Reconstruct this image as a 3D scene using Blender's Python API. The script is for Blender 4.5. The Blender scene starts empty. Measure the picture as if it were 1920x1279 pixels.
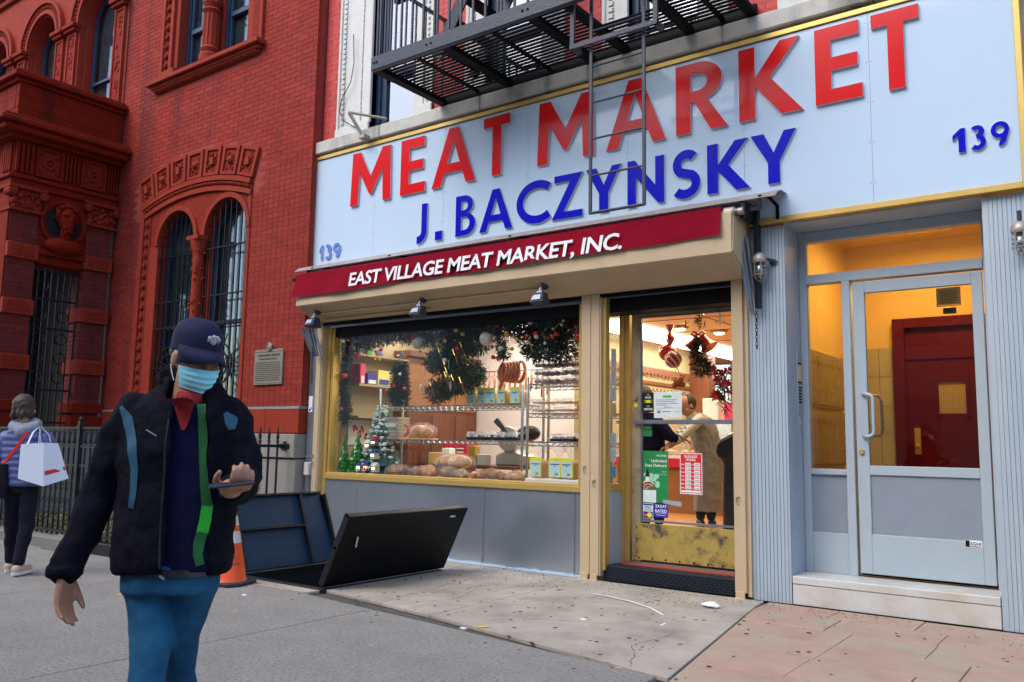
import bpy, bmesh, math, random
from mathutils import Vector, Matrix
random.seed(7)
R = math.radians
C = bpy.context.scene.collection
sc = bpy.context.scene
# ------------------------------------------------------------ camera, sky, sun, exposure
CAMP = Vector((0, -7.33, 1.3)); YAW, PIT, ROL = R(36.363), R(6.874), R(0.9597)
cd = bpy.data.cameras.new('camera'); cam = bpy.data.objects.new('camera', cd); C.objects.link(cam)
fwd = Vector((-math.sin(YAW)*math.cos(PIT), math.cos(YAW)*math.cos(PIT), math.sin(PIT)))
rt = Vector((math.cos(YAW), math.sin(YAW), 0)); up = rt.cross(fwd)
r2 = math.cos(ROL)*rt + math.sin(ROL)*up; u2 = -math.sin(ROL)*rt + math.cos(ROL)*up
M = Matrix((r2, u2, -fwd)).transposed().to_4x4(); M.translation = CAMP
cam.matrix_world = M
cd.sensor_width = 36; cd.lens = 1593.77/1920*36; cd.clip_start = .05; cd.clip_end = 500
cd.dof.use_dof = False
sc.camera = cam
w = bpy.data.worlds.new('World'); sc.world = w; w.use_nodes = True
nt = w.node_tree; nt.nodes.clear()
sky = nt.nodes.new('ShaderNodeTexSky'); sky.sky_type = 'NISHITA'; sky.sun_disc = False
SUN_EL, SUN_AZ = R(48), R(200)
sky.sun_elevation = SUN_EL; sky.sun_rotation = SUN_AZ; sky.dust_density = 2.0; sky.air_density = 1.0; sky.ozone_density = 1.2
bg = nt.nodes.new('ShaderNodeBackground'); bg.inputs[1].default_value = .15
wo = nt.nodes.new('ShaderNodeOutputWorld')
nt.links.new(sky.outputs[0], bg.inputs[0]); nt.links.new(bg.outputs[0], wo.inputs[0])
sd = bpy.data.lights.new('sun', 'SUN'); sd.energy = 0.5; sd.angle = R(40); sd.color = (1, .95, .88)
so = bpy.data.objects.new('sun', sd); C.objects.link(so)
# nishita: sun_rotation measured clockwise from +Y seen from above
sdir = Vector((math.sin(SUN_AZ)*math.cos(SUN_EL), math.cos(SUN_AZ)*math.cos(SUN_EL), math.sin(SUN_EL)))
so.rotation_euler = sdir.to_track_quat('Z', 'Y').to_euler()
sc.view_settings.view_transform = 'Standard'; sc.view_settings.look = 'None'
sc.view_settings.exposure = 1.42; sc.view_settings.gamma = 1
sc.render.engine = 'CYCLES'

# ------------------------------------------------------------ materials
def mat(name, col, rough=.6, metal=0., var=.12, scale=4., bump=.0, bscale=60., spec=.5, emit=None, es=1., alpha=None,
        trans=0., rnd=0., coat=0., streak=None, col2=None, c2t=(.5, .62), c2s=3., sheen=0., aniso=None):
    m = bpy.data.materials.new(name); m.use_nodes = True; N = m.node_tree; L = N.links
    b = N.nodes['Principled BSDF']
    b.inputs['Roughness'].default_value = rough; b.inputs['Metallic'].default_value = metal
    b.inputs['Specular IOR Level'].default_value = spec; b.inputs['Coat Weight'].default_value = coat
    b.inputs['Coat Roughness'].default_value = .08
    if sheen: b.inputs['Sheen Weight'].default_value = sheen
    if trans: b.inputs['Transmission Weight'].default_value = trans; b.inputs['IOR'].default_value = 1.2
    tc = N.nodes.new('ShaderNodeTexCoord'); src = tc.outputs['Object']
    if aniso:
        mp = N.nodes.new('ShaderNodeMapping'); mp.inputs['Scale'].default_value = aniso; L.new(src, mp.inputs[0]); src = mp.outputs[0]
    out = None
    def mix(a, bb, fac, mode='MIX'):
        x = N.nodes.new('ShaderNodeMix'); x.data_type = 'RGBA'; x.blend_type = mode
        for i, v in ((6, a), (7, bb)):
            if isinstance(v, tuple): x.inputs[i].default_value = v + (1,) if len(v) == 3 else v
            else: L.new(v, x.inputs[i])
        if isinstance(fac, float): x.inputs[0].default_value = fac
        else: L.new(fac, x.inputs[0])
        return x.outputs[2]
    def noise(s, d=6., r=.6):
        n = N.nodes.new('ShaderNodeTexNoise'); n.inputs['Scale'].default_value = s; n.inputs['Detail'].default_value = d
        n.inputs['Roughness'].default_value = r; L.new(src, n.inputs['Vector']); return n.outputs['Fac']
    n1 = noise(scale)
    lo = tuple(max(0, c*(1-2*var)) for c in col); hi = tuple(min(1, c*(1+2*var)) for c in col)
    out = mix(lo, hi, n1)
    if col2:
        rp = N.nodes.new('ShaderNodeValToRGB'); rp.color_ramp.elements[0].position = c2t[0]; rp.color_ramp.elements[1].position = c2t[1]
        L.new(noise(c2s, 8., .65), rp.inputs[0]); out = mix(out, col2, rp.outputs[0])
    if rnd:
        gi = N.nodes.new('ShaderNodeNewGeometry'); oi = N.nodes.new('ShaderNodeObjectInfo')
        ad = N.nodes.new('ShaderNodeMath'); ad.operation = 'ADD'; L.new(gi.outputs['Random Per Island'], ad.inputs[0]); L.new(oi.outputs['Random'], ad.inputs[1])
        fr = N.nodes.new('ShaderNodeMath'); fr.operation = 'FRACT'; L.new(ad.outputs[0], fr.inputs[0])
        out = mix(out, mix((1-rnd,)*3, (1+rnd*.6,)*3, fr.outputs[0]), 1., 'MULTIPLY')
    if streak:
        # vertical rain streaks and soot: stretched noise in z
        mp = N.nodes.new('ShaderNodeMapping'); mp.inputs['Scale'].default_value = (3.2, 3.2, .28); L.new(tc.outputs['Object'], mp.inputs[0])
        n = N.nodes.new('ShaderNodeTexNoise'); n.inputs['Scale'].default_value = 1.; n.inputs['Detail'].default_value = 7; L.new(mp.outputs[0], n.inputs[0])
        rp = N.nodes.new('ShaderNodeValToRGB'); rp.color_ramp.elements[0].position = .52; rp.color_ramp.elements[1].position = .75; L.new(n.outputs[0], rp.inputs[0])
        ml = N.nodes.new('ShaderNodeMath'); ml.operation = 'MULTIPLY'; ml.inputs[1].default_value = streak[1]; L.new(rp.outputs[0], ml.inputs[0])
        out = mix(out, streak[0], ml.outputs[0])
    L.new(out, b.inputs['Base Color'])
    if emit: b.inputs['Emission Color'].default_value = emit + (1,); b.inputs['Emission Strength'].default_value = es
    if alpha is not None: b.inputs['Alpha'].default_value = alpha
    if bump:
        bn = N.nodes.new('ShaderNodeBump'); bn.inputs['Strength'].default_value = bump; bn.inputs['Distance'].default_value = .01
        L.new(noise(bscale, 5.), bn.inputs['Height']); L.new(bn.outputs[0], b.inputs['Normal'])
    # slight roughness variation
    mr = N.nodes.new('ShaderNodeMapRange'); mr.inputs[3].default_value = max(0, rough-.08); mr.inputs[4].default_value = min(1, rough+.08)
    L.new(noise(scale*1.7), mr.inputs[0]); L.new(mr.outputs[0], b.inputs['Roughness'])
    return m
def glass(name, tint=(1, 1, 1), rough=0., refl=1.0, wavy=0.):
    m = bpy.data.materials.new(name); m.use_nodes = True; N = m.node_tree; L = N.links; N.nodes.clear()
    o = N.nodes.new('ShaderNodeOutputMaterial'); mx = N.nodes.new('ShaderNodeMixShader')
    t = N.nodes.new('ShaderNodeBsdfTransparent'); t.inputs[0].default_value = tint + (1,)
    g = N.nodes.new('ShaderNodeBsdfGlossy'); g.inputs['Roughness'].default_value = rough
    f = N.nodes.new('ShaderNodeFresnel'); f.inputs[0].default_value = 1.5
    ml = N.nodes.new('ShaderNodeMath'); ml.operation = 'MULTIPLY'; ml.inputs[1].default_value = refl; ml.use_clamp = True
    if wavy:
        tc = N.nodes.new('ShaderNodeTexCoord'); n = N.nodes.new('ShaderNodeTexNoise'); n.inputs['Scale'].default_value = 2.2; L.new(tc.outputs['Object'], n.inputs[0])
        bn = N.nodes.new('ShaderNodeBump'); bn.inputs['Strength'].default_value = wavy; bn.inputs['Distance'].default_value = .02; L.new(n.outputs[0], bn.inputs['Height']); L.new(bn.outputs[0], g.inputs['Normal'])
    L.new(f.outputs[0], ml.inputs[0]); L.new(ml.outputs[0], mx.inputs[0]); L.new(t.outputs[0], mx.inputs[1]); L.new(g.outputs[0], mx.inputs[2]); L.new(mx.outputs[0], o.inputs[0])
    return m
MT = dict(
 brick=mat('brick_red', (.285, .034, .023), .85, spec=.15, var=.12, scale=3, bump=.4, bscale=90, rnd=.15, col2=(.27, .040, .030), c2t=(.45, .75), c2s=1.2, streak=((.05, .02, .022), .75)),
 mortar=mat('mortar', (.28, .042, .030), .95, var=.15, scale=12),
 stone_red=mat('red_sandstone', (.27, .034, .018), .8, spec=.15, var=.12, scale=6, bump=.35, bscale=70, streak=((.14, .04, .03), .5)),
 stone_dark=mat('shaded_sandstone', (.18, .014, .005), .8, spec=.12, var=.18, scale=5, bump=.4, bscale=70, streak=((.035, .012, .01), .6)),  # red sandstone with the porch shade painted into its colour, plus dark streaks
 brickd=mat('dark_brick', (.15, .016, .012), .85, var=.15, scale=3, bump=.4, bscale=90, rnd=.2, streak=((.03, .015, .015), .7)),  # darker brick tone for the porch, with soot streaks
 carved=mat('carved_terracotta', (.25, .027, .013), .85, spec=.12, var=.22, scale=24, bump=1., bscale=38, col2=(.12, .022, .016), c2t=(.5, .6), c2s=26),
 granite=mat('granite', (.25, .235, .215), .8, var=.2, scale=60, bump=.3, bscale=120, streak=((.09, .085, .08), .5)),
 paintred=mat('painted_brick', (.50, .050, .045), .62, var=.08, scale=20, bump=.25, bscale=60, rnd=.12),
 white=mat('white_stone', (.62, .62, .58), .7, var=.06, scale=7, bump=.3, bscale=80, streak=((.33, .31, .27), .5)),
 ledge=mat('ledge_stone', (.50, .49, .44), .8, var=.12, scale=8, bump=.5, bscale=50, streak=((.10, .09, .07), .8)),
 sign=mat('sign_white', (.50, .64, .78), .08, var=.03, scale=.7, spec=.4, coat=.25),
 signred=mat('letter_red', (.62, .005, .006), .22, var=.03, scale=3, spec=.25, coat=.12),
 signglare=mat('letter_blue_glare', (.09, .20, .60), .3, var=.03, spec=.3),  # letter blue with glare mixed into the colour, for the left number
 signblue=mat('letter_blue', (.002, .005, .45), .25, var=.03, scale=3, spec=.2),
 lside=mat('letter_side', (.55, .50, .55), .5),
 gold=mat('gold_anodised', (.62, .43, .13), .38, metal=.55, var=.08, scale=9, aniso=(1, 1, 1)),
 brass=mat('worn_brass', (.50, .37, .10), .42, metal=.4, var=.2, scale=10, bump=.2, bscale=60, col2=(.10, .085, .07), c2t=(.51, .64), c2s=7),
 beige=mat('beige_paint', (.50, .38, .235), .55, var=.05, scale=5, bump=.08, bscale=30, streak=((.36, .29, .19), .25)),
 alu=mat('brushed_steel', (.40, .47, .56), .30, metal=.8, var=.05, scale=1.5, bump=.02, bscale=9, col2=(.52, .56, .62), c2t=(.35, .8), c2s=.8),
 greybrass=mat('greyed_brass', (.42, .36, .22), .42, metal=.4, var=.15, scale=8, col2=(.22, .19, .13), c2t=(.5, .7), c2s=6),
 rib=mat('grey_blue_aluminium', (.37, .455, .53), .42, metal=.12, var=.05, scale=3, streak=((.52, .55, .56), .35)),
 doorgrey=mat('grey_door_paint', (.36, .435, .49), .45, var=.04, scale=4, bump=.05, bscale=40, streak=((.40, .43, .43), .4)),
 doorpanel=mat('door_panel', (.30, .35, .42), .35, metal=.3, var=.06, scale=6),
 black=mat('black_iron', (.008, .010, .015), .42, spec=.3, var=.3, scale=20, bump=.35, bscale=60),
 blackrough=mat('black_iron_dark', (.005, .005, .006), .6, spec=.12, var=.3, scale=20),
 dgrey=mat('charcoal_iron', (.030, .037, .052), .38, spec=.4, var=.2, scale=12, bump=.5, bscale=70),
 navywin=mat('navy_window_frame', (.010, .035, .080), .4, var=.1),
 awn=mat('maroon_canvas', (.22, .001, .014), .8, spec=.1, var=.1, scale=5, bump=.3, bscale=300),
 whitep=mat('white_print', (.80, .80, .82), .6, var=.02),
 pipe=mat('grey_pipe', (.22, .25, .30), .35, metal=.5),
 hood=mat('hood_metal', (.36, .32, .29), .45, metal=.4, var=.15, scale=8),
 concrete=mat('pavement_concrete', (.36, .325, .27), .9, var=.22, scale=2.2, bump=.5, bscale=110, col2=(.17, .155, .13), c2t=(.48, .78), c2s=1.9),
 coarse=mat('pavement_grey', (.30, .287, .26), .9, var=.16, scale=2.5, bump=1.3, bscale=130, col2=(.17, .163, .145), c2t=(.48, .64), c2s=42),
 pink=mat('pavement_pink', (.37, .235, .185), .85, var=.18, scale=3, bump=.6, bscale=50, col2=(.35, .29, .205), c2t=(.42, .62), c2s=2.4),
 joint=mat('joint_dirt', (.075, .07, .06), .95, var=.4, scale=20),
 kerb=mat('kerb_stone', (.17, .165, .15), .9, var=.2, scale=14, bump=.5, bscale=60),
 soil=mat('soil', (.06, .05, .035), .95, var=.4, scale=20),
 marble=mat('marble', (.55, .56, .54), .35, var=.05, scale=4, col2=(.46, .40, .29), c2t=(.46, .74), c2s=2.2, coat=.15),
 hatchin=mat('hatch_blue', (.006, .038, .085), .4, spec=.25, var=.15, scale=4, bump=.2, bscale=20, col2=(.035, .035, .03), c2t=(.60, .80), c2s=1.7),
 hatchout=mat('hatch_black', (.003, .0035, .005), .35, spec=.15, var=.3, scale=8, bump=.15, bscale=90),
 diamond=mat('step_steel', (.006, .010, .018), .35, spec=.3, var=.3, scale=20),
 tread=mat('red_tread', (.30, .055, .03), .7, var=.15, scale=9),
 orange=mat('cone_orange', (.80, .085, .012), .45, var=.06),
 rubber=mat('black_rubber', (.02, .025, .03), .7),
 reflw=mat('reflective_band', (.62, .62, .60), .4, var=.15, scale=20),
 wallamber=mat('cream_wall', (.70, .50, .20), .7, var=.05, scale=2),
 tile=mat('marble_tile', (.42, .40, .30), .3, var=.12, scale=3, rnd=.12),
 reddoor=mat('crimson_door', (.085, .0008, .005), .6, var=.05, spec=.15),
 mail=mat('mailbox_metal', (.42, .36, .22), .4, metal=.5, var=.06),
 mailf=mat('mailbox_brass', (.45, .33, .12), .4, metal=.6),
 tanwall=mat('tan_wall', (.36, .30, .165), .7, var=.05),
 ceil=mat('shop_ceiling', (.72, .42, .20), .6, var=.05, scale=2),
 wood=mat('brown_wood', (.15, .05, .02), .45, var=.2, scale=3, aniso=(6, 6, .5)),
 wood2=mat('light_wood', (.30, .13, .045), .5, var=.15, scale=4),
 floorin=mat('shop_floor', (.48, .22, .07), .4, var=.15, scale=6),
 steel=mat('chrome_wire', (.55, .58, .60), .25, metal=.85, var=.05),
 litw=mat('light_panel', (1, 1, 1), .5, var=0, emit=(1, .96, .90), es=4.),
 litwarm=mat('lamp_bulb', (1, .9, .7), .5, var=0, emit=(1, .78, .45), es=6.),
 dim=mat('dark_interior', (.008, .008, .010), .9),
 curtain=mat('window_blind', (.34, .50, .56), .8, var=.1, scale=2, aniso=(20, 1, 1)),
 winglass2=glass('old_window_glass', (.85, .92, .95), refl=.9, wavy=.08),
 winglass=glass('window_glass', (.80, .86, .88), refl=7., wavy=.10),
 shopglass=glass('shop_glass', (.97, .98, .97), refl=.35),
 doorglass=glass('door_glass', (.97, .97, .95), refl=.55),
 vestglass=glass('vestibule_glass', (.90, .87, .82), refl=1.5),
 clear=None,
)

def plastic(name, col, fac):
    m = bpy.data.materials.new(name); m.use_nodes = True; N = m.node_tree; L = N.links
    b = N.nodes['Principled BSDF']; b.inputs['Base Color'].default_value = col+(1,); b.inputs['Roughness'].default_value = .18; b.inputs['Specular IOR Level'].default_value = 1.
    tc = N.nodes.new('ShaderNodeTexCoord'); n = N.nodes.new('ShaderNodeTexNoise'); n.inputs['Scale'].default_value = 28; n.inputs['Detail'].default_value = 3; L.new(tc.outputs['Object'], n.inputs[0])
    bn = N.nodes.new('ShaderNodeBump'); bn.inputs['Distance'].default_value = .02; bn.inputs['Strength'].default_value = .9; L.new(n.outputs[0], bn.inputs['Height']); L.new(bn.outputs[0], b.inputs['Normal'])
    rp = N.nodes.new('ShaderNodeValToRGB'); rp.color_ramp.elements[0].position = .48; rp.color_ramp.elements[1].position = .66
    rp.color_ramp.elements[0].color = (fac,)*3+(1,); rp.color_ramp.elements[1].color = (min(1, fac*3.2),)*3+(1,); L.new(n.outputs[0], rp.inputs[0]); L.new(rp.outputs[0], b.inputs['Alpha']); return m
MT['clear'] = plastic('clear_wrap', (.80, .84, .88), .09)
MT['lid'] = plastic('clear_lid', (.78, .84, .90), .24)
# ------------------------------------------------------------ mesh helpers
class MB:
    def __init__(s): s.v = []; s.f = []
    def add(s, vs, fs):
        n = len(s.v); s.v += [tuple(v) for v in vs]; s.f += [tuple(i+n for i in f) for f in fs]; return s
    def box(s, x0, x1, y0, y1, z0, z1):
        if x0 > x1: x0, x1 = x1, x0
        if y0 > y1: y0, y1 = y1, y0
        if z0 > z1: z0, z1 = z1, z0
        return s.add([(x0,y0,z0),(x1,y0,z0),(x1,y1,z0),(x0,y1,z0),(x0,y0,z1),(x1,y0,z1),(x1,y1,z1),(x0,y1,z1)],
                     [(0,3,2,1),(4,5,6,7),(0,1,5,4),(1,2,6,5),(2,3,7,6),(3,0,4,7)])
    def prism(s, P, a0, a1, ax='y'):
        # polygon P in the other two axes, extruded along ax
        def mk(p, a):
            return {'y': (p[0], a, p[1]), 'x': (a, p[0], p[1]), 'z': (p[0], p[1], a)}[ax]
        n = len(P); vs = [mk(p, a0) for p in P] + [mk(p, a1) for p in P]
        fs = [tuple(range(n)), tuple(range(2*n-1, n-1, -1))] + [(i+n, (i+1) % n+n, (i+1) % n, i) for i in range(n)]
        return s.add(vs, fs)
    def tube(s, pts, r, n=8, cap=True, sq=1.):
        pts = [Vector(p) for p in pts]; rs = r if isinstance(r, (list, tuple)) else [r]*len(pts)
        rings = []; prev = None
        for i, p in enumerate(pts):
            t = (pts[min(i+1, len(pts)-1)] - pts[max(i-1, 0)]).normalized()
            if prev is None:
                a = Vector((0, 0, 1)) if abs(t.z) < .9 else Vector((1, 0, 0)); u = t.cross(a).normalized()
            else: u = (prev - t*prev.dot(t)).normalized()
            prev = u; v = t.cross(u)
            rings.append([p + (u*math.cos(2*math.pi*k/n) + v*sq*math.sin(2*math.pi*k/n))*rs[i] for k in range(n)])
        vs = [q for rr in rings for q in rr]; fs = []
        for i in range(len(pts)-1):
            for k in range(n): fs.append((i*n+k, i*n+(k+1) % n, (i+1)*n+(k+1) % n, (i+1)*n+k))
        if cap: fs += [tuple(range(n-1, -1, -1)), tuple((len(pts)-1)*n+k for k in range(n))]
        return s.add(vs, fs)
    def bar(s, a, b, w, h=None):
        h = h or w; a = Vector(a); b = Vector(b); t = (b-a).normalized()
        q = Vector((0, 0, 1)) if abs(t.z) < .95 else Vector((0, 1, 0)); u = t.cross(q).normalized()*w/2; v = u.cross(t).normalized()*h/2
        vs = [a-u-v, a+u-v, a+u+v, a-u+v, b-u-v, b+u-v, b+u+v, b-u+v]
        return s.add(vs, [(0,3,2,1),(4,5,6,7),(0,1,5,4),(1,2,6,5),(2,3,7,6),(3,0,4,7)])
    def lathe(s, prof, c=(0, 0, 0), n=16, ax='z', sx=1., sy=1.):
        vs = []
        for r, h in prof:
            for k in range(n):
                a = 2*math.pi*k/n; x, y = r*math.cos(a)*sx, r*math.sin(a)*sy
                p = {'z': (x, y, h), 'y': (x, h, y), 'x': (h, x, y)}[ax]; vs.append((p[0]+c[0], p[1]+c[1], p[2]+c[2]))
        m = len(prof); fs = [(i*n+k, i*n+(k+1) % n, (i+1)*n+(k+1) % n, (i+1)*n+k) for i in range(m-1) for k in range(n)]
        fs += [tuple(range(n-1, -1, -1)), tuple((m-1)*n+k for k in range(n))]
        return s.add(vs, fs)
    def ball(s, c, r, n=10, m=7, sx=1, sy=1, sz=1, mtx=None):
        prof = [(max(.02, math.sin(math.pi*i/m))*r, -math.cos(math.pi*i/m)*r) for i in range(m+1)]
        t = MB().lathe(prof, (0, 0, 0), n)
        vs = []
        for v in t.v:
            q = Vector((v[0]*sx, v[1]*sy, v[2]*sz))
            if mtx: q = mtx @ q
            vs.append(q + Vector(c))
        return s.add(vs, t.f)
    def ring(s, cx, cz, r0, r1, a0, a1, y0, y1, n=16):
        # sector of a ring in the XZ plane, thickness along y ; angles in degrees
        vs = []
        for i in range(n+1):
            a = R(a0+(a1-a0)*i/n)
            for r in (r0, r1):
                for y in (y0, y1): vs.append((cx+r*math.cos(a), y, cz+r*math.sin(a)))
        fs = []
        for i in range(n):
            p, q = i*4, (i+1)*4
            fs += [(p, q, q+2, p+2), (p+1, p+3, q+3, q+1), (p, p+1, q+1, q), (p+2, q+2, q+3, p+3)]
        fs += [(0, 2, 3, 1), (n*4, n*4+1, n*4+3, n*4+2)]
        return s.add(vs, fs)
    def archfill(s, x0, x1, zs, ztop, y0, y1, n=14, ztopf=None):
        # solid between a semicircular arch (x0..x1, springing zs) and ztop (or function of x)
        c, r = (x0+x1)/2, (x1-x0)/2; T = ztopf or (lambda x: ztop)
        vs = []; fs = []
        for i in range(n+1):
            a = math.pi*(1-i/n); x = c+r*math.cos(a); z = zs+r*math.sin(a)
            vs += [(x, y0, z), (x, y0, T(x)), (x, y1, z), (x, y1, T(x))]
        for i in range(n):
            p, q = i*4, (i+1)*4
            fs += [(p, q, q+1, p+1), (p+2, p+3, q+3, q+2), (p, p+2, q+2, q), (p+1, q+1, q+3, p+3)]
        return s.add(vs, fs)
def mesh_of(name, mb, mt, smooth=False, bevel=0.):
    me = bpy.data.meshes.new(name); me.from_pydata([tuple(v) for v in mb.v], [], mb.f)
    bm = bmesh.new(); bm.from_mesh(me); bmesh.ops.recalc_face_normals(bm, faces=bm.faces)
    if bevel:
        es = [e for e in bm.edges if len(e.link_faces) == 2 and e.calc_face_angle(0) > .6]
        bmesh.ops.bevel(bm, geom=es, offset=bevel, segments=1, affect='EDGES', clamp_overlap=True)
    bm.to_mesh(me); bm.free()
    if smooth:
        me.polygons.foreach_set('use_smooth', [True]*len(me.polygons))
        if smooth != 'all':
            try: me.set_sharp_from_angle(angle=R(38))
            except Exception: pass
    me.materials.append(mt if not isinstance(mt, str) else MT[mt])
    return me
def comps(mb):
    par = list(range(len(mb.v)))
    def f(a):
        while par[a] != a: par[a] = par[par[a]]; a = par[a]
        return a
    for fc in mb.f:
        for q in fc[1:]: par[f(q)] = f(fc[0])
    g = {}
    for fc in mb.f: g.setdefault(f(fc[0]), []).append(fc)
    out = []
    for fs in g.values():
        ids = sorted({i for fc in fs for i in fc}); mp = {i: k for k, i in enumerate(ids)}; m = MB(); m.v = [mb.v[i] for i in ids]; m.f = [tuple(mp[i] for i in fc) for fc in fs]; out.append(m)
    return out
def parts(name, mb, mt, parent=None, **k): return [part(name, m, mt, parent, **k) for m in comps(mb)][0]
def part(name, mb, mt, parent=None, smooth=False, bevel=0., kind=None, label=None):
    o = bpy.data.objects.new(name, mesh_of(name, mb, mt, smooth, bevel)); C.objects.link(o)
    if parent is not None:
        o.parent = parent
        if parent.get('_w') and parent.parent is None: o.matrix_parent_inverse = Matrix.Translation(-parent.location)
    if kind: o['kind'] = kind
    if label: o['label'] = label
    return o
def tag(o, label, cat, group=None):
    o['label'] = label; o['category'] = cat
    if group: o['group'] = group
    return o
def thing(name, label, cat, loc=(0, 0, 0), rz=0., group=None, world=True):
    o = bpy.data.objects.new(name, None); C.objects.link(o); o.location = loc; o.rotation_euler = (0, 0, rz)
    o.empty_display_size = .2
    if world: o['_w'] = 1
    return tag(o, label, cat, group)
def dup(o, loc=None, rz=None, label=None, parent=None):
    c = o.copy(); C.objects.link(c)
    if parent is not None: c.parent = parent
    if loc is not None: c.location = loc
    if rz is not None: c.rotation_euler = (0, 0, rz)
    if label: c['label'] = label
    for ch in list(o.children): dup(ch, parent=c)
    return c
def eval_mesh(o, name=None):
    bpy.context.view_layer.update()
    dg = bpy.context.evaluated_depsgraph_get(); me = bpy.data.meshes.new_from_object(o.evaluated_get(dg))
    if name: me.name = name
    return me
FONT = None
def text_part(name, s, x, y, z, h, mt, parent, width=None, ext=.0, offset=0., shear=0., rot=None, align='LEFT', sp=1., label=None):
    """flat lettering facing -y, baseline start (x,z), cap height h"""
    cu = bpy.data.curves.new(name, 'FONT'); cu.body = s; cu.size = 1.; cu.offset = offset; cu.shear = shear; cu.extrude = ext; cu.space_character = sp
    cu.space_line = 1.0; cu.resolution_u = 3
    t = bpy.data.objects.new('t', cu); C.objects.link(t); me = eval_mesh(t, name); bpy.data.objects.remove(t)
    xs = [v.co.x for v in me.vertices]; 
    if not xs: return None
    x0, x1 = min(xs), max(xs); k = h/.73; kx = k if width is None else width/(x1-x0)
    ax = {'LEFT': x0, 'CENTER': (x0+x1)/2, 'RIGHT': x1}[align]
    for v in me.vertices:
        c = v.co; c2 = Vector(((c.x-ax)*kx, -c.z, c.y*k))
        if rot: c2 = rot @ c2
        v.co = c2 + Vector((x, y, z))
    me.materials.append(MT[mt] if isinstance(mt, str) else mt)
    o = bpy.data.objects.new(name, me); C.objects.link(o)
    if parent is not None:
        o.parent = parent
        if parent.get('_w') and parent.parent is None: o.matrix_parent_inverse = Matrix.Translation(-parent.location)
    if label: o['label'] = label
    return o
def arc(cx, cy, rx, ry, a0, a1, n=12): return [(cx+rx*math.cos(R(a0+(a1-a0)*i/n)), cy+ry*math.sin(R(a0+(a1-a0)*i/n))) for i in range(n+1)]
def ribbon(path, t):
    L_, R_ = [], []
    for i, p in enumerate(path):
        a = path[max(i-1, 0)]; b = path[min(i+1, len(path)-1)]; dx, dy = b[0]-a[0], b[1]-a[1]; l = math.hypot(dx, dy) or 1
        tt = t[i] if isinstance(t, list) else t
        L_.append((p[0]-dy/l*tt/2, p[1]+dx/l*tt/2)); R_.append((p[0]+dy/l*tt/2, p[1]-dx/l*tt/2))
    return L_ + R_[::-1]
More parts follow.
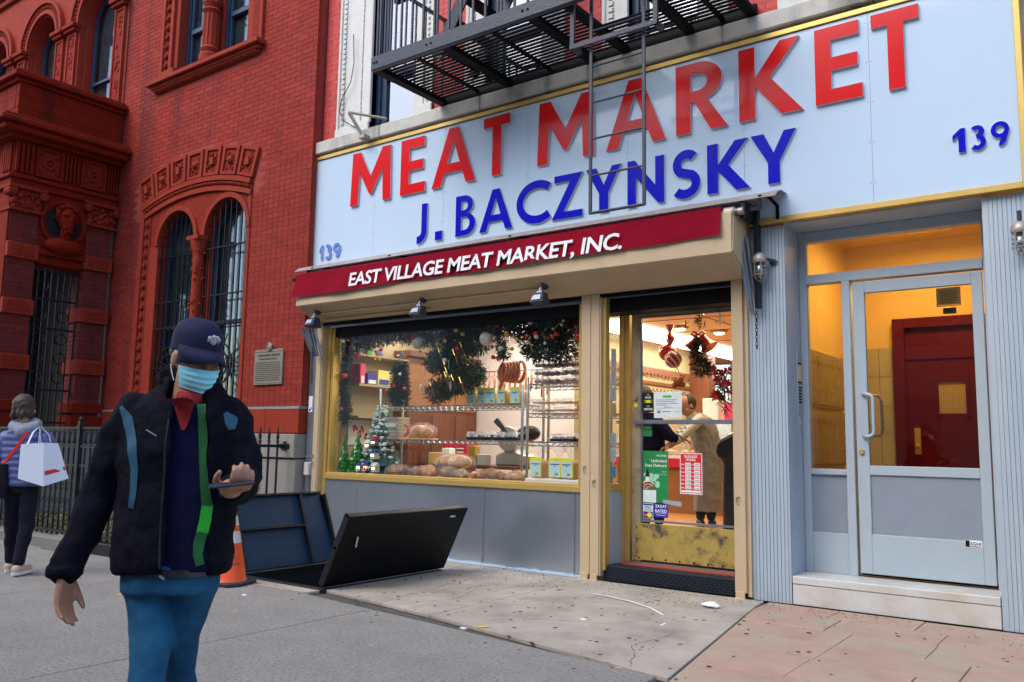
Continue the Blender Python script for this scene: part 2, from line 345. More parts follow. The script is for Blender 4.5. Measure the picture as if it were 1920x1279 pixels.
# glyph outlines in a box of width W (height 1); first polygon outer, others holes
def glyph(ch, W, t=.19):
    S = lambda P: [(x*W, y) for x, y in P]
    if ch == 'M': return [S([(0,0),(.03,1),(.23,1),(.5,.50),(.77,1),(.97,1),(1,0),(.81,0),(.785,.62),(.53,.17),(.47,.17),(.215,.62),(.19,0)])]
    if ch == 'E': return [S([(0,0),(0,1),(.95,1),(.95,.825),(.35,.825),(.35,.59),(.91,.59),(.91,.42),(.35,.42),(.35,.175),(1,.175),(1,0)])]
    if ch == 'A': return [S([(0,0),(.385,1),(.60,1),(1,0),(.79,0),(.70,.22),(.29,.22),(.205,0)]), S([(.35,.38),(.64,.38),(.495,.78)])]
    if ch == 'T': return [S([(0,1),(1,1),(1,.83),(.68,.83),(.68,0),(.34,0),(.34,.83),(0,.83)])]
    if ch == 'K': return [S([(0,0),(0,1),(.26,1),(.26,.56),(.66,1),(.96,1),(.50,.53),(1,0),(.68,0),(.26,.44),(.26,0)])]
    if ch == 'Z': return [S([(0,0),(.60,.84),(.08,.84),(.08,1),(1,1),(.40,.16),(1,.16),(1,0)])]
    if ch == 'Y': return [S([(0,1),(.29,1),(.51,.60),(.74,1),(1,1),(.64,.42),(.64,0),(.38,0),(.38,.42)])]
    if ch == 'N': return [S([(0,0),(0,1),(.2,1),(.76,.40),(.76,1),(1,1),(1,0),(.84,0),(.24,.62),(.24,0)])]
    if ch == 'R':
        o = [(0,0),(0,1),(W*.45,1)] + arc(W*.45,.72,W*.45,.28,90,-70,12) + [(W,0),(W*.68,0),(W*.36,.44),(W*.29,.44),(W*.29,0)]
        h = [(W*.29,.84),(W*.43,.84)] + arc(W*.43,.715,W*.19,.125,90,-90,8)[1:] + [(W*.29,.59)]
        return [o, h]
    if ch == 'B':
        o = [(0,0),(0,1),(W*.42,1)] + arc(W*.42,.765,W*.45,.235,90,-70,10) + arc(W*.48,.28,W*.52,.28,75,-90,10)
        h1 = [(W*.28,.86),(W*.42,.86)] + arc(W*.42,.745,W*.19,.115,90,-90,8)[1:] + [(W*.28,.63)]
        h2 = [(W*.28,.47),(W*.46,.47)] + arc(W*.46,.305,W*.25,.165,90,-90,8)[1:] + [(W*.28,.14)]
        return [o, h1, h2]
    if ch == 'C': return [ribbon(arc(W*.68,.5,W*.57,.41,48,312,26), t)]
    if ch == 'S':
        p = arc(W*.52,.70,W*.36,.21,40,100,5) + arc(W*.52,.70,W*.36,.21,110,225,9) + arc(W*.46,.30,W*.42,.215,50,-80,10) + arc(W*.46,.30,W*.42,.215,-90,-140,5)
        return [ribbon(p, t)]
    if ch == 'J': return [ribbon([(W*.75,1),(W*.75,.6),(W*.75,.3)] + arc(W*.28,.28,W*.47,.20,0,-95,9), t)]
    if ch == '.': return [[(0,0),(0,1),(W,1),(W,0)]]
    if ch == '1': return [[(W*.45,0),(W*.45,.72),(0,.52),(0,.74),(W*.62,1),(W,1),(W,0)]]
    if ch == '3':
        p = arc(W*.42,.73,W*.36,.19,150,80,4) + arc(W*.42,.73,W*.36,.19,70,-70,9) + [(W*.42,.54)] + arc(W*.42,.30,W*.42,.22,70,-90,10) + arc(W*.42,.30,W*.42,.22,-100,-140,3)
        p2 = arc(W*.40,.745,W*.34,.17,140,-75,12); p3 = arc(W*.42,.305,W*.40,.225,75,-140,14)
        return [ribbon(p2 + p3, t)]
    if ch == '9':
        o = arc(W*.5,.66,W*.5,.34,-20,250,22) + [(W*.55,.32),(W*.38,.06),(W*.52,0),(W*.78,.14)]
        return [o, arc(W*.5,.66,W*.24,.165,0,345,14)]
def letter(ch, x0, x1, z0, h, y, depth, mt, parent, t=.19, label=None, rim=True):
    cu = bpy.data.curves.new('l', 'CURVE'); cu.dimensions = '2D'; cu.fill_mode = 'BOTH'; cu.extrude = depth/2
    for P in glyph(ch, (x1-x0)/h, t):
        s = cu.splines.new('POLY'); s.points.add(len(P)-1); s.use_cyclic_u = True
        for i, p in enumerate(P): s.points[i].co = (p[0], p[1], 0, 1)
    t_ = bpy.data.objects.new('t', cu); C.objects.link(t_); me = eval_mesh(t_, 'letter'); bpy.data.objects.remove(t_)
    for v in me.vertices: c = v.co; v.co = Vector((x0+c.x*h, y-c.z/1.-depth/2, z0+c.y*h))
    me.materials.append(MT[mt]); me.materials.append(MT['lside'])
    for p in me.polygons:
        p.use_smooth = False
        if abs(p.normal.y) < .5: p.material_index = 1
    o = bpy.data.objects.new('letter', me); C.objects.link(o); o.parent = parent
    if parent.get('_w'): o.matrix_parent_inverse = Matrix.Translation(-parent.location)
    if label: o['label'] = label
    return o
# ------------------------------------------------------------ ground
# cellar opening x -7.0..-5.88, y -2.1..-0.7
HX0, HX1, HY0, HY1 = -7.02, -5.88, -2.1, -.62
def struct(name, mb, mt, parent=None, **k):
    o = part(name, mb, mt, parent, **k)
    if parent is None: o['kind'] = 'structure'
    return o
g = MB()
def gquad(x0, x1, y0, y1, z=-.03): g.add([(x0,y0,z),(x1,y0,z),(x1,y1,z),(x0,y1,z)], [(0,1,2,3)])
gquad(-60, HX0, -5.2, 10); gquad(HX1, 40, -5.2, 10); gquad(HX0, HX1, -5.2, HY0); gquad(HX0, HX1, HY1, 10)
side = struct('sidewalk', g, 'joint')
def slab(P, mt, th=.03, top=0., shrink=.006):
    cx = sum(p[0] for p in P)/len(P); cy = sum(p[1] for p in P)/len(P)
    Q = [(p[0]+(cx-p[0])*shrink/max(.3, math.hypot(p[0]-cx, p[1]-cy)), p[1]+(cy-p[1])*shrink/max(.3, math.hypot(p[0]-cx, p[1]-cy))) for p in P]
    return part('slab', MB().prism(Q, top-th+.002, top, 'z'), mt, side, bevel=.004)
# near building: pale concrete squares, kinked joints like the cracked slabs of the photograph
slab([(HX1+.04,-2.11),(-5.05,-2.22),(-5.42,-.02),(-5.88,-.02),(HX1+.04,-.6)], 'concrete')
slab([(-5.05,-2.22),(-4.72,-2.28),(-4.62,-.02),(-5.42,-.02)], 'concrete')
slab([(-4.72,-2.28),(-4.42,-2.33),(-4.42,-.02),(-4.62,-.02)], 'concrete')
slab([(-4.42,-2.33),(-2.22,-2.78),(-2.62,-.36),(-2.66,-.02),(-4.42,-.02)], 'concrete', shrink=.008)
slab([(-8.6,-2.2),(HX0-.04,-2.2),(HX0-.04,-.02),(-8.6,-.02)], 'concrete')
slab([(HX0-.04,-.58),(HX1+.04,-.58),(-5.88,-.02),(HX0-.04,-.02)], 'concrete')
slab([(-7.9,-2.36),(HX0-.02,-2.36),(HX0-.02,-2.2),(-7.9,-2.2)], 'concrete')
slab([(HX0-.02,-2.36),(HX1+.04,-2.30),(HX1+.04,-2.12),(HX0-.02,-2.12)], 'concrete')
# coarse grey strip towards the street
xs = [-30,-24,-19.5,-16.2,-13.2,-10.4,-7.6,-4.9,-2.28]
def edge(x): return -2.24 if x < -7.95 else (-2.37 if x < -5.9 else -2.33-(x+5.9)*.125)
for i in range(len(xs)-1):
    a, b = xs[i], xs[i+1]
    top = [(b, edge(b))] + ([(-5.85, -2.34)] if a < -5.85 < b else []) + ([(-7.9,-2.38),(-7.95,-2.25)] if a < -7.9 < b else []) + [(a, edge(a))]
    slab([(a,-3.75),(b,-3.75)] + top, 'coarse', shrink=.007)
    slab([(a,-5.2),(b,-5.2),(b,-3.75),(a,-3.75)], 'coarse', shrink=.007)
for P_ in ([(-4.9,-2.2),(-4.7,-1.7),(-4.85,-1.2),(-4.6,-.7)],[(-3.9,-2.35),(-3.7,-1.9),(-3.2,-1.7),(-3.0,-1.2)],[(-2.5,-2.7),(-2.75,-2.2),(-2.7,-1.6)],[(-5.6,-1.6),(-5.2,-1.3),(-5.3,-.9)],[(-6.2,-2.3),(-5.3,-2.42),(-4.4,-2.52)]):
    m_ = MB(); pts = []
    for (x0_,y0_),(x1_,y1_) in zip(P_, P_[1:]):
        for k in range(7): t_ = k/7; pts.append((x0_+(x1_-x0_)*t_+random.uniform(-.015,.015), y0_+(y1_-y0_)*t_+random.uniform(-.015,.015)))
    for (x0_,y0_),(x1_,y1_) in zip(pts, pts[1:]):
        l_ = math.hypot(x1_-x0_, y1_-y0_) or 1; nx_, ny_ = -(y1_-y0_)/l_*.003*random.uniform(.4,1.3), (x1_-x0_)/l_*.003*random.uniform(.4,1.3)
        m_.add([(x0_-nx_,y0_-ny_,.0012),(x1_-nx_,y1_-ny_,.0012),(x1_+nx_,y1_+ny_,.0012),(x0_+nx_,y0_+ny_,.0012)], [(0,1,2,3)])
    part('crack', m_, 'joint', side)
# pink stamped concrete at the right, cast in panels with stamped joints
random.seed(3)
pk = MB()
yrow = [-.03,-.42,-.86,-1.32,-1.80,-2.30,-2.82,-3.4,-4.2,-5.2]
def lft(y): return -2.64+(-.36-y)*.0+( .17*(-y-.36) if y < -.36 else 0)
for i in range(len(yrow)-1):
    y1, y0 = yrow[i], yrow[i+1]; x = lft(y1)+.02; first = True
    while x < 3.2:
        wdt = random.uniform(.5, .86) if y0 > -4 else 1.2
        xl0 = (lft(y0)+.02) if first else x
        slab([(xl0, y0), (x+wdt, y0), (x+wdt, y1), (x, y1)], 'pink', top=random.uniform(-.004, .0005), shrink=.003)
        x += wdt; first = False
struct('road', MB().add([(-80,-16,-.16),(60,-16,-.16),(60,-5.35,-.16),(-80,-5.35,-.16)], [(0,1,2,3)]), 'coarse')
struct('kerb', MB().box(-80, 60, -5.36, -5.2, -.2, .0), 'kerb')
struct('far_sidewalk', MB().box(-80, 60, -20, -16, -.2, -.02), 'coarse')
struct('ground', MB().add([(-150,-90,-.25),(120,-90,-.25),(120,60,-.25),(-150,60,-.25)], [(0,1,2,3)]) if False else MB().add([(-150,-90,-2.6),(120,-90,-2.6),(120,60,-2.6),(-150,60,-2.6)], [(0,1,2,3)]), 'soil')

# ------------------------------------------------------------ the ornate red brick building (left)
YB = -.15
bb = thing('brick_building', 'ornate red brick building with terracotta arches left of the shop', 'building', (-11, .5, 0))
# openings of wall, for skipping bricks
LW = (-12.68, -9.84)      # lower window surround
def in_open(x0, x1, z0, z1):
    xm = (x0+x1)/2; R_ = 5.0; zc = .62
    if abs(xm+11.25) < 1.62 and z1 > 4.8:
        zo = zc+math.sqrt(max(0, 25.0-(xm+11.25)**2))
        if z0 < zo-.005: return True
    return False
unit = mesh_of('brick', MB().box(0, 1, 0, 1, 0, 1), 'brick')
cz, cl = .0715, .225
near = []; rest = MB()
row = 0; z = 1.735
bx = MB()
while z < 10.2:
    off = (row % 2)*cl/2; x = -13.54-off
    while x < -8.62:
        a, b = max(x, -13.54), min(x+cl-.008, -8.62)
        segs_ = [(a, b)]
        for q0, q1, on_ in ((LW[0], -9.862, z < 4.93), (-12.44, -9.78, z+cz > 6.80)):
            if on_: segs_ = [t for (u, v) in segs_ for t in ((u, min(v, q0)), (max(u, q1), v)) if t[1]-t[0] > .02]
        for a, b in segs_:
            if in_open(a, b, z, z+cz): continue
            pr_ = random.uniform(0, .002)
            if a > -9.87 and z < 5.6: near.append((a, b, z, pr_))
            else: rest.box(a, b, YB-pr_, YB+.05, z, z+cz-.007)
        x += cl
    z += cz; row += 1
near.sort(key=lambda t: (t[2]-1.9)**2*.2-(t[0]+9)*.2)
for i, (a, b, z, p) in enumerate(near):
    if i < 298:
        o = bpy.data.objects.new('brick', unit); C.objects.link(o); o.parent = bb; o.matrix_parent_inverse = Matrix.Translation(-bb.location)
        o.location = (a, YB-p, z); o.scale = (b-a, .05, cz-.007)
    else: rest.box(a, b, YB-p, YB+.05, z, z+cz-.009)
part('brickwork', rest, 'brick', bb, kind='stuff')
m = MB()   # mortar backing around openings
m.box(-13.54,-12.44,YB+.003,.3,1.73,10.2); m.box(-9.87,-8.625,YB+.003,.3,1.73,10.2); m.box(-12.44,-9.87,YB+.003,.3,5.15,6.87)
part('wall', m, 'mortar', bb)
# stone base courses
for z0, z1, pr_ in ((0,.52,.06),(.53,1.06,.05),(1.07,1.38,.08)):
    x = -13.45; i = 0
    while x < -8.62:
        b = min(x+random.uniform(.7,1.05), -8.62)
        if -8.62-b < .3: b = -8.62
        part('stone_block', MB().box(x+.004, b-.004, YB-pr_, .3, z0, z1-.006), 'granite', bb, bevel=.008); x = b
x = -13.45
while x < -8.62:
    b = min(x+.52, -8.62)
    if -8.62-b < .2: b = -8.62
    part('terracotta_block', MB().box(x+.003, b-.003, YB-.03, .3, 1.385, 1.69), 'stone_red', bb, bevel=.005); x = b
part('string_course', MB().box(-13.45,-8.62,YB-.035,.3,1.695,1.73), 'granite', bb)
# ---- lower twin window
WZ = 1.735
def sash(mbf, x0, x1, z0, zs, y, fr=.07, mid=None):
    r = (x1-x0)/2
    mbf.box(x0, x0+fr, y, y+.06, z0, zs); mbf.box(x1-fr, x1, y, y+.06, z0, zs); mbf.box(x0+fr, x1-fr, y, y+.06, z0, z0+fr)
    mbf.ring((x0+x1)/2, zs, r-fr, r, 0, 180, y, y+.06, 16)
    if mid: mbf.box(x0+fr, x1-fr, y-.02, y+.045, mid, mid+.05)
op = [(-12.16,-11.18),(-10.93,-9.93)]; ZS = 4.26
sur = MB()
sur.box(-12.66,-12.55,YB-.05,.2,WZ,4.86); sur.box(-12.40,-12.16,YB-.01,.25,WZ,ZS); sur.box(-9.93,-9.86,YB-.02,.25,WZ,4.80)
sur.box(-11.18,-10.93,YB+.10,.25,WZ,ZS)
part('window_surround', sur, 'stone_red', bb, bevel=.006)
bead = MB(); bead.box(-12.55,-12.40,YB-.015,.2,WZ,4.84)
part('carved_jamb', bead, 'carved', bb)
bd = MB(); zz = WZ+.1
while zz < 4.75: bd.ball((-12.475,YB-.02,zz), .048, 8, 5, sz=1.15); zz += .165
part('bead_moulding', bd, 'carved', bb, smooth=True)
RC = (-11.25, .62)
topf = lambda x: RC[1]+math.sqrt(4.33**2-(x-RC[0])**2)
sp = MB()
for a, b in op: sp.archfill(a, b, ZS, 0, YB-.0, .25, 16, topf)
def colfill(mb, x0, x1, z0, y0, y1, n=8):
    for i in range(n):
        a, b = x0+(x1-x0)*i/n, x0+(x1-x0)*(i+1)/n
        mb.prism([(a, z0), (b, z0), (b, topf(b)), (a, topf(a))], y0, y1)
colfill(sp, -12.40, -12.16, ZS, YB, .25); colfill(sp, -11.18, -10.93, ZS, YB, .25, 4); colfill(sp, -9.93, -9.86, ZS, YB, .25, 2)
part('carved_spandrel', sp, 'carved', bb)
ar = MB()
for a, b in op: ar.ring((a+b)/2, ZS, (b-a)/2, (b-a)/2+.075, 0, 180, YB-.035, YB+.3, 20)
part('window_arch', ar, 'stone_red', bb, smooth=True)
def segarc(mb, r0, r1, y0, y1, half=1.40, n=24):
    a = math.degrees(math.asin(half/r1)); mb.ring(RC[0], RC[1], r0, r1, 90-a, 90+a, y0, y1, n)
s1 = MB(); segarc(s1, 4.32, 4.39, YB-.04, .2); segarc(s1, 4.47, 4.54, YB-.06, .2); part('arch_moulding', s1, 'stone_red', bb, smooth=True)
s2 = MB(); segarc(s2, 4.39, 4.47, YB-.02, .2)
for i in range(44):
    a = R(90-17.4+34.8*i/43); s2.ball((RC[0]+4.43*math.cos(a), YB-.03, RC[1]+4.43*math.sin(a)), .032, 6, 4)
part('bead_arch', s2, 'carved', bb)
# voussoirs with carved panels
vb = MB(); n = 7; A = 18.3
segv = MB(); av = math.degrees(math.asin(1.58/5.0)); segv.ring(RC[0], RC[1], 4.545, 5.0, 90-A, 90+A, YB-.002, .1, 28); part('arch_band', segv, 'brick', bb)
for i in range(n):
    a0 = 90+A-(2*A)*i/n-.0; a1 = a0-2*A/n; c = (a0+a1)/2
    f = MB(); hw = A/n*.88
    f.ring(RC[0], RC[1], 4.56, 4.985, c+hw, c+hw*.70, YB-.045, .1, 2); f.ring(RC[0], RC[1], 4.56, 4.985, c-hw*.70, c-hw, YB-.045, .1, 2)
    f.ring(RC[0], RC[1], 4.94, 4.985, c-hw*.70, c+hw*.70, YB-.044, .1, 3); f.ring(RC[0], RC[1], 4.56, 4.60, c-hw*.70, c+hw*.70, YB-.044, .1, 3)
    fo = part('voussoir', f, 'stone_red', bb)
    p = MB(); p.ring(RC[0], RC[1], 4.60, 4.94, c-hw*.70, c+hw*.70, YB-.018, .1, 3)
    for k in range(26):
        aa = R(c+random.uniform(-1, 1)*hw*.62); rr = random.uniform(4.63, 4.91); p.ball((RC[0]+rr*math.cos(aa), YB-.02, RC[1]+rr*math.sin(aa)), random.uniform(.014, .03), 5, 4)
    part('carved_panel', p, 'carved', fo)
    q = MB(); ca = R(c); cxx, czz = RC[0]+4.77*math.cos(ca), RC[1]+4.77*math.sin(ca)
    if i % 2: q.ball((cxx, YB-.02, czz), .062, 10, 6)
    else: q.box(cxx-.042, cxx+.042, YB-.06, YB, czz-.055, czz+.055)
    part('boss', q, 'stone_red', fo, smooth=True)
# colonnette
c = MB(); cx = -11.055
c.lathe([(.105,WZ),(.105,WZ+.12),(.085,WZ+.16),(.08,WZ+.2),(.078,3.86),(.09,3.90),(.078,3.93),(.085,3.98),(.10,4.05),(.125,4.14),(.13,4.2)], (cx, YB-.01, 0), 16); c.box(cx-.14,cx+.14,YB-.14,YB+.12,4.2,4.262)
for k in range(60):
    a = random.uniform(0, 6.28); zz = random.choice([random.uniform(2.1,2.6), random.uniform(2.9,3.4), random.uniform(3.98,4.2), random.uniform(3.6,3.8)]); rr = .09 if zz < 3.9 else .12
    c.ball((cx+rr*math.cos(a), YB-.01+rr*math.sin(a), zz), .02, 5, 4)
part('colonnette', c, 'stone_red', bb, smooth=True)
for a, b in op:
    f = MB(); sash(f, a, b, WZ, ZS, .02, .08, 2.95); wf = part('window_frame', f, 'navywin', bb)
    part('pane', MB().box(a+.05, b-.05, .045, .052, WZ+.05, ZS+.42), 'winglass2', wf)
    part('blind', MB().box(a+.06, b-.06, .075, .085, WZ+.05, ZS+.45), 'curtain', wf)
    gr = MB(); r_ = (b-a)/2; xm = (a+b)/2; nb = 8
    for i in range(nb):
        x = a+.05+(b-a-.1)*i/(nb-1); zt = ZS+math.sqrt(max(0, (r_-.02)**2-(x-xm)**2)) if 0 < i < nb-1 else ZS
        gr.bar((x, YB+.03, WZ+.05), (x, YB+.03, zt), .017)
    for zz in (2.35, 2.95, 3.35, 4.05): gr.bar((a, YB+.015, zz), (b, YB+.015, zz), .03, .018)
    for k in range(2):  # ornate scroll roundel low in the grille
        t = MB(); 
    cx_ = xm; 
    for rr in (.30, .20): gr.tube([(cx_+rr*math.cos(i*.349), YB+.0, 2.35+rr*math.sin(i*.349)) for i in range(19)], .014, 5)
    for i in range(8): gr.bar((cx_, YB+.0, 2.35), (cx_+.46*math.cos(i*.785+.39), YB+.0, 2.35+.46*math.sin(i*.785+.39)), .012)
    part('window_grille', gr, 'black', bb)
part('dark_room', MB().box(-12.6,-9.8,.9,.95,1.7,5), 'dim', bb)
# ---- upper twin window
uo = [(-12.02,-11.22),(-10.98,-10.20)]; UZ = 6.98
u = MB(); u.box(-12.42,-12.34,YB-.05,.3,UZ,10.2); u.box(-12.20,-12.12,YB-.03,.3,UZ,10.2); u.box(-12.12,-12.02,YB+.02,.35,UZ,10.2)
u.box(-10.20,-10.06,YB+.0,.35,UZ,10.2); u.box(-9.86,-9.79,YB-.05,.3,UZ,10.2); u.box(-11.22,-10.98,YB+.12,.35,UZ,10.2); u.box(-12.35,-12.02,YB-.045,.3,UZ,UZ+.16)
part('window_surround', u, 'stone_red', bb, bevel=.005)
u = MB(); u.box(-12.34,-12.20,YB-.01,.3,UZ+.16,10.2); u.box(-10.06,-9.86,YB-.01,.3,UZ,10.2)
zz = UZ+.24
while zz < 10.1: u.ball((-12.27,YB-.02,zz), .045, 8, 5, sz=1.1); zz += .16
parts('carved_jamb', MB().box(-12.34,-12.20,YB-.01,.3,UZ+.16,10.2).box(-10.06,-9.86,YB-.01,.3,UZ,10.2), 'carved', bb)
u.v = u.v[16:]; u.f = [tuple(i-16 for i in f_) for f_ in u.f[12:]]
parts('bead', u, 'carved', bb, smooth=True)
s = MB(); s.box(-12.60,-9.74,YB-.16,.3,6.90,6.975); s.box(-12.55,-9.79,YB-.10,.3,6.85,6.90); s.box(-12.5,-9.84,YB-.06,.3,6.80,6.85)
so_ = part('sill', s, 'stone_red', bb, bevel=.01)
b_ = MB()
for i in range(58): b_.box(-12.48+i*.0455, -12.46+i*.0455, YB-.085, YB, 6.81, 6.845)
part('dentils', b_, 'carved', so_)
c = MB(); cx = -11.10; prof = []
c.lathe([(.16,UZ),(.16,UZ+.1),(.12,UZ+.14),(.15,UZ+.2),(.115,UZ+.25),(.11,7.75),(.15,7.8),(.11,7.84),(.15,7.92),(.10,7.97),(.10,8.4),(.13,8.6),(.11,9.3),(.1,10.2)], (cx, YB+.0, 0), 18)
for i in range(12): a = i*.5236; c.bar((cx+.112*math.cos(a), YB+.112*math.sin(a), UZ+.26), (cx+.112*math.cos(a), YB+.112*math.sin(a), 7.74), .022)
for i in range(16):
    a = i*.9; zz = 8.0+i*.13; c.ball((cx+.11*math.cos(a), YB+.11*math.sin(a), zz), .035, 6, 4)
part('colonnette', c, 'stone_red', bb, smooth=True)
for a, b in uo:
    f = MB()
    f.box(a, a+.07, .02, .10, UZ, 10.2); f.box(a+.07, a+.12, .04, .12, UZ, 10.2); f.box(b-.07, b, .02, .10, UZ, 10.2); f.box(a+.12, b-.07, .04, .11, UZ, UZ+.09); f.box(a+.12, b-.07, .01, .09, 7.72, 7.79)
    wf = part('window_frame', f, 'navywin', bb)
    part('pane', MB().box(a+.1, b-.05, .065, .072, UZ, 10.1), 'winglass2', wf)
    part('blind', MB().box(a+.1, b-.05, .10, .11, UZ, 10.1), 'curtain', wf)
part('rear_wall', MB().box(-20,-8.9,1.6,1.7,0,11), 'dim', bb)
part('side_wall', MB().box(-8.95,-8.62,.3,1.8,0,11).box(-13.3,-12.44,.3,.35,1.4,10.2), 'mortar', bb)
# ---- arched bay above the porch
YA = -.40; n_before = set(bb.children_recursive)
bay = MB()
piers = [(-13.52,-13.10),(-15.62,-14.77),(-17.62,-16.77),(-19.6,-18.8)]
for a, b in piers: bay.box(a, b, YA+.03, .25, 6.2, 8.55)
aop = [(-14.77,-13.52),(-16.77,-15.62),(-18.80,-17.62)]
for a, b in aop: bay.archfill(a, b, 8.55, 9.9, YA+.03, .25, 18)
for a, b in piers: bay.box(a, b, YA+.03, .25, 8.55, 9.9)
bay.box(-13.10,-13.08,YA+.03,.25,6.2,9.9)
part('arched_bay', bay, 'stone_red', bb)
for a, b in piers:
    subs = [(a+.05, b-.05)] if b-a < .6 else [(a+.04,(a+b)/2-.10),((a+b)/2+.06,b-.05)]
    for p, q in subs:
        pp = MB(); pp.box(p, p+.035, YA-.02, YA+.04, 6.3, 8.42); pp.box(q-.035, q, YA-.02, YA+.04, 6.3, 8.42); pp.box(p+.035, q-.035, YA-.02, YA+.04, 8.385, 8.42)
        po = part('pier_panel', pp, 'stone_red', bb)
        cc = MB(); cc.box(p+.035, q-.035, YA+.0, YA+.04, 6.3, 8.385)
        for k in range(46): cc.ball((random.uniform(p+.06, q-.06), YA+.0, random.uniform(6.35, 8.36)), random.uniform(.02, .045), 5, 4, sy=.6)
        part('carved_panel', cc, 'carved', po)
        ca = MB(); ca.box(p-.06, q+.06, YA-.12, YA+.1, 8.50, 8.58); ca.box(p-.03, q+.03, YA-.08, YA+.1, 8.44, 8.50); part('capital', ca, 'carved', bb, bevel=.01)
for a, b in aop:
    r_ = (b-a)/2; xm = (a+b)/2
    q = MB(); q.ring(xm, 8.58, r_+.0, r_+.07, 0, 180, YA-.03, YA+.1, 22); q.ring(xm, 8.58, r_+.20, r_+.27, 0, 180, YA-.06, YA+.1, 22); q.ring(xm, 8.55, r_-.03, r_-.002, 0, 180, YA+.15, YA+.3, 20)
    q.box(a, a+.03, YA+.15, .1, 6.2, 8.55); q.box(b-.03, b, YA+.15, .1, 6.2, 8.55)
    ao = part('arch_ring', q, 'stone_red', bb, smooth=True)
    q = MB(); q.ring(xm, 8.58, r_+.07, r_+.20, 0, 180, YA-.01, YA+.1, 22)
    for i in range(30): an = R(6*i+3); q.ball((xm+(r_+.135)*math.cos(an), YA-.01, 8.58+(r_+.135)*math.sin(an)), .035, 6, 4)
    part('carved_ring', q, 'carved', ao)
    f = MB(); sash(f, a+.03, b-.03, 6.2, 8.55, YA+.28, .085, 7.42)
    wf = part('window_frame', f, 'navywin', bb)
    part('pane', MB().prism([(a+.05,6.2),(b-.05,6.2),(b-.05,8.55)] + arc(xm, 8.55, r_-.08, r_-.08, 0, 180, 12)[1:-1] + [(a+.05,8.55)], YA+.30, YA+.306), 'winglass2', wf)
    part('blind', MB().prism([(a+.05,6.2),(b-.05,6.2),(b-.05,8.55)] + arc(xm, 8.55, r_-.08, r_-.08, 0, 180, 12)[1:-1] + [(a+.05,8.55)], YA+.36, YA+.37), 'curtain', wf)
e = MB(); e.box(-21,-13.02,YA-.04,.2,9.86,9.98); e.box(-21,-12.98,YA-.16,.2,10.1,10.3); e.box(-21,-13.05,YA-.0,.2,9.98,10.1)
part('entablature', e, 'carved', bb, bevel=.01)
dt = MB()
for i in range(50): dt.box(-13.1-i*.16-.08, -13.1-i*.16, YA-.10, YA+.02, 10.0, 10.09)
part('dentils', dt, 'stone_red', bb)
for o in set(bb.children_recursive)-n_before: o.data.transform(Matrix.Translation((-.43,.20,.22)))
part('dark_room', MB().box(-20,-13.2,.9,.95,6,10.5), 'dim', bb)
part('parapet_wall', MB().box(-21,-8.62,-.1,.3,10.3,13), 'brick', bb)
# ------------------------------------------------------------ entrance porch
pc = thing('entrance_porch', 'projecting red sandstone porch with iron gate and carved bust roundel', 'porch', (-14.5,-1,0))
PX = -13.45; FY = -1.82
def blk(name, y0, y1, z0, z1, mt, x=PX, dp=.45, bev=.008, parent=pc): return part(name, MB().box(x-dp, x, y0, y1, z0, z1), mt, parent, bevel=bev)
pb = MB()
for yy0, yy1 in ((FY+.03,-1.38),(-.64,-.22)):
    z = 1.9; r_ = 0
    bl = MB()
    while z < 4.66:
        o_ = .11 if r_ % 2 else 0; y = yy0-o_
        while y < yy1:
            a, b = max(y, yy0), min(y+.205, yy1)
            if b-a > .02: bl.box(PX-.40, PX-random.uniform(0,.004), a, b-.008, z, z+.062)
            y += .212
        z += .07; r_ += 1
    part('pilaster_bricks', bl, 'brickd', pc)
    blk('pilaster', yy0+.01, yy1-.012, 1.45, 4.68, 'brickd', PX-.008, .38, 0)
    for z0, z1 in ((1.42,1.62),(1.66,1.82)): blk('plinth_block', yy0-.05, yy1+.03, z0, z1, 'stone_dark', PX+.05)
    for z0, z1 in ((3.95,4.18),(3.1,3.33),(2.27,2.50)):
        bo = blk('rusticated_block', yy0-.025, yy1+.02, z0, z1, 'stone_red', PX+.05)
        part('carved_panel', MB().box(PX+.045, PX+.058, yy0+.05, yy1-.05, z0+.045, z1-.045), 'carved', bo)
    ca = MB(); ca.box(PX-.4, PX+.02, yy0, yy1, 4.68, 5.0); ca.box(PX-.42, PX+.07, yy0-.05, yy1+.04, 4.66, 4.70); ca.box(PX-.42, PX+.10, yy0-.08, yy1+.06, 5.0, 5.05)
    for k in range(40): ca.ball((PX+.03, random.uniform(yy0, yy1), random.uniform(4.72, 4.98)), random.uniform(.02,.05), 6, 4)
    for s_ in (yy0-.02, yy1+.02): ca.lathe([(.07,PX-.1),(.07,PX+.08),(.03,PX+.10)], (0, s_, 4.95), 10, 'x')
    part('capital', ca, 'carved', pc, smooth=True)
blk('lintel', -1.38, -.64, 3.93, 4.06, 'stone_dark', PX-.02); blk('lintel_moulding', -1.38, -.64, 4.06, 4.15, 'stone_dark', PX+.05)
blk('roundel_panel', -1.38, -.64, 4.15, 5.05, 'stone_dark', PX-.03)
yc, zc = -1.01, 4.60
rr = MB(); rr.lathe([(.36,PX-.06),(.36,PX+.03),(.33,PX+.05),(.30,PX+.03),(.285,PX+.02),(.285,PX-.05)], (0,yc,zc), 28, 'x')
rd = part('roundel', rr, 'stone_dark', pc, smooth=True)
part('recess', MB().lathe([(.285,PX-.02),(.28,PX-.005)], (0,yc,zc), 24, 'x'), 'dim', rd)
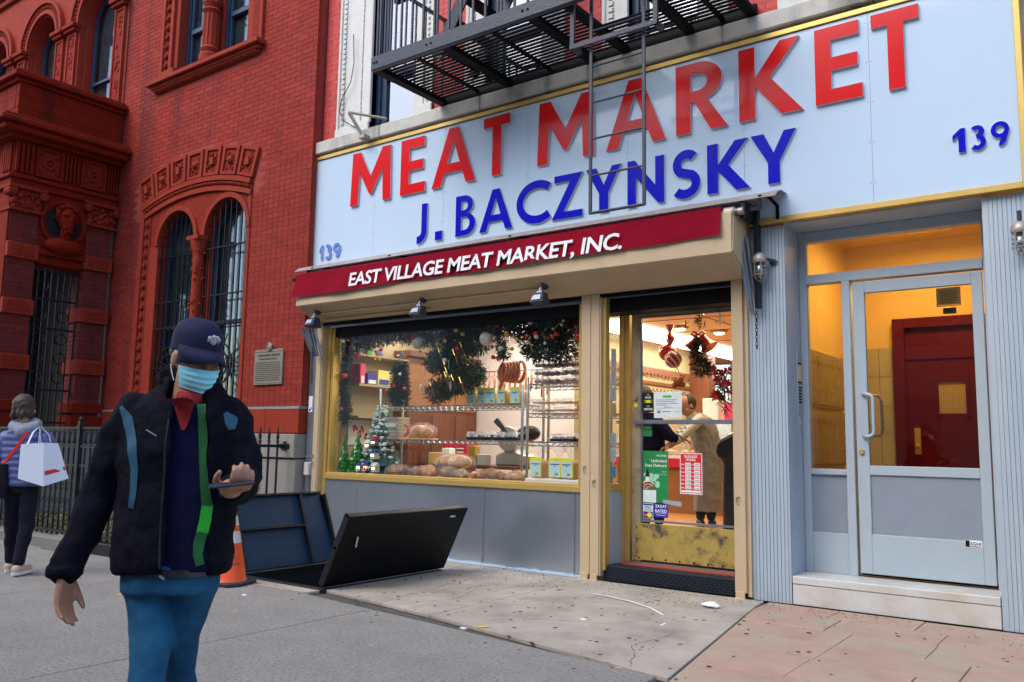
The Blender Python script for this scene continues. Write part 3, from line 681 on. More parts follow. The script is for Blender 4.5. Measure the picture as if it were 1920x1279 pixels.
def bust():
    b = MB(); X = PX+.07
    b.ball((X,yc,zc+.05), .105, 14, 10, sx=1., sy=.86, sz=1.22); b.ball((X+.05,yc,zc-.03), .06, 10, 7, sz=.9)
    b.ball((X+.10,yc,zc+.035), .022, 8, 6, sz=1.7); b.ball((X+.085,yc,zc-.015), .035, 8, 5, sy=1.5, sz=.4)
    for s_ in (-1, 1): b.ball((X+.085,yc+s_*.042,zc+.085), .028, 8, 5, sy=1.3, sz=.55); b.ball((X,yc+s_*.093,zc+.04), .03, 6, 5, sy=.4)
    for k in range(26): a = random.uniform(-.4, 3.5); b.ball((X-.02+random.uniform(-.03,.05), yc+.1*math.cos(a), zc+.10+.10*math.sin(a)), .028, 6, 4)
    for k in range(14): b.ball((X+.05+random.uniform(0,.03), yc+random.uniform(-.05,.05), zc-.07+random.uniform(-.04,.03)), .022, 6, 4)
    b.lathe([(.06,zc-.2),(.055,zc-.05)], (X-.01,yc,0), 10); b.ball((X-.03,yc,zc-.24), .17, 12, 7, sx=.6, sy=1.25, sz=.55)
    b.v = [(PX+.03+(v[0]-PX)*1.15, yc+(v[1]-yc)*1.45, zc-.02+(v[2]-zc)*1.45) for v in b.v]
    return b
part('bust', bust(), 'stone_dark', pc, smooth='all')
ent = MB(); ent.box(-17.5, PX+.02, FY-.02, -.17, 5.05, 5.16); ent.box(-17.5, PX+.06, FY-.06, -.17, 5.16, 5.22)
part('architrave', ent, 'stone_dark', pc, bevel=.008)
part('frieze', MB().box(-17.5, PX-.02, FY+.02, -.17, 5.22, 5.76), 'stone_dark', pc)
yy = [-1.80,-1.50,-1.08,-.80,-.38,-.17]
fl = MB()
for a, b in ((-1.80,-1.52),(-1.06,-.82),(-.38,-.18)):
    k = 4
    for i in range(k): w_ = (b-a)/k; fl.box(PX-.03, PX+.03, a+w_*i+.012, a+w_*(i+1)-.022, 5.27, 5.72)
for i in range(12): xx = PX-.06-.07*i-(.36 if i > 3 else 0); fl.box(xx-.045, xx, FY-.02, FY+.03, 5.27, 5.72)
parts('fluted_block', fl, 'stone_dark', pc)
for a, b in ((-1.50,-1.08),(-.80,-.40)):
    q = MB(); q.box(PX-.03,PX+.025,a,a+.05,5.26,5.73); q.box(PX-.03,PX+.025,b-.05,b,5.26,5.73); q.box(PX-.03,PX+.025,a+.05,b-.05,5.26,5.31); q.box(PX-.03,PX+.025,a+.05,b-.05,5.68,5.73)
    qo = part('metope_frame', q, 'stone_dark', pc)
    q = MB(); q.box(PX-.03,PX-.005,a+.05,b-.05,5.31,5.68); cy = (a+b)/2
    for k in range(12): an = k*.5236; q.ball((PX+.005, cy+.08*math.cos(an), 5.495+.08*math.sin(an)), .034, 6, 4)
    q.ball((PX+.01,cy,5.495), .035, 8, 5)
    for sy in (-1,1):
        for sz in (-1,1): q.ball((PX,cy+sy*.12,5.495+sz*.13), .035, 6, 4)
    part('rosette', q, 'carved', qo)
co = MB(); co.box(-17.9, PX+.12, FY-.12, -.17, 5.76, 5.82); co.box(-17.9, PX+.26, FY-.26, -.17, 5.82, 5.92); co.box(-17.9, PX+.34, FY-.34, -.17, 5.92, 6.0); co.box(-17.9, PX+.28, FY-.28, -.17, 6.0, 6.06)
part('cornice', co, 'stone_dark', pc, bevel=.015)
part('attic_wall', MB().box(-17.5, PX-.008, FY+.012, -.17, 6.06, 6.66), 'brickd', pc)
z = 6.07; i = 0
while z < 6.6:
    y = FY-(.16 if i % 2 else 0)
    while y < -.19:
        a, b = max(y, FY), min(y+.31, -.18)
        if b-a > .03: part('attic_block', MB().box(PX-.1, PX+random.uniform(0,.004), a, b-.007, z, z+.19), 'stone_dark', pc)
        y += .317
    x = PX-.1
    while x > -16.9: part('attic_block', MB().box(x-.31, x-.007, FY-random.uniform(0,.004), FY+.1, z, z+.19), 'stone_dark', pc); x -= .317
    z += .197; i += 1
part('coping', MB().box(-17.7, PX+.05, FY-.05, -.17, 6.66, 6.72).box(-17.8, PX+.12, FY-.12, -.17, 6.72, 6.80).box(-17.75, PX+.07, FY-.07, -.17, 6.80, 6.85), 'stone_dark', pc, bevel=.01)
part('stoop', MB().box(-17.5, PX-.02, FY+.02, -.2, 0, 1.42), 'granite', pc, bevel=.01)
part('interior_wall', MB().box(-15.6,-15.5,-1.8,-.2,1.42,5).box(-15.6,-13.9,-.3,-.2,1.42,5), 'dim', pc)
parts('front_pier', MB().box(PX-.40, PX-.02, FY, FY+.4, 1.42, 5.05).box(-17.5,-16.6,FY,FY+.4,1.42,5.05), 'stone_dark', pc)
part('blue_door', MB().box(-15.46,-15.40,-1.2,-.5,1.42,3.2), 'navywin', pc)
gt = MB()
for k in range(8): y = -1.36+k*.1; gt.bar((PX-.12,y,1.45), (PX-.12,y,3.9), .02)
for zz in (1.5,2.0,2.95,3.4,3.85): gt.bar((PX-.12,-1.37,zz), (PX-.12,-.66,zz), .03)
for zz in (2.2,2.5,2.8,3.15,3.62):
    for yy_ in (-1.18,-.86): gt.tube([(PX-.12, yy_+.085*math.cos(i*.5236), zz+.085*math.sin(i*.5236)) for i in range(13)], .012, 5)
part('iron_gate', gt, 'black', pc)

# ------------------------------------------------------------ bronze plaque
pl = thing('bronze_plaque', 'grey bronze history plaque with round crest on the brick wall', 'plaque', (-9.28, YB-.02, 2.0))
MT['bronze'] = mat('bronze', (.23, .215, .17), .5, metal=.45, var=.1, scale=8, bump=.1)
MT['bronzetext'] = mat('bronze_dark', (.07, .06, .045), .6)
part('plate', MB().box(-9.58,-8.99,YB-.03,YB+.0,2.02,2.49).box(-9.56,-9.01,YB-.036,YB-.03,2.04,2.05).box(-9.56,-9.01,YB-.036,YB-.03,2.46,2.47), 'bronze', pl, bevel=.004)
part('crest', MB().lathe([(.062,YB-.0),(.062,YB-.045),(.05,YB-.05),(.045,YB-.04),(.02,YB-.05)], (-9.27,0,2.52), 16, 'y'), 'bronze', pl, smooth=True)
tl = MB()
for z_, x0_, x1_, h_ in ((2.395,-9.50,-9.06,.032),(2.352,-9.48,-9.10,.020)):
    x = x0_
    while x < x1_: w_ = random.uniform(.008,.018); tl.box(x, x+w_, YB-.0335, YB-.03, z_+random.uniform(0,.006), z_+h_); x += w_+random.choice((.005,.005,.016))
part('heading', tl, 'bronzetext', pl)
tl = MB()
for i in range(10):
    x = -9.54; zz = 2.31-i*.026
    while x < -9.05:
        w_ = random.uniform(.012,.045); tl.box(x, min(x+w_,-9.03), YB-.0335, YB-.03, zz, zz+.011); x += w_+.009
part('small_print', tl, 'bronzetext', pl)
# ------------------------------------------------------------ shop building: upper wall, windows, ledge
sb = thing('shop_building', 'red painted brick tenement with white window surrounds above the shop sign', 'building', (-4.5, 3, 0))
SX0, SX1 = -8.60, 1.6
wins = [(-7.70,-6.93),(-5.83,-5.05),(-3.98,-3.20),(-2.13,-1.35),(-.28,.50)]
SW = .30
ub = MB(); z = 5.24; row = 0
while z < 9.4:
    x = SX0-(.11 if row % 2 else 0)
    while x < SX1:
        a, b = max(x, SX0), min(x+.216, SX1)
        for w0, w1 in wins:
            w0 -= SW+.32*(w0 < -7); w1 += SW
            if a < w0 < b: b = w0
            elif a < w1 < b: a = w1
            elif a >= w0 and b <= w1: a = b
        if b-a > .03: ub.box(a, b-.003, -random.uniform(0, .0022), .06, z, z+.0685)
        x += .22
    z += .0715; row += 1
part('brickwork', ub, 'paintred', sb, kind='stuff')
m = MB(); xx = SX0
for w0, w1 in wins: m.box(xx, w0, .004, .3, 5.2, 9.4); xx = w1
m.box(xx, SX1, .004, .3, 5.2, 9.4); m.box(SX0, SX1, .0, .3, 9.4, 13)
part('wall', m, 'paintred', sb)
part('lower_wall', MB().box(SX0, SX1, .1, .3, 3.32, 5.2), 'ledge', sb)
x = SX0-.12
while x < SX1:
    b = min(x+random.uniform(1.1, 1.7), SX1)
    part('ledge_stone', MB().box(x+.002, b-.002, -.10, .1, 5.07, 5.235), 'ledge', sb, bevel=.012); x = b
for w0, w1 in wins:
    l0 = w0-SW-.32*(w0 < -7)
    s = MB(); s.box(l0, l0+.04, -.035, .12, 5.237, 9.4); s.box(w0-.15, w0, -.03, .25, 5.237, 9.4); s.box(w1, w1+.15, -.03, .25, 5.237, 9.4); s.box(w1+.26, w1+SW, -.035, .12, 5.237, 9.4); s.box(l0, w0-.0, -.05, .12, 5.237, 5.36); s.box(w1, w1+SW, -.05, .12, 5.237, 5.36)
    so_ = part('window_surround', s, 'white', sb, bevel=.006)
    c = MB(); c.box(l0+.04, w0-.15, -.012, .1, 5.36, 9.4); c.box(w1+.15, w1+.26, -.012, .1, 5.36, 9.4); zz = 5.42
    while zz < 9.3:
        c.box(l0+.075, l0+.125, -.032, .0, zz, zz+.045); c.box(w0-.185, w0-.165, -.03, .0, zz, zz+.014); c.box(w0-.185, w0-.165, -.03, .0, zz+.03, zz+.044)
        c.ball((w1+.205,-.012,zz), .025, 6, 4); zz += .07
    part('egg_and_dart', c, 'white', so_)
    f = MB(); f.box(w0, w0+.07, .08, .17, 5.237, 9.4); f.box(w0+.07, w0+.15, .11, .2, 5.237, 9.4); f.box(w1-.06, w1, .08, .17, 5.237, 9.4); f.box(w0+.15, w1-.06, .1, .18, 5.237, 5.33); f.box(w0+.15, w1-.06, .07, .15, 5.92, 5.99); f.box(w0+.15, w1-.06, .04, .10, 7.0, 7.06)
    wf = part('window_frame', f, 'navywin', sb)
    part('pane', MB().box(w0+.1, w1-.05, .145, .152, 5.3, 9.3), 'winglass', wf)
    part('blind', MB().box(w0+.1, w1-.05, .40, .41, 5.3, 9.3), 'curtain', wf)
part('dark_room', MB().box(-8.4, 1.4, 1.3, 1.35, 5.2, 9.4).box(-8.5, 1.5, .3, 6, 5.05, 5.15), 'dim', sb)
bl_ = thing('bracket_light', 'small weathered metal arm bracket on the stone ledge beside the upper window', 'bracket', (-7.75,-.12,5.1))
b = MB(); b.bar((-7.66,-.16,5.10), (-7.78,-.30,5.40), .075, .03); b.bar((-7.78,-.30,5.40), (-7.35,-.06,5.30), .06, .02); b.box(-7.70,-7.60,-.2,-.1,5.07,5.12)
part('arm', b, 'hood', bl_, bevel=.004)
wr = MB(); wr.tube([(-8.02,-.06,6.6),(-7.99,-.06,6.2),(-8.04,-.06,5.95),(-8.20,-.06,5.75),(-8.23,-.06,5.6),(-8.15,-.06,5.45),(-7.85,-.07,5.27)], .006, 5)
part('cable', wr, 'black', bl_)

# ------------------------------------------------------------ main sign
sg = thing('shop_sign', 'long white shop fascia sign with red and blue raised letters and gold edging', 'sign', (-4.6,-.05,3.3))
GX0, GX1, GZ0, GZ1, GY = -8.66, -.60, 3.325, 4.985, -.055
seams = [GX0,-7.52,-6.38,-5.18,-3.96,-2.76,-1.66,GX1]
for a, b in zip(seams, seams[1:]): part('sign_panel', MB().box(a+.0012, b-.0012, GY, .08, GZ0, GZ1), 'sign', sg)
f = MB(); f.box(GX0-.045, GX0, GY-.02, .09, GZ0-.05, GZ1+.05); f.box(GX1, GX1+.045, GY-.02, .09, GZ0-.05, GZ1+.05); f.box(GX0, GX1, GY-.02, .09, GZ1+.008, GZ1+.055); f.box(GX0, GX1, GY-.02, .09, GZ0-.05, GZ0-.0)
part('gold_frame', f, 'gold', sg, bevel=.003)
part('shadow_gap', MB().box(GX0, GX1, GY+.004, .085, GZ1, GZ1+.008), 'blackrough', sg)
sc_ = MB()
for sx in seams[1:-1]:
    for zz in (3.5,3.85,4.2,4.55,4.9): sc_.ball((sx+.02,GY,zz), .004, 6, 4); sc_.ball((sx-.02,GY,zz), .004, 6, 4)
part('screws', sc_, 'dgrey', sg)
red = [('M',-7.93,-7.22),('E',-7.06,-6.66),('A',-6.55,-5.89),('T',-5.78,-5.41),('M',-5.04,-4.33),('A',-4.19,-3.53),('R',-3.42,-2.90),('K',-2.79,-2.21),('E',-2.10,-1.71),('T',-1.63,-1.26)]
for i, (ch, a, b) in enumerate(red): letter(ch, a, b, 4.255, .685, GY, .030, 'signred', sg, label='red raised letter '+ch)
blue = [('J',-6.82,-6.60),('.',-6.48,-6.37),('B',-6.17,-5.88),('A',-5.82,-5.36),('C',-5.31,-4.91),('Z',-4.85,-4.47),('Y',-4.43,-4.02),('N',-3.95,-3.55),('S',-3.46,-3.19),('K',-3.11,-2.70),('Y',-2.69,-2.28)]
for ch, a, b in blue:
    h = .105 if ch == '.' else .47
    letter(ch, a, b, 3.63, h, GY, .024, 'signblue', sg, t=.185, label='blue raised full stop' if ch == '.' else 'blue raised letter '+ch)
for ch, a, b in (('1',-1.055,-.965),('3',-.925,-.825),('9',-.79,-.665)): letter(ch, a, b, 3.625, .195, GY, .02, 'signblue', sg, t=.19, label='blue raised number '+ch)
for ch, a, b in (('1',-8.485,-8.42),('3',-8.375,-8.255),('9',-8.225,-8.09)): letter(ch, a, b, 3.625, .195, GY, .02, 'signglare', sg, t=.19, label='blue number paled by painted glare, '+ch)

# ------------------------------------------------------------ awning: hood, rollers, valance, brackets
aw = thing('shop_awning', 'rolled maroon canvas awning with white lettering under a metal hood', 'awning', (-5.6,-.3,3.1))
hd = MB(); P = [(-.06,3.53),(-.20,3.525),(-.30,3.49),(-.36,3.435),(-.352,3.43),(-.295,3.483),(-.198,3.517),(-.06,3.52)]
hd.prism(P, -8.62, -2.38, 'x'); part('hood', hd, 'hood', aw)
part('roller', MB().lathe([(.028,-8.40),(.028,-2.55)], (0,-.20,3.40), 12, 'x'), 'pipe', aw, smooth=True)
part('front_roller', MB().lathe([(.035,-8.52),(.035,-2.70)], (0,-.36,3.34), 12, 'x'), 'pipe', aw, smooth=True)
vl = MB(); nx, nz = 90, 6; V = []; F = []
for i in range(nx+1):
    x = -8.46+(-2.83+8.46)*i/nx
    for j in range(nz+1):
        t = j/nz; y = -.455-.008*math.sin(x*9+1.3*t)*t-.012*math.sin(x*2.3)*t+.012*math.cos(t*3)
        if i == 0: y -= .02*t
        tr_ = (x+8.46)/5.63; V.append((x+(-.05*t if i == 0 else 0), y, 3.355+.03*tr_-(.285-.03*tr_)*t-.006*math.sin(x*3.1)*t))
for i in range(nx):
    for j in range(nz): a = i*(nz+1)+j; F.append((a, a+1, a+nz+2, a+nz+1))
part('valance', MB().add(V, F), 'awn', aw, smooth='all')
n_ = len(V)
top = MB(); top.prism([(-.44,3.362),(-.42,3.378),(-.30,3.385),(-.30,3.37),(-.42,3.366)], -8.46, -2.83, 'x'); part('canvas_roll', top, 'awn', aw)
text_part('lettering', 'EAST VILLAGE MEAT MARKET, INC.', -7.47, -.482, 3.125, .158, 'whitep', aw, width=3.68, offset=.022, shear=.16, sp=.95)
bk = MB()
for x in (-8.3,-6.95,-5.2,-2.52): bk.bar((x,-.06,3.50), (x,-.34,3.46), .03, .012); bk.bar((x,-.34,3.46), (x,-.36,3.34), .03, .012)
bk.bar((-2.46,-.07,3.30), (-2.46,-.075,3.42), .03, .012); bk.bar((-2.46,-.075,3.42), (-2.50,-.20,3.49), .03, .012); bk.bar((-8.62,-.36,3.33),(-8.5,-.36,3.33),.04)
parts('hood_bracket', bk, 'blackrough', aw)
part('end_bracket', MB().box(-2.70,-2.655,-.34,-.10,3.28,3.44).box(-2.665,-2.625,-.12,-.04,2.52,3.44), 'black', aw, bevel=.004)
part('roller_cap', MB().lathe([(.05,-2.83),(.05,-2.74),(.035,-2.73),(.035,-2.66)], (0,-.36,3.34), 12, 'x'), 'hood', aw, smooth=True)
ar_ = MB()
for i, (dx, zt, zb) in enumerate(((0,3.32,2.72),(.03,3.2,2.5),(.055,3.1,2.46),(.075,3.16,2.62))):
    ar_.bar((-2.79+dx,-.30+.05*i,zt), (-2.735+dx*.8,-.13+.02*i,zb), .022, .034)
part('folding_arm', ar_, 'pipe', aw, bevel=.003)
a2 = MB()
for i in range(4): a2.bar((-8.50+i*.03,-.30+.03*i,2.72), (-8.44+i*.03,-.14,2.36), .018, .03)
a2.bar((-8.36,-.20,2.66),(-8.31,-.1,2.36),.03,.03)
part('folding_arm', a2, 'pipe', aw, bevel=.003)
def chain(x, y, z1, z0, px=0):
    c = MB(); z = z1; i = 0
    while z > z0:
        pts = [((.011*math.cos(t) if i % 2 else 0), (0 if i % 2 else .011*math.cos(t)), .019*math.sin(t)) for t in [k*math.pi/4 for k in range(9)]]
        c.tube([(x+p[0]+px*(z1-z), y+p[1], z+p[2]) for p in pts], .0035, 4, False); z -= .030; i += 1
    return c
part('chain', chain(-2.645,-.13,3.25,2.15), 'black', aw); part('chain', chain(-8.40,-.18,2.66,2.02), 'black', aw)

# ------------------------------------------------------------ shutter housing and storefront
sf = thing('storefront', 'beige roller shutter housing and gold framed storefront of the shop', 'storefront', (-5.6,0,0))
P = [(.0,3.36),(-.40,3.36),(-.43,3.32),(-.43,2.975),(-.415,2.96),(-.10,2.80),(.0,2.80)]
hs = [-8.47,-6.9,-5.0,-2.745]
for a, b in zip(hs, hs[1:]): part('shutter_housing', MB().prism(P, a+.001, b-.001, 'x'), 'beige', sf)
part('housing_end', MB().prism([(.0,3.34),(-.39,3.34),(-.42,2.99),(-.10,2.82),(.0,2.82)], -2.747, -2.735, 'x'), 'beige', sf)
part('shutter_slot', MB().box(-8.38,-2.80,-.05,-.015,2.765,2.80), 'blackrough', sf)
part('header_trim', MB().box(-8.36,-4.48,.0,.05,2.735,2.765).box(-4.26,-2.90,.0,.05,2.76,2.80), 'pipe', sf)
cp = MB()
for yy_, zz in ((-.27,2.872),(-.16,2.818)): cp.tube([(-8.2,yy_,zz),(-4.78 if yy_ < -.2 else -6.44,yy_,zz)], .0105, 8)
part('conduit', cp, 'beige', sf, smooth=True)
def rail(x0, x1, y0=-.06, y1=.03):
    m = MB(); m.box(x0, x1, y0, y1, .05, 2.80); m.box(x0+.008, x1-.012, y0-.012, y0, .0, .065); m.box(x0-.012, x1-.002, y0-.045, y0+.01, -.002, .008); return m
for a, b in ((-8.47,-8.385),(-4.485,-4.378),(-4.374,-4.275),(-2.905,-2.80)): part('shutter_rail', rail(a, b), 'beige', sf, bevel=.004)
parts('rail_flange', MB().box(-2.80,-2.765,-.03,.03,.02,2.8).box(-4.272,-4.262,-.05,.03,.05,2.78).box(-8.382,-8.37,-.05,.03,.05,2.76), 'beige', sf)
for x, z in ((-4.43,1.06),(-4.32,.93),(-8.43,1.0),(-2.86,.84)):
    k = MB(); k.tube([(x+.022*math.cos(t), -.068, z+.03*math.sin(t)) for t in [R(60+i*24) for i in range(10)]], .005, 5); k.ball((x+.006,-.064,z), .007, 6, 4)
    part('shutter_lock', k, 'hood', sf)
# window bay
GYW = .10
wf_ = MB(); wf_.box(-8.37,-8.30,.02,.12,.0,2.76); wf_.box(-8.295,-8.255,.04,.14,.90,2.74); wf_.box(-4.56,-4.487,.02,.12,.90,2.74)
parts('window_post', wf_, 'gold', sf, bevel=.003)
part('window_sill', MB().box(-8.30,-4.487,.0,.12,.825,.885).box(-8.30,-4.487,.02,.16,.885,.905), 'gold', sf, bevel=.004)
part('shop_window_pane', MB().box(-8.26,-4.49,GYW,GYW+.006,.90,2.75), 'shopglass', sf)
part('window_header', MB().box(-8.37,-2.9,.06,.30,2.62,3.3), 'blackrough', sf)
for a, b in ((-8.30,-7.72),(-7.72,-5.76),(-5.76,-4.60),(-4.60,-4.487)): part('steel_panel', MB().box(a+.0015, b-.0015, .025, .08, .02, .822), 'alu', sf)
part('seam_strip', MB().box(-5.77,-5.75,.018,.028,.03,.82).box(-4.606,-4.594,.018,.028,.03,.82), 'pipe', sf)
# caulked foot of the steel panels, flaking
ck = MB(); x = -6.6
while x < -4.5:
    b = x+random.uniform(.04,.12); ck.box(x, b, .0, .03, -.002, random.uniform(.016, .03)); x = b
part('caulk', ck, 'sign', sf)
part('display_floor', MB().box(-8.3,-4.27,.14,1.05,.70,.875), 'wood2', sf)
# doorway
DY = .35
dr = MB(); dr.box(-4.262,-4.225,-.02,.06,.1,2.8); dr.box(-4.262,-4.225,.06,DY+.02,.84,.92); dr.box(-4.262,-4.215,DY-.03,DY+.03,.14,2.8); dr.box(-4.215,-4.155,DY-.01,DY+.06,.14,2.8)
part('doorway_frame', dr, 'gold', sf, bevel=.003)
part('side_panel', MB().box(-4.258,-4.235,.06,DY-.03,.14,.84), 'rib', sf)
part('side_pane', MB().box(-4.248,-4.244,.06,DY-.03,.92,2.75), 'shopglass', sf)
nt_ = MB(); zz = 1.30
for i in range(14): nt_.box(-4.233,-4.231,.10+.05*(i%2),.12+.05*(i%2), .3+i*.035, .305+i*.035)
part('scuffs', nt_, 'hood', sf)
ds = thing('shop_door', 'glass shop door with worn brass kick plate and stickers beside the display window', 'door', (-4.13,DY,.15))
d = MB(); d.box(-4.135,-4.035,DY,DY+.045,.17,2.72); d.box(-2.97,-2.90,DY,DY+.045,.17,2.72); d.box(-4.035,-2.97,DY,DY+.045,2.60,2.72)
part('door_frame', d, 'greybrass', ds, bevel=.004)
part('door_pane', MB().box(-4.035,-2.97,DY+.02,DY+.026,.555,2.60), 'doorglass', ds)
part('glazing_bead', MB().box(-4.035,-4.022,DY-.004,DY+.03,.56,2.60).box(-4.022,-2.97,DY-.004,DY+.03,.555,.575).box(-4.022,-2.97,DY-.004,DY+.03,2.585,2.60), 'pipe', ds)
kp = part('kick_plate', MB().box(-4.09,-2.97,DY-.006,DY+.02,.185,.54), 'brass', ds, bevel=.003)
sc2 = MB()
for i in range(8): sc2.ball((-4.05+i*.145,DY-.006,.205), .010, 8, 4); 
for i in range(3): sc2.ball((-4.075,DY-.006,.22+i*.14), .008, 8, 4)
part('screws', sc2, 'blackrough', kp)
part('push_bar', MB().box(-4.10,-2.95,DY-.05,DY-.01,1.515,1.555), 'pipe', ds, bevel=.004)
part('door_lock', MB().lathe([(.026,DY-.012),(.022,DY-.02),(.012,DY-.02)], (-4.085,0,1.78), 12, 'y'), 'steel', ds)
part('door_header', MB().box(-4.225,-2.90,DY,DY+.06,2.725,2.80), 'wood', ds)
part('transom_strip', MB().box(-3.98,-2.92,.20,.22,2.78,2.83), 'beige', ds)
stp = thing('door_step', 'dark diamond plate steel doorstep under the glass shop door', 'step', (-3.6,.1,0))
part('riser', MB().box(-4.262,-2.905,.012,.40,-.0,.145), 'diamond', stp, bevel=.006)
dp = MB()
for i in range(50):
    for j in range(6):
        x = -4.24+i*.027; z = .015+j*.024
        if (i+j) % 2: dp.bar((x-.009,.010,z-.006), (x+.009,.010,z+.006), .004, .005)
        else: dp.bar((x-.009,.010,z+.006), (x+.009,.010,z-.006), .004, .005)
for i in range(50):
    for j in range(6):
        x = -4.24+i*.027; y = .03+j*.026; s_ = 1 if (i+j) % 2 else -1
        dp.bar((x-.009,y-s_*.006,.146), (x+.009,y+s_*.006,.146), .005, .004)
part('tread_pattern', dp, 'dgrey', stp, kind='stuff')
part('red_tread', MB().box(-4.21,-2.905,.20,.345,.145,.152), 'tread', stp)
part('threshold', MB().box(-4.2,-2.905,.335,.40,.152,.165), 'pipe', stp)
# left side steel strip with junction box
ub_ = thing('utility_box', 'white junction box with stickers on the steel strip beside the shutter rail', 'utility box', (-8.55,-.03,.9))
part('strip', MB().box(-8.60,-8.475,-.05,.1,.0,2.80), 'alu', ub_)
part('box', MB().box(-8.575,-8.49,-.10,-.05,.86,1.02), 'white', ub_, bevel=.006)
part('small_pipe', MB().tube([(-8.52,-.08,.86),(-8.50,-.07,.6),(-8.50,-.07,.1)], .009, 6), 'pipe', ub_)
part('sticker', MB().box(-8.585,-8.515,-.054,-.05,1.66,1.86), 'whitep', ub_)
part('sticker', MB().box(-8.57,-8.545,-.056,-.054,1.67,1.70).box(-8.54,-8.525,-.056,-.054,1.69,1.72), 'signblue', ub_)
part('hasp', MB().box(-8.60,-8.46,-.066,-.052,1.085,1.10).tube([(-8.455+.02*math.cos(t),-.07,1.105+.024*math.sin(t)) for t in [i*.63 for i in range(11)]], .005, 5), 'hood', ub_)
# floodlights
def flood(x, label, y=-.30, z=2.91):
    t = thing('floodlight', label, 'light', (x,y,z), 0, 'floodlights under the shutter housing', world=False)
    part('mount', MB().lathe([(.05,.04),(.052,.01),(.035,-.01)], (0,.0,.0), 14, 'y').ball((0,-.02,-.015), .03, 10, 6), 'dgrey', t, smooth=True)
    part('arm', MB().tube([(0,-.02,-.02),(-.015,-.04,-.06),(-.01,-.045,-.09)], .012, 7).lathe([(.02,-.03),(.02,.03)], (-.01,-.045,-.09), 8, 'x'), 'pipe', t, smooth=True)
    h = MB(); P = [(-.045,-.10),(.045,-.10),(.065,-.21),(-.065,-.21)]
    h.add([(-.05,-.08,-.10),(.05,-.08,-.10),(.05,-.0,-.09),(-.05,-.0,-.09),(-.085,-.145,-.20),(.085,-.145,-.20),(.085,.01,-.225),(-.085,.01,-.225)], [(0,1,2,3),(4,7,6,5),(0,4,5,1),(1,5,6,2),(2,6,7,3),(3,7,4,0)])
    part('lamp_head', h, 'dgrey', t, bevel=.006)
    part('lens', MB().add([(-.045,-.118,-.125),(.045,-.118,-.125),(.055,-.142,-.175),(-.055,-.142,-.175)], [(0,1,2,3)]), 'doorpanel', t)
    return t
flood(-8.21, 'grey floodlight at the left end of the shutter housing, beside the brick wall')
flood(-6.44, 'grey floodlight under the housing above the middle left of the window'); flood(-4.79, 'grey floodlight under the housing above the right of the window')

# ------------------------------------------------------------ right part: ribbed aluminium cladding and apartment entrance
rc = thing('ribbed_cladding', 'grey blue ribbed aluminium cladding around the apartment entrance', 'cladding', (-1.7,0,0))
def ribs(x0, x1, z0, z1, y=0., flat=0.):
    m = MB(); m.box(x0, x1, y+.006, y+.06, z0, z1); x = x0+flat
    if flat: m.box(x0, x0+flat-.003, y, y+.01, z0, z1)
    while x < x1-.012:
        m.box(x, min(x+.0265, x1), y-.002, y+.01, z0, z1); x += .0315
    return m
part('ribbed_panel', ribs(-2.762,-2.43,-.0,3.262), 'rib', rc); part('ribbed_panel', ribs(-.885,.9,0,3.262,0,.045), 'rib', rc)
m = MB(); m.box(-2.433,-2.43,.06,.38,.2,3.26); y = .045
while y < .36: m.box(-2.44,-2.427,y,y+.026,.2,3.26); y += .032
part('ribbed_reveal', m, 'rib', rc)
part('reveal_right', MB().box(-.89,-.885,.06,.4,.2,3.26), 'rib', rc)
part('soffit', MB().box(-2.43,-.885,.0,.45,3.262,3.30), 'doorgrey', rc)
part('side_wall', MB().box(-2.765,-2.75,-.0,2.5,0,3.3).box(.9,1.6,.0,.3,0,3.3), 'doorgrey', rc)
ms = thing('marble_step', 'white veined marble step below the grey apartment door', 'step', (-1.7,.1,0))
part('riser', MB().box(-2.425,-.892,.006,.36,0,.165), 'marble', ms, bevel=.003)
part('tread', MB().box(-2.425,-.892,.0,.40,.168,.232), 'marble', ms, bevel=.006)
ad = thing('apartment_entrance', 'grey aluminium apartment entrance with glass door, sidelight and transom', 'door', (-1.7,.38,.23))
FYD = .38
f = MB(); f.box(-2.43,-2.365,FYD,FYD+.09,.232,3.26); f.box(-.945,-.885,FYD-.01,FYD+.09,.232,3.26); f.box(-2.365,-.945,FYD,FYD+.09,3.165,3.26); f.box(-2.365,-.945,FYD-.02,FYD+.09,2.775,2.86); f.box(-2.055,-1.985,FYD-.02,FYD+.09,.232,2.775); f.box(-2.365,-2.055,FYD,FYD+.09,1.075,1.125); f.box(-2.365,-2.055,FYD+.01,FYD+.08,.232,.575)
part('frame', f, 'doorgrey', ad, bevel=.004)
part('sidelight_panel', MB().box(-2.365,-2.055,FYD+.03,FYD+.06,.575,1.075), 'doorpanel', ad)
part('sidelight_pane', MB().box(-2.365,-2.055,FYD+.04,FYD+.046,1.125,2.775), 'vestglass', ad)
part('transom_pane', MB().box(-2.365,-.945,FYD+.04,FYD+.046,2.86,3.165), 'vestglass', ad)
f = MB(); f.box(-1.965,-1.865,FYD-.01,FYD+.04,.262,2.755); f.box(-1.035,-.955,FYD-.01,FYD+.04,.262,2.755); f.box(-1.865,-1.035,FYD-.01,FYD+.04,2.655,2.755); f.box(-1.865,-1.035,FYD-.01,FYD+.04,1.085,1.165); f.box(-1.865,-1.035,FYD-.01,FYD+.04,.262,.59)
dl = part('door_leaf', f, 'doorgrey', ad, bevel=.004)
part('door_pane', MB().box(-1.865,-1.035,FYD+.015,FYD+.021,1.165,2.655), 'vestglass', dl)
part('door_panel', MB().box(-1.865,-1.035,FYD+.008,FYD+.03,.59,1.085), 'doorpanel', dl)
part('shadow_gap', MB().box(-1.97,-.95,FYD+.045,FYD+.06,.24,.27), 'blackrough', ad)
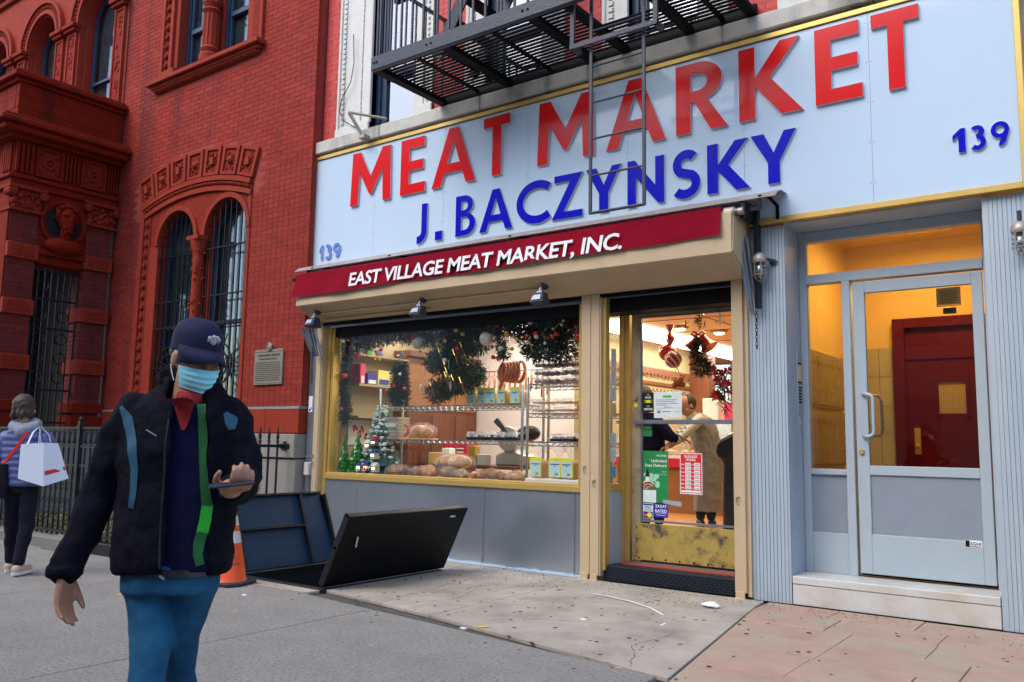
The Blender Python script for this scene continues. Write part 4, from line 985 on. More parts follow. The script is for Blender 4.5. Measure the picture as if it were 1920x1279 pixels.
def handle(y, dx):
    h = MB(); pts = [(-1.90,y-.0,1.395)]; s_ = -1 if y < .4 else 1
    pts = [(-1.905,y,1.41),(-1.87,y+s_*.05,1.41)] + [(-1.86+.05*math.sin(R(a)), y+s_*.055, 1.45-.04*math.cos(R(a))) for a in range(0,91,22)] + [(-1.81+.05*0+0.0, y+s_*.055, 1.72)] + [(-1.86+.05*math.cos(R(a)), y+s_*.055, 1.73+.04*math.sin(R(a))) for a in range(0,91,22)] + [(-1.905,y,1.77)]
    h.tube(pts, .0135, 10); return h
part('pull_handle', handle(FYD-.01, 0), 'rib', dl, smooth='all')
hb = MB(); hb.tube([(-1.89,FYD+.05,1.41),(-1.80,FYD+.10,1.42),(-1.775,FYD+.10,1.47),(-1.775,FYD+.10,1.71),(-1.80,FYD+.10,1.76),(-1.89,FYD+.05,1.77)], .0135, 10); part('inner_handle', hb, 'rib', dl, smooth='all')
part('cylinder_lock', MB().lathe([(.024,FYD-.02),(.020,FYD-.03),(.008,FYD-.03)], (-1.925,0,1.28), 14, 'y'), 'gold', dl, smooth=True)
st = part('maker_sticker', MB().box(-1.165,-1.045,FYD-.0125,FYD-.0115,.545,.60), 'whitep', dl)
part('sticker_mark', MB().box(-1.162,-1.132,FYD-.0135,FYD-.0128,.548,.597), 'blackrough', st)
text_part('lettering', 'SGHI', -1.127, FYD-.0135, .562, .025, 'blackrough', st, width=.075, offset=.02)
part('sticker_line', MB().box(-1.127,-1.052,FYD-.0135,FYD-.0128,.550,.555), 'blackrough', st)
# paper notice inside the door glass
MT['paperamber'] = mat('yellowed_paper', (.70, .52, .22), .7, var=.03)
nb = thing('taped_notice', 'framed yellowed notice taped at the top of the apartment door glass', 'notice', (-1.2,FYD+.03,2.55))
part('paper', MB().box(-1.295,-1.125,FYD+.024,FYD+.026,2.50,2.645), 'paperamber', nb)
q = MB()
for i in range(9): q.box(-1.28, -1.14-random.uniform(0,.02), FYD+.0235, FYD+.024, 2.515+i*.013, 2.520+i*.013)
q.box(-1.30,-1.295,FYD+.0235,FYD+.027,2.495,2.645); q.box(-1.125,-1.12,FYD+.0235,FYD+.027,2.495,2.645); q.box(-1.30,-1.12,FYD+.0235,FYD+.027,2.49,2.496); q.box(-1.255,-1.155,FYD+.0235,FYD+.025,2.425,2.475)
part('print', q, 'bronzetext', nb)
ic = thing('intercom_panel', 'steel intercom panel with keypad on the ribbed door reveal', 'intercom', (-2.43,.33,1.6))
part('panel', MB().box(-2.44,-2.418,.24,.37,1.60,2.16), 'alu', ic, bevel=.003)
part('screen', MB().box(-2.419,-2.414,.275,.335,1.90,2.04), 'paperamber', ic)
q = MB(); q.box(-2.419,-2.415,.255,.355,2.045,2.06); q.box(-2.419,-2.415,.255,.355,1.875,1.89)
for i in range(6):
    for j in range(3): q.box(-2.419,-2.413,.27+j*.028,.286+j*.028,1.70+i*.026,1.714+i*.026)
part('keypad', q, 'blackrough', ic)
part('button_plate', MB().box(-2.44,-2.418,.26,.36,1.46,1.59), 'alu', ic, bevel=.003); part('button', MB().lathe([(.018,-2.418),(.014,-2.41)], (0,.31,1.53), 12, 'x'), 'gold', ic)
# vestibule
vs = thing('vestibule', 'amber lit vestibule behind the apartment door with tiled wainscot and brass mailboxes', 'hallway', (-1.6,1.2,.2))
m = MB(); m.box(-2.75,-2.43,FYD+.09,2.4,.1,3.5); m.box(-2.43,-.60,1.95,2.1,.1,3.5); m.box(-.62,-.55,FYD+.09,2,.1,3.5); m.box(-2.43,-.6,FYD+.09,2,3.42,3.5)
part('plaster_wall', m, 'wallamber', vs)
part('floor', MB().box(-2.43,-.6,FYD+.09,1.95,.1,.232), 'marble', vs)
z = .24
while z < 2.1:
    x = -2.42
    while x < -1.99: part('wall_tile', MB().box(x+.003, min(x+.30,-1.99)-.003, 1.935,1.95, z+.003, z+.297), 'tile', vs); x += .3
    z += .30
mbx = MB(); part('mailbox_frame', MB().box(-2.43,-2.40,.50,1.66,1.14,1.66).box(-2.43,-2.40,.50,1.66,1.69,2.21), 'mail', vs)
for r_ in range(2):
    for i in range(10):
        y = .52+i*.113; z0 = (1.16,1.71)[r_]
        o = part('mailbox_door', MB().box(-2.40,-2.392,y+.004,y+.109,z0,z0+.47), 'mail', vs, bevel=.003)
        part('keyhole', MB().lathe([(.011,-2.392),(.009,-2.386)], (0,y+.056,z0+.14), 8, 'x').box(-2.392,-2.388,y+.03,y+.08,z0+.37,z0+.41), 'mailf', o)
rdr = thing('inner_door', 'crimson inner door with small wired glass window inside the vestibule', 'door', (-1.4,1.9,.23))
f = MB(); f.box(-1.97,-1.86,1.86,1.95,.232,2.62); f.box(-1.01,-.90,1.86,1.95,.232,2.62); f.box(-1.86,-1.01,1.86,1.95,2.52,2.62); f.box(-1.86,-1.01,1.88,1.95,2.2,2.32)
part('door_frame', f, 'reddoor', rdr, bevel=.004)
f = MB(); f.box(-1.86,-1.57,1.90,1.95,.24,2.2); f.box(-1.33,-1.01,1.90,1.95,.24,2.2); f.box(-1.57,-1.33,1.90,1.95,.24,1.66); f.box(-1.57,-1.33,1.90,1.95,1.97,2.2); f.box(-1.86,-1.01,1.92,1.95,2.32,2.52); f.box(-1.60,-1.57,1.885,1.90,1.63,2.0); f.box(-1.33,-1.30,1.885,1.90,1.63,2.0)
part('door_leaf', f, 'reddoor', rdr)
part('wired_pane', MB().box(-1.57,-1.33,1.92,1.925,1.66,1.97), 'paperamber', rdr)
wm = MB()
for i in range(12): wm.bar((-1.57+i*.02,1.917,1.66), (-1.57+i*.02+.0,1.917,1.97), .002); 
for i in range(15): wm.bar((-1.57,1.917,1.67+i*.02), (-1.33,1.917,1.67+i*.02), .002)
part('wire_mesh', wm, 'dgrey', rdr)
part('lock_plate', MB().box(-1.80,-1.745,1.89,1.90,1.26,1.52).ball((-1.77,1.87,1.34), .022, 8, 6), 'gold', rdr)
vl_ = thing('ceiling_lamp', 'warm ceiling lamp of the vestibule behind the apartment door', 'lamp', (-1.55,1.15,3.38))
part('shade', MB().lathe([(.13,3.42),(.13,3.39),(.10,3.36),(.03,3.35)], (-1.55,1.0,0), 16), 'litwarm', vl_)
def area(x, y, z, sx, sy, e, col, rot=(0,0,0), par=None):
    l = bpy.data.lights.new('area_light', 'AREA'); l.shape = 'RECTANGLE'; l.size = sx; l.size_y = sy; l.energy = e; l.color = col
    o = bpy.data.objects.new('area_light', l); C.objects.link(o); o.location = (x,y,z); o.rotation_euler = rot
    return o
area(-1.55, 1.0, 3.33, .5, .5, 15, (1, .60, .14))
# cage lamps
def cagelamp(x, label, flip=1):
    t = thing('cage_lamp', label, 'lamp', (x,-.11,2.9), 0, 'caged bulkhead lamps on the ribbed cladding', world=False)
    part('cap', MB().lathe([(.056,.02),(.062,.03),(.062,.055),(.052,.085),(.03,.105),(.012,.112)], (0,0,0), 18), 'hood', t, smooth=True)
    part('jar', MB().lathe([(.038,.02),(.040,-.06),(.034,-.10),(.015,-.125)], (0,0,0), 16), 'winglass', t, smooth='all')
    part('bulb', MB().lathe([(.012,.02),(.016,-.02),(.026,-.05),(.020,-.08),(.004,-.09)], (0,0,0), 12), 'reflw', t, smooth='all')
    c = MB()
    for k in range(6):
        a = k*math.pi/3; c.tube([(.055*math.cos(a),.055*math.sin(a),.03),(.056*math.cos(a),.056*math.sin(a),-.09),(.040*math.cos(a),.040*math.sin(a),-.135),(.012*math.cos(a),.012*math.sin(a),-.148)], .0035, 5)
    for zz in (-.02,-.055,-.09): c.tube([(.057*math.cos(i*.3927),.057*math.sin(i*.3927),zz) for i in range(17)], .0032, 5, False)
    part('cage', c, 'hood', t)
    part('conduit_arm', MB().tube([(0,0,.06),(.07*flip,.05,.05),(.09*flip,.09,.03)], .016, 8).tube([(.09*flip,.09,.045),(.13*flip,.085,.03)], .008, 6).lathe([(.03,.085),(.03,.11)], (.085*flip,0,.035), 10, 'y'), 'dgrey', t)
    return t
cagelamp(-2.615, 'caged bulkhead lamp on the narrow ribbed pier beside the awning arm')
cl2 = cagelamp(-.63, 'caged bulkhead lamp on the wide ribbed panel at the right edge')
part('stem', MB().tube([(0,0,.10),(0,.0,.19)], .016, 8), 'dgrey', cl2)

# ------------------------------------------------------------ fire escape
fe = thing('fire_escape', 'dark grey iron fire escape platform with drop ladder above the sign', 'fire escape', (-4.5,-.6,5.3))
FX0, FX1, FYF, FZ = -6.42, -2.62, -1.22, 5.30
part('front_beam', MB().box(FX0, FX1, FYF-.03, FYF+.03, FZ-.06, FZ+.09), 'dgrey', fe, bevel=.006)
part('wall_beam', MB().box(FX0, FX1, -.07, -.02, FZ-.06, FZ+.07), 'blackrough', fe, bevel=.004)
for x in (FX0+.03,-5.42,-4.36,-3.96,-3.26,FX1-.03): part('cross_beam', MB().box(x-.022, x+.022, FYF+.03, -.07, FZ-.05, FZ+.02).box(x-.05, x+.05, FYF+.03, -.07, FZ-.055, FZ-.045), 'blackrough', fe)
y = FYF+.08
while y < -.09:
    for a, b in ((FX0+.05,-3.98),(-3.24,FX1-.05)): part('floor_slat', MB().box(a, b, y, y+.034, FZ+.02, FZ+.03), 'blackrough', fe)
    if y > -.62: part('floor_slat', MB().box(-3.98,-3.24, y, y+.034, FZ+.02, FZ+.03), 'blackrough', fe)
    y += .062
for x, w_ in ((-5.9,.05),(-4.9,.05),(-2.95,.05)): part('slat_tie', MB().box(x-w_/2, x+w_/2, FYF+.03, -.07, FZ+.005, FZ+.02), 'blackrough', fe)
x = FX0+.06; i = 0
while x < FX1:
    part('baluster', MB().bar((x,FYF,FZ+.09), (x,FYF,6.3), .020), 'dgrey', fe); x += .155 if i % 6 else .04
    i += 1
y = FYF+.15
while y < -.1: part('baluster', MB().bar((FX0+.02,y,FZ+.02), (FX0+.02,y,6.3), .018), 'dgrey', fe); y += .16
rl = MB(); rl.box(FX0, FX1, FYF-.012, FYF+.012, 6.28, 6.32); rl.box(FX0+.01, FX0+.035, FYF, -.02, 6.28, 6.32); part('hand_rail', rl, 'dgrey', fe)
bl = MB()
for x in (FX0+.05,FX0+.09,-5.62,-5.56,-4.42,-4.36,-3.3,-3.24,-2.75): bl.ball((x,FYF-.032,FZ+.015), .012, 8, 4)
part('rivets', bl, 'blackrough', fe)
stt = MB(); stt.bar((-5.75,-.95,FZ+.03), (-4.1,-.95,8.0), .02, .15); stt.bar((-5.75,-.35,FZ+.03), (-4.1,-.35,8.0), .02, .15)
part('stringer', stt, 'dgrey', fe)
for i in range(12): xx = -5.68+i*.145; zz = FZ+.12+i*.235; part('stair_tread', MB().box(xx-.08, xx+.08, -.94, -.36, zz, zz+.015), 'blackrough', fe)
# ladder guide and ladder
gd = MB(); gx0, gx1 = -3.90, -3.13; GYL = -1.10
gd.box(gx0-.05,gx0-.01,GYL-.06,GYL-.03,4.88,6.3); gd.box(gx1+.01,gx1+.05,GYL-.06,GYL-.03,4.88,6.3); gd.box(gx0-.05,gx1+.05,GYL-.065,GYL-.035,4.84,4.88); gd.box(gx0-.05,gx0-.01,GYL-.06,GYL+.08,4.84,4.88); gd.box(gx1+.01,gx1+.05,GYL-.06,GYL+.08,4.84,4.88)
part('ladder_guide', gd, 'dgrey', fe)
lx0, lx1 = -3.76, -3.235
ld = thing('drop_ladder', 'black iron drop ladder hanging in front of the sign from the fire escape', 'ladder', (-3.5,-1.08,3.3))
for x in (lx0, lx1): part('stile', MB().bar((x,GYL,3.30), (x,GYL,6.6), .030, .02), 'dgrey', ld, bevel=.003)
z = 3.31; i = 0
while z < 6.5: part('rung', MB().tube([(lx0,GYL,z),(lx1,GYL,z)], .0095 if i else .014, 7), 'dgrey', ld); z += .335; i += 1

# ------------------------------------------------------------ cellar hatch
ch = thing('cellar_hatch', 'open steel sidewalk cellar hatch with two raised doors in front of the window', 'hatch', (-6.4,-1.4,0))
f = MB(); 
f.box(HX0-.06,HX0,HY0-.06,HY1+.06,-.05,.012); f.box(HX1,HX1+.06,HY0-.06,HY1+.06,-.05,.012); f.box(HX0,HX1,HY0-.06,HY0,-.05,.012); f.box(HX0,HX1,HY1,HY1+.06,-.05,.012)
part('frame', f, 'black', ch, bevel=.004)
w_ = MB(); w_.box(HX0-.05,HX0,HY0,HY1,-2.5,-.05); w_.box(HX1,HX1+.05,HY0,HY1,-2.5,-.05); w_.box(HX0,HX1,HY0-.05,HY0,-2.5,-.05); w_.box(HX0,HX1,HY1,HY1+.05,-2.5,-.05); w_.box(HX0,HX1,HY0,HY1,-2.55,-2.5)
part('pit_wall', w_, 'dim', ch)
stl = MB()
for i in range(8): stl.box(HX0+.05,HX1-.05,HY0+.15+i*.14,HY0+.30+i*.14,-.25-i*.23,-.22-i*.23)
part('pit_stairs', stl, 'blackrough', ch)
part('pit_pipe', MB().tube([(-6.2,-2.0,-.25),(-6.0,-1.6,-.12),(-5.95,-1.2,-.16)], .035, 8).tube([(-6.05,-2.02,-.3),(-5.93,-1.9,-.04)], .02, 6), 'reflw', ch, smooth='all')
def leaf(x0, ang, w_, y0, y1, clip, mi, mo, out):
    # door hinged at x0, raised by ang from the pavement, opening outwards; local u along leaf
    d = Vector((math.cos(ang), 0, math.sin(ang))); nrm = Vector((-math.sin(ang), 0, math.cos(ang)))*out
    def P(u, y, n_): p = Vector((x0,y,.02)) + d*u + nrm*n_; return tuple(p)
    def plate(poly, n0, n1):
        n = len(poly); return MB().add([P(u,y,n0) for u,y in poly]+[P(u,y,n1) for u,y in poly], [tuple(range(n)), tuple(range(2*n-1,n-1,-1))]+[(i+n,(i+1)%n+n,(i+1)%n,i) for i in range(n)])
    poly = [(0,y0),(w_,y0),(w_,y1-clip),(w_-clip*.5,y1),(0,y1)]
    lf = part('hatch_door', plate(poly, 0, .008), mo, ch)
    part('inner_face', plate([(.01,y0+.01),(w_-.01,y0+.01),(w_-.01,y1-clip),(.01,y1-.01)], -.004, 0), mi, lf)
    e = MB(); t_ = plate([(0,y0),(w_,y0),(w_,y0+.025),(0,y0+.025)], -.06, 0); e.add(t_.v, t_.f)
    for q in ([(w_-.02,y0),(w_,y0),(w_,y1-clip),(w_-.02,y1-clip)], [(0,y1-.025),(w_-clip*.4,y1-.025),(w_-clip*.4,y1),(0,y1)], [(0,y1-.37),(w_,y1-.37),(w_,y1-.345),(0,y1-.345)], [(w_*.52,y0),(w_*.52+.02,y0),(w_*.52+.02,y1-.37),(w_*.52,y1-.37)]):
        t_ = plate(q, -.05, -.004); e.add(t_.v, t_.f)
    part('stiffener', e, 'black', lf)
    return lf, P
lf1, _ = leaf(HX0-.02, R(180-69), .76, HY0+.02, -.88, .07, 'hatchin', 'hatchout', 1)
lf2, P2 = leaf(HX1+.02, R(64), .70, HY0-.02, -.50, .0, 'hatchin', 'hatchout', -1)
hh_ = MB(); hh_.bar(P2(.50,-1.95,.03), P2(.40,-1.93,.03), .012); hh_.bar(P2(.62,-.75,.02), P2(.62,-.68,.02), .015); part('pull_ring', hh_, 'reflw', lf2)
# ------------------------------------------------------------ shop interior
si = thing('shop_interior', 'warm lit shop interior with cream walls seen through window and door', 'room', (-5.5,3,.4))
FI = .42
part('floor', MB().box(-8.6,-2.77,1.05,9,.2,FI).box(-4.2,-2.8,.40,1.05,.1,.40), 'floorin', si)
part('ceiling', MB().box(-8.6,-2.77,.9,9,2.95,3.05).box(-8.6,-2.77,.30,.9,2.78,3.05), 'ceil', si)
tr = MB()
for i in range(6): tr.box(-8.5,-2.8,1.6+i*1.2,1.615+i*1.2,2.944,2.95)
for i in range(5): tr.box(-8.0+i*1.2,-7.985+i*1.2,1,8.9,2.944,2.95)
part('ceiling_grid', tr, 'wood', si)
part('left_wall', MB().box(-8.6,-8.5,.15,9,0,3.0), 'tanwall', si); part('right_wall', MB().box(-2.9,-2.77,.42,9,0,3.0), 'tanwall', si)
part('back_wall', MB().box(-8.5,-6.35,3.0,3.1,FI,2.95), 'whitep', si)
part('rear_wall', MB().box(-6.4,-2.9,8.6,8.7,0,2.95), 'tanwall', si)
part('partition', MB().box(-6.42,-6.3,2.9,6.5,FI,2.95), 'tanwall', si)
part('column', MB().box(-6.35,-5.95,6.5,6.8,FI,2.95), 'wood', si)
part('hook_rail', MB().box(-6.3,-6.27,2.95,6.5,2.28,2.33).box(-6.3,-6.25,2.95,6.5,2.45,2.55), 'wood', si)
hk = MB()
for i in range(26):
    y = 3.0+i*.13; hk.tube([(-6.25,y,2.44),(-6.22,y+.03,2.38),(-6.19,y+.06,2.40),(-6.19,y+.07,2.44)], .01, 5); hk.tube([(-6.25,y+.065*math.cos(t),2.22+.05*math.sin(t)) for t in [R(180+a*22.5) for a in range(9)]], .012, 5)
part('iron_hooks', hk, 'wood', si)
lp = part('light_panel', MB().box(-6.0,-5.42,2.4,8.2,2.90,2.94), 'litw', si)
part('light_panel', MB().box(-8.35,-7.95,.98,1.6,2.86,2.90), 'litw', si)
part('light_panel', MB().box(-7.3,-6.7,1.6,2.8,2.90,2.94), 'litw', si)
for x, y in ((-5.05,3.45),(-4.75,4.1),(-4.2,2.2),(-4.6,5.6)):
    sp_ = part('spotlight', MB().lathe([(.11,2.95),(.13,2.93),(.10,2.91),(.08,2.915)], (x,y,0), 16), 'brass', si)
    part('bulb', MB().lathe([(.075,2.912),(.06,2.895)], (x,y,0), 12), 'litwarm', sp_)
area(-5.0, 4.5, 2.86, 2.4, 3.2, 48, (1,.76,.46)); area(-7.0, 2.0, 2.86, 2.2, .8, 9, (1,.88,.68)); area(-4.0, 1.5, 2.85, 1.2, 1.0, 11, (1,.78,.50)); area(-6.3, .66, 2.76, 3.4, .22, 20, (1,.90,.74))  # last: added unseen light over the window bay, brightening the display goods
wc = thing('wood_cabinet', 'brown wooden wall cabinet with sliding doors behind the window display', 'cabinet', (-8.4,2.1,.4))
part('carcass', MB().box(-8.5,-8.25,1.4,2.98,FI,2.5), 'wood', wc)
for i in range(3):
    part('cabinet_door', MB().box(-8.25,-8.23,1.42+i*.52,1.92+i*.52,1.75,2.4), 'wood2', wc, bevel=.01); part('cabinet_door', MB().box(-8.25,-8.23,1.42+i*.52,1.92+i*.52,.95,1.70), 'wood', wc, bevel=.01)
part('cornice', MB().box(-8.5,-8.18,1.38,2.99,2.5,2.58), 'wood', wc)
def colm(n, c, **k):
    if n not in MT: MT[n] = mat(n, c, **k)
    return n
colm('box_blue',(.03,.04,.28)); colm('box_yellow',(.80,.66,.18)); colm('box_pink',(.62,.05,.16)); colm('box_green',(.15,.45,.12)); colm('box_teal',(.10,.40,.38)); colm('box_lilac',(.30,.22,.45)); colm('box_red',(.45,.02,.02)); colm('crust',(.46,.17,.04),rough=.35,rnd=.5,var=.3,scale=18,col2=(.74,.50,.24),c2t=(.45,.65),c2s=9); colm('bread',(.62,.42,.22),rough=.7); colm('label_blue',(.50,.78,.92)); colm('label_yellow',(.82,.80,.05)); colm('label_green',(.10,.50,.30)); colm('sausage',(.48,.13,.035),rough=.35,var=.2,scale=20); colm('choc',(.09,.03,.015),rough=.35,var=.3); colm('plasticblack',(.02,.02,.025),rough=.25); colm('crate',(.50,.01,.04)); colm('board',(.72,.48,.18)); colm('wicker',(.42,.38,.30),var=.3,scale=60); colm('fir',(.030,.062,.028),rough=.8,var=.35,scale=30,rnd=.5); colm('firdark',(.018,.035,.022),rough=.8,var=.3,scale=30,rnd=.5); colm('ceramicgreen',(.012,.22,.03),rough=.15,var=.25,scale=20,coat=.8); colm('starsilver',(.62,.66,.70),rough=.25,metal=.5); colm('ornred',(.50,.008,.012),rough=.12,coat=.8); colm('orngold',(.60,.42,.10),rough=.2,metal=.7); colm('ornwhite',(.68,.70,.66),rough=.5,var=.2,scale=40); colm('snow',(.72,.84,.85),rough=.7); colm('tealrock',(.03,.13,.12),rough=.7,var=.5,scale=14); colm('purple',(.12,.03,.20)); colm('cookie',(.66,.36,.12),var=.3,scale=20); colm('paperred',(.60,.012,.015)); colm('sliver',(.45,.47,.48),rough=.3,metal=.8); colm('plum',(.20,.13,.15),var=.3,scale=30)
sh = thing('wall_shelf', 'pale shelf with coloured gift boxes on the left wall inside the shop', 'shelf', (-8.45,.9,1.9))
part('board', MB().box(-8.5,-8.2,.45,1.38,2.02,2.05).box(-8.5,-8.2,.45,1.38,1.60,1.63).box(-8.5,-8.2,.45,1.38,2.42,2.44), 'tanwall', sh)
gb = [(.47,.56,.26,'box_pink','pink gift box at the left end of the wall shelf'),(.60,.78,.15,'box_blue','dark blue gift box between pink and yellow ones on the wall shelf'),(.80,1.02,.20,'box_yellow','yellow and blue gift box in the middle of the wall shelf'),(1.05,1.17,.16,'box_yellow','small cream gift box beside the yellow and blue one'),(1.19,1.32,.16,'box_yellow','small cream gift box at the right end of the wall shelf')]
for a, b, h, c, l in gb:
    t = thing('gift_box', l, 'box', (-8.3,(a+b)/2,2.05), 0, 'gift boxes on the wall shelf'); part('carton', MB().box(-8.42,-8.21,a,b,2.051,2.05+h), c, t, bevel=.004)
    part('printed_label', MB().box(-8.209,-8.206,a+.02,b-.02,2.06,2.05+h*.4), 'box_blue' if c == 'box_yellow' else 'snow', t)
for a, b, c, l in ((.50,.62,'box_teal','teal'),(.66,.80,'box_green','green'),(.86,1.02,'box_lilac','lilac')):
    t = tag(part('wrapped_ball', MB().ball((-8.34,(a+b)/2,2.50), .06, 10, 7, sy=1.1), c, None, smooth='all'), l+' wrapped sweet packet on the top board of the wall shelf', 'packet', 'wrapped packets on the top board')
pst = thing('wall_poster', 'pale framed print with red flowers on the left wall inside the shop', 'poster', (-8.48,.8,1.1))
part('print_sheet', MB().box(-8.497,-8.485,.55,.95,1.25,1.58), 'snow', pst)
fl_ = MB()
for k in range(14): fl_.ball((-8.483,.75+random.uniform(-.1,.15),1.40+random.uniform(-.12,.15)), random.uniform(.015,.03), 6, 4, sx=.2)
part('flower', fl_, 'box_red', pst)

# wire racks
def wire_rack(name, label, x0, x1, shelves, zt, y0=.40, y1=.82):
    t = thing(name, label, 'rack', ((x0+x1)/2,(y0+y1)/2,.875))
    for x in (x0, x1):
        for y in (y0, y1): part('post', MB().lathe([(.016,.877),(.016,zt),(.010,zt+.012)], (x,y,0), 10), 'steel', t, smooth=True)
    for z in shelves:
        m = MB()
        for y in (y0, y1):
            m.bar((x0,y,z), (x1,y,z), .012); m.bar((x0,y,z-.040), (x1,y,z-.040), .010)
            x = x0; k = 0
            while x < x1-.02: m.bar((x,y,z-(.040 if k%2 else 0)), (min(x+.045,x1),y,z-(0 if k%2 else .040)), .007); x += .045; k += 1
        for x in (x0, x1): m.bar((x,y0,z), (x,y1,z), .006); m.bar((x,y0,z-.034), (x,y1,z-.034), .006)
        n = int((x1-x0)/.05)
        for i in range(1, n): m.bar((x0+(x1-x0)*i/n,y0,z+.002), (x0+(x1-x0)*i/n,y1,z+.002), .004)
        part('wire_shelf', m, 'steel', t)
    return t
wire_rack('wire_rack', 'long chrome wire rack with two shelves in the shop window', -7.76, -5.53, (1.325,1.735), 1.95)
wire_rack('wire_rack', 'short chrome wire rack with three shelves at the right end of the window', -5.46, -4.40, (1.318,1.63,1.955), 2.03)
# bagged sliced loaves
def bread_bag(label, x, y, z, rz, grp, flare=True):
    t = thing('bread_bag', label, 'bread', (x,y,z), rz, grp, world=False)
    part('loaf', MB().prism([(-.05,.0),(.05,.0),(.055,.06),(.048,.13),(.0,.15),(-.048,.13),(-.055,.06)], -.02, .17), 'bread', t, bevel=.012)
    part('paper_label', MB().box(-.056,.056,-.0265,-.0245,.012,.168), 'label_yellow', t)
    part('label_print', MB().box(-.048,.048,-.0285,-.027,.018,.140), 'label_blue', t)
    q = MB(); q.box(-.04,.04,-.0295,-.0286,.112,.120); q.box(-.01,.01,-.0295,-.0287,.100,.106)
    for i in range(5): q.box(.008+i*.005,.011+i*.005,-.0295,-.0287,.028,.045)
    part('barcode', q, 'box_blue', t)
    b = MB(); P = []
    n = 12; rings = []
    for zz, rx, ry in ((.0,.060,.11),(.07,.062,.105),(.145,.054,.09),(.175,.018,.02),(.21,.04,.03),(.25,.075,.045),(.285,.10,.055)):
        rings.append([(rx*math.cos(2*math.pi*k/n)*(1+.22*random.uniform(-1,1)*(zz>.16)), .075+ry*math.sin(2*math.pi*k/n), zz+.02*random.uniform(-1,1)*(zz>.2)) for k in range(n)])
    vs = [v for r_ in rings for v in r_]; fs = [(i*n+k,i*n+(k+1)%n,(i+1)*n+(k+1)%n,(i+1)*n+k) for i in range(len(rings)-1) for k in range(n)]
    part('clear_bag', MB().add(vs, fs), 'clear', t, smooth=True)
    return t
pos = ['leftmost of the five on the upper shelf','second from left of the five on the upper shelf','middle one of the five on the upper shelf','second from right of the five on the upper shelf','rightmost of the five on the upper shelf, by the rack post']
for i, x in enumerate((-6.30,-6.15,-6.02,-5.86,-5.66)): bread_bag('blue labelled sliced loaf, '+pos[i], x, .46+.01*(i%2), 1.742, random.uniform(-.2,.15), 'bagged loaves with blue labels').scale = (1.2,1.1,1.15)
pos = ['leftmost of the four at the window floor','second from left of the four at the window floor','third from left of the four at the window floor','rightmost of the four at the window floor, by the beige rail']
for i, x in enumerate((-5.30,-5.07,-4.90,-4.68)): bread_bag('blue labelled sliced loaf, '+pos[i], x, .36+.03*(i%2), .935, random.uniform(-.15,.15), 'bagged loaves with blue labels').scale = (1.3,1.1,1.3)
part_b = thing('crumpled_paper', 'white crumpled paper lining under the four bagged loaves', 'paper', (-5,.35,.876))
part('sheet', MB().box(-5.42,-4.55,.30,.55,.876,.93), 'whitep', part_b, bevel=.01)
# round loaves and pastries on the window floor
def loaf(label, x, y, z, r, sx, rz, braid=0, grp='loaves lying along the window floor'):
    t = thing('bread_loaf', label, 'bread', (x,y,z), rz, grp, world=False); m = MB()
    if braid:
        for k in range(7):
            a = (k-3)*r*.42; m.ball((a*1.2,(.02 if k%2 else -.02),r*.5+r*.12*math.cos(k-3)), r*.52*(1-abs(k-3)*.09), 10, 7, sx=.85)
    else: m.ball((0,0,r*.42), r, 14, 9, sx=sx, sy=.85, sz=.55)
    part('crust', m, 'crust', t, smooth='all')
    w_ = MB(); n = 14; vs = []
    for zz, q in ((.0,1.1),(.35,1.22),(.75,1.05),(1.05,.55)):
        for k in range(n): a = 2*math.pi*k/n; vs.append((math.cos(a)*r*sx*q*random.uniform(.93,1.08), math.sin(a)*r*.95*q, zz*r*.95+random.uniform(0,.006)))
    part('plastic_wrap', w_.add(vs, [(i*n+k,i*n+(k+1)%n,(i+1)*n+(k+1)%n,(i+1)*n+k) for i in range(3) for k in range(n)]+[tuple(3*n+k for k in range(n))]), 'clear', t, smooth=True)
    return t
lx = [(-7.40,.40,.115,1.0,0),(-7.14,.46,.095,1.4,1),(-6.88,.36,.11,1.1,1),(-6.60,.44,.12,1.0,0),(-6.36,.34,.085,1.5,1),(-6.18,.46,.07,1.1,0),(-5.96,.38,.10,1.0,1),(-5.78,.48,.075,1.5,0),(-5.58,.38,.10,.9,0)]
names = ['floury round loaf beside the snowy village ornament','braided loaf second from the village ornament','braided loaf under the chrome rack, third from the left','round loaf below the large striped one','braided loaf right below the dark fir bouquet','small golden bun in the middle of the row','braided bun left of the crumpled bags','round loaf in a crumpled clear bag','round loaf by the rack posts, last of the row']
for (x,y,r,sx,b), n_ in zip(lx, names): loaf(n_, x, y, .88, r*1.28, sx, random.uniform(-.7,.7), b)
loaf('large striped brown loaf lying on top of the row of loaves', -6.60, .52, 1.0, .17, 1.4, .1, 0)
for i, (x,l) in enumerate(((-7.25,'left'),(-6.95,'right'))):
    t = tag(part('purple_ribbon', MB().tube([(x,.50,.90),(x+.03,.48,1.0),(x+.10,.46,.98),(x+.16,.44,1.02),(x+.2,.44,.92)], .014, 6), 'purple', None), 'crumpled purple ribbon over the loaves, '+l+' one', 'ribbon', 'purple ribbons on the loaves')
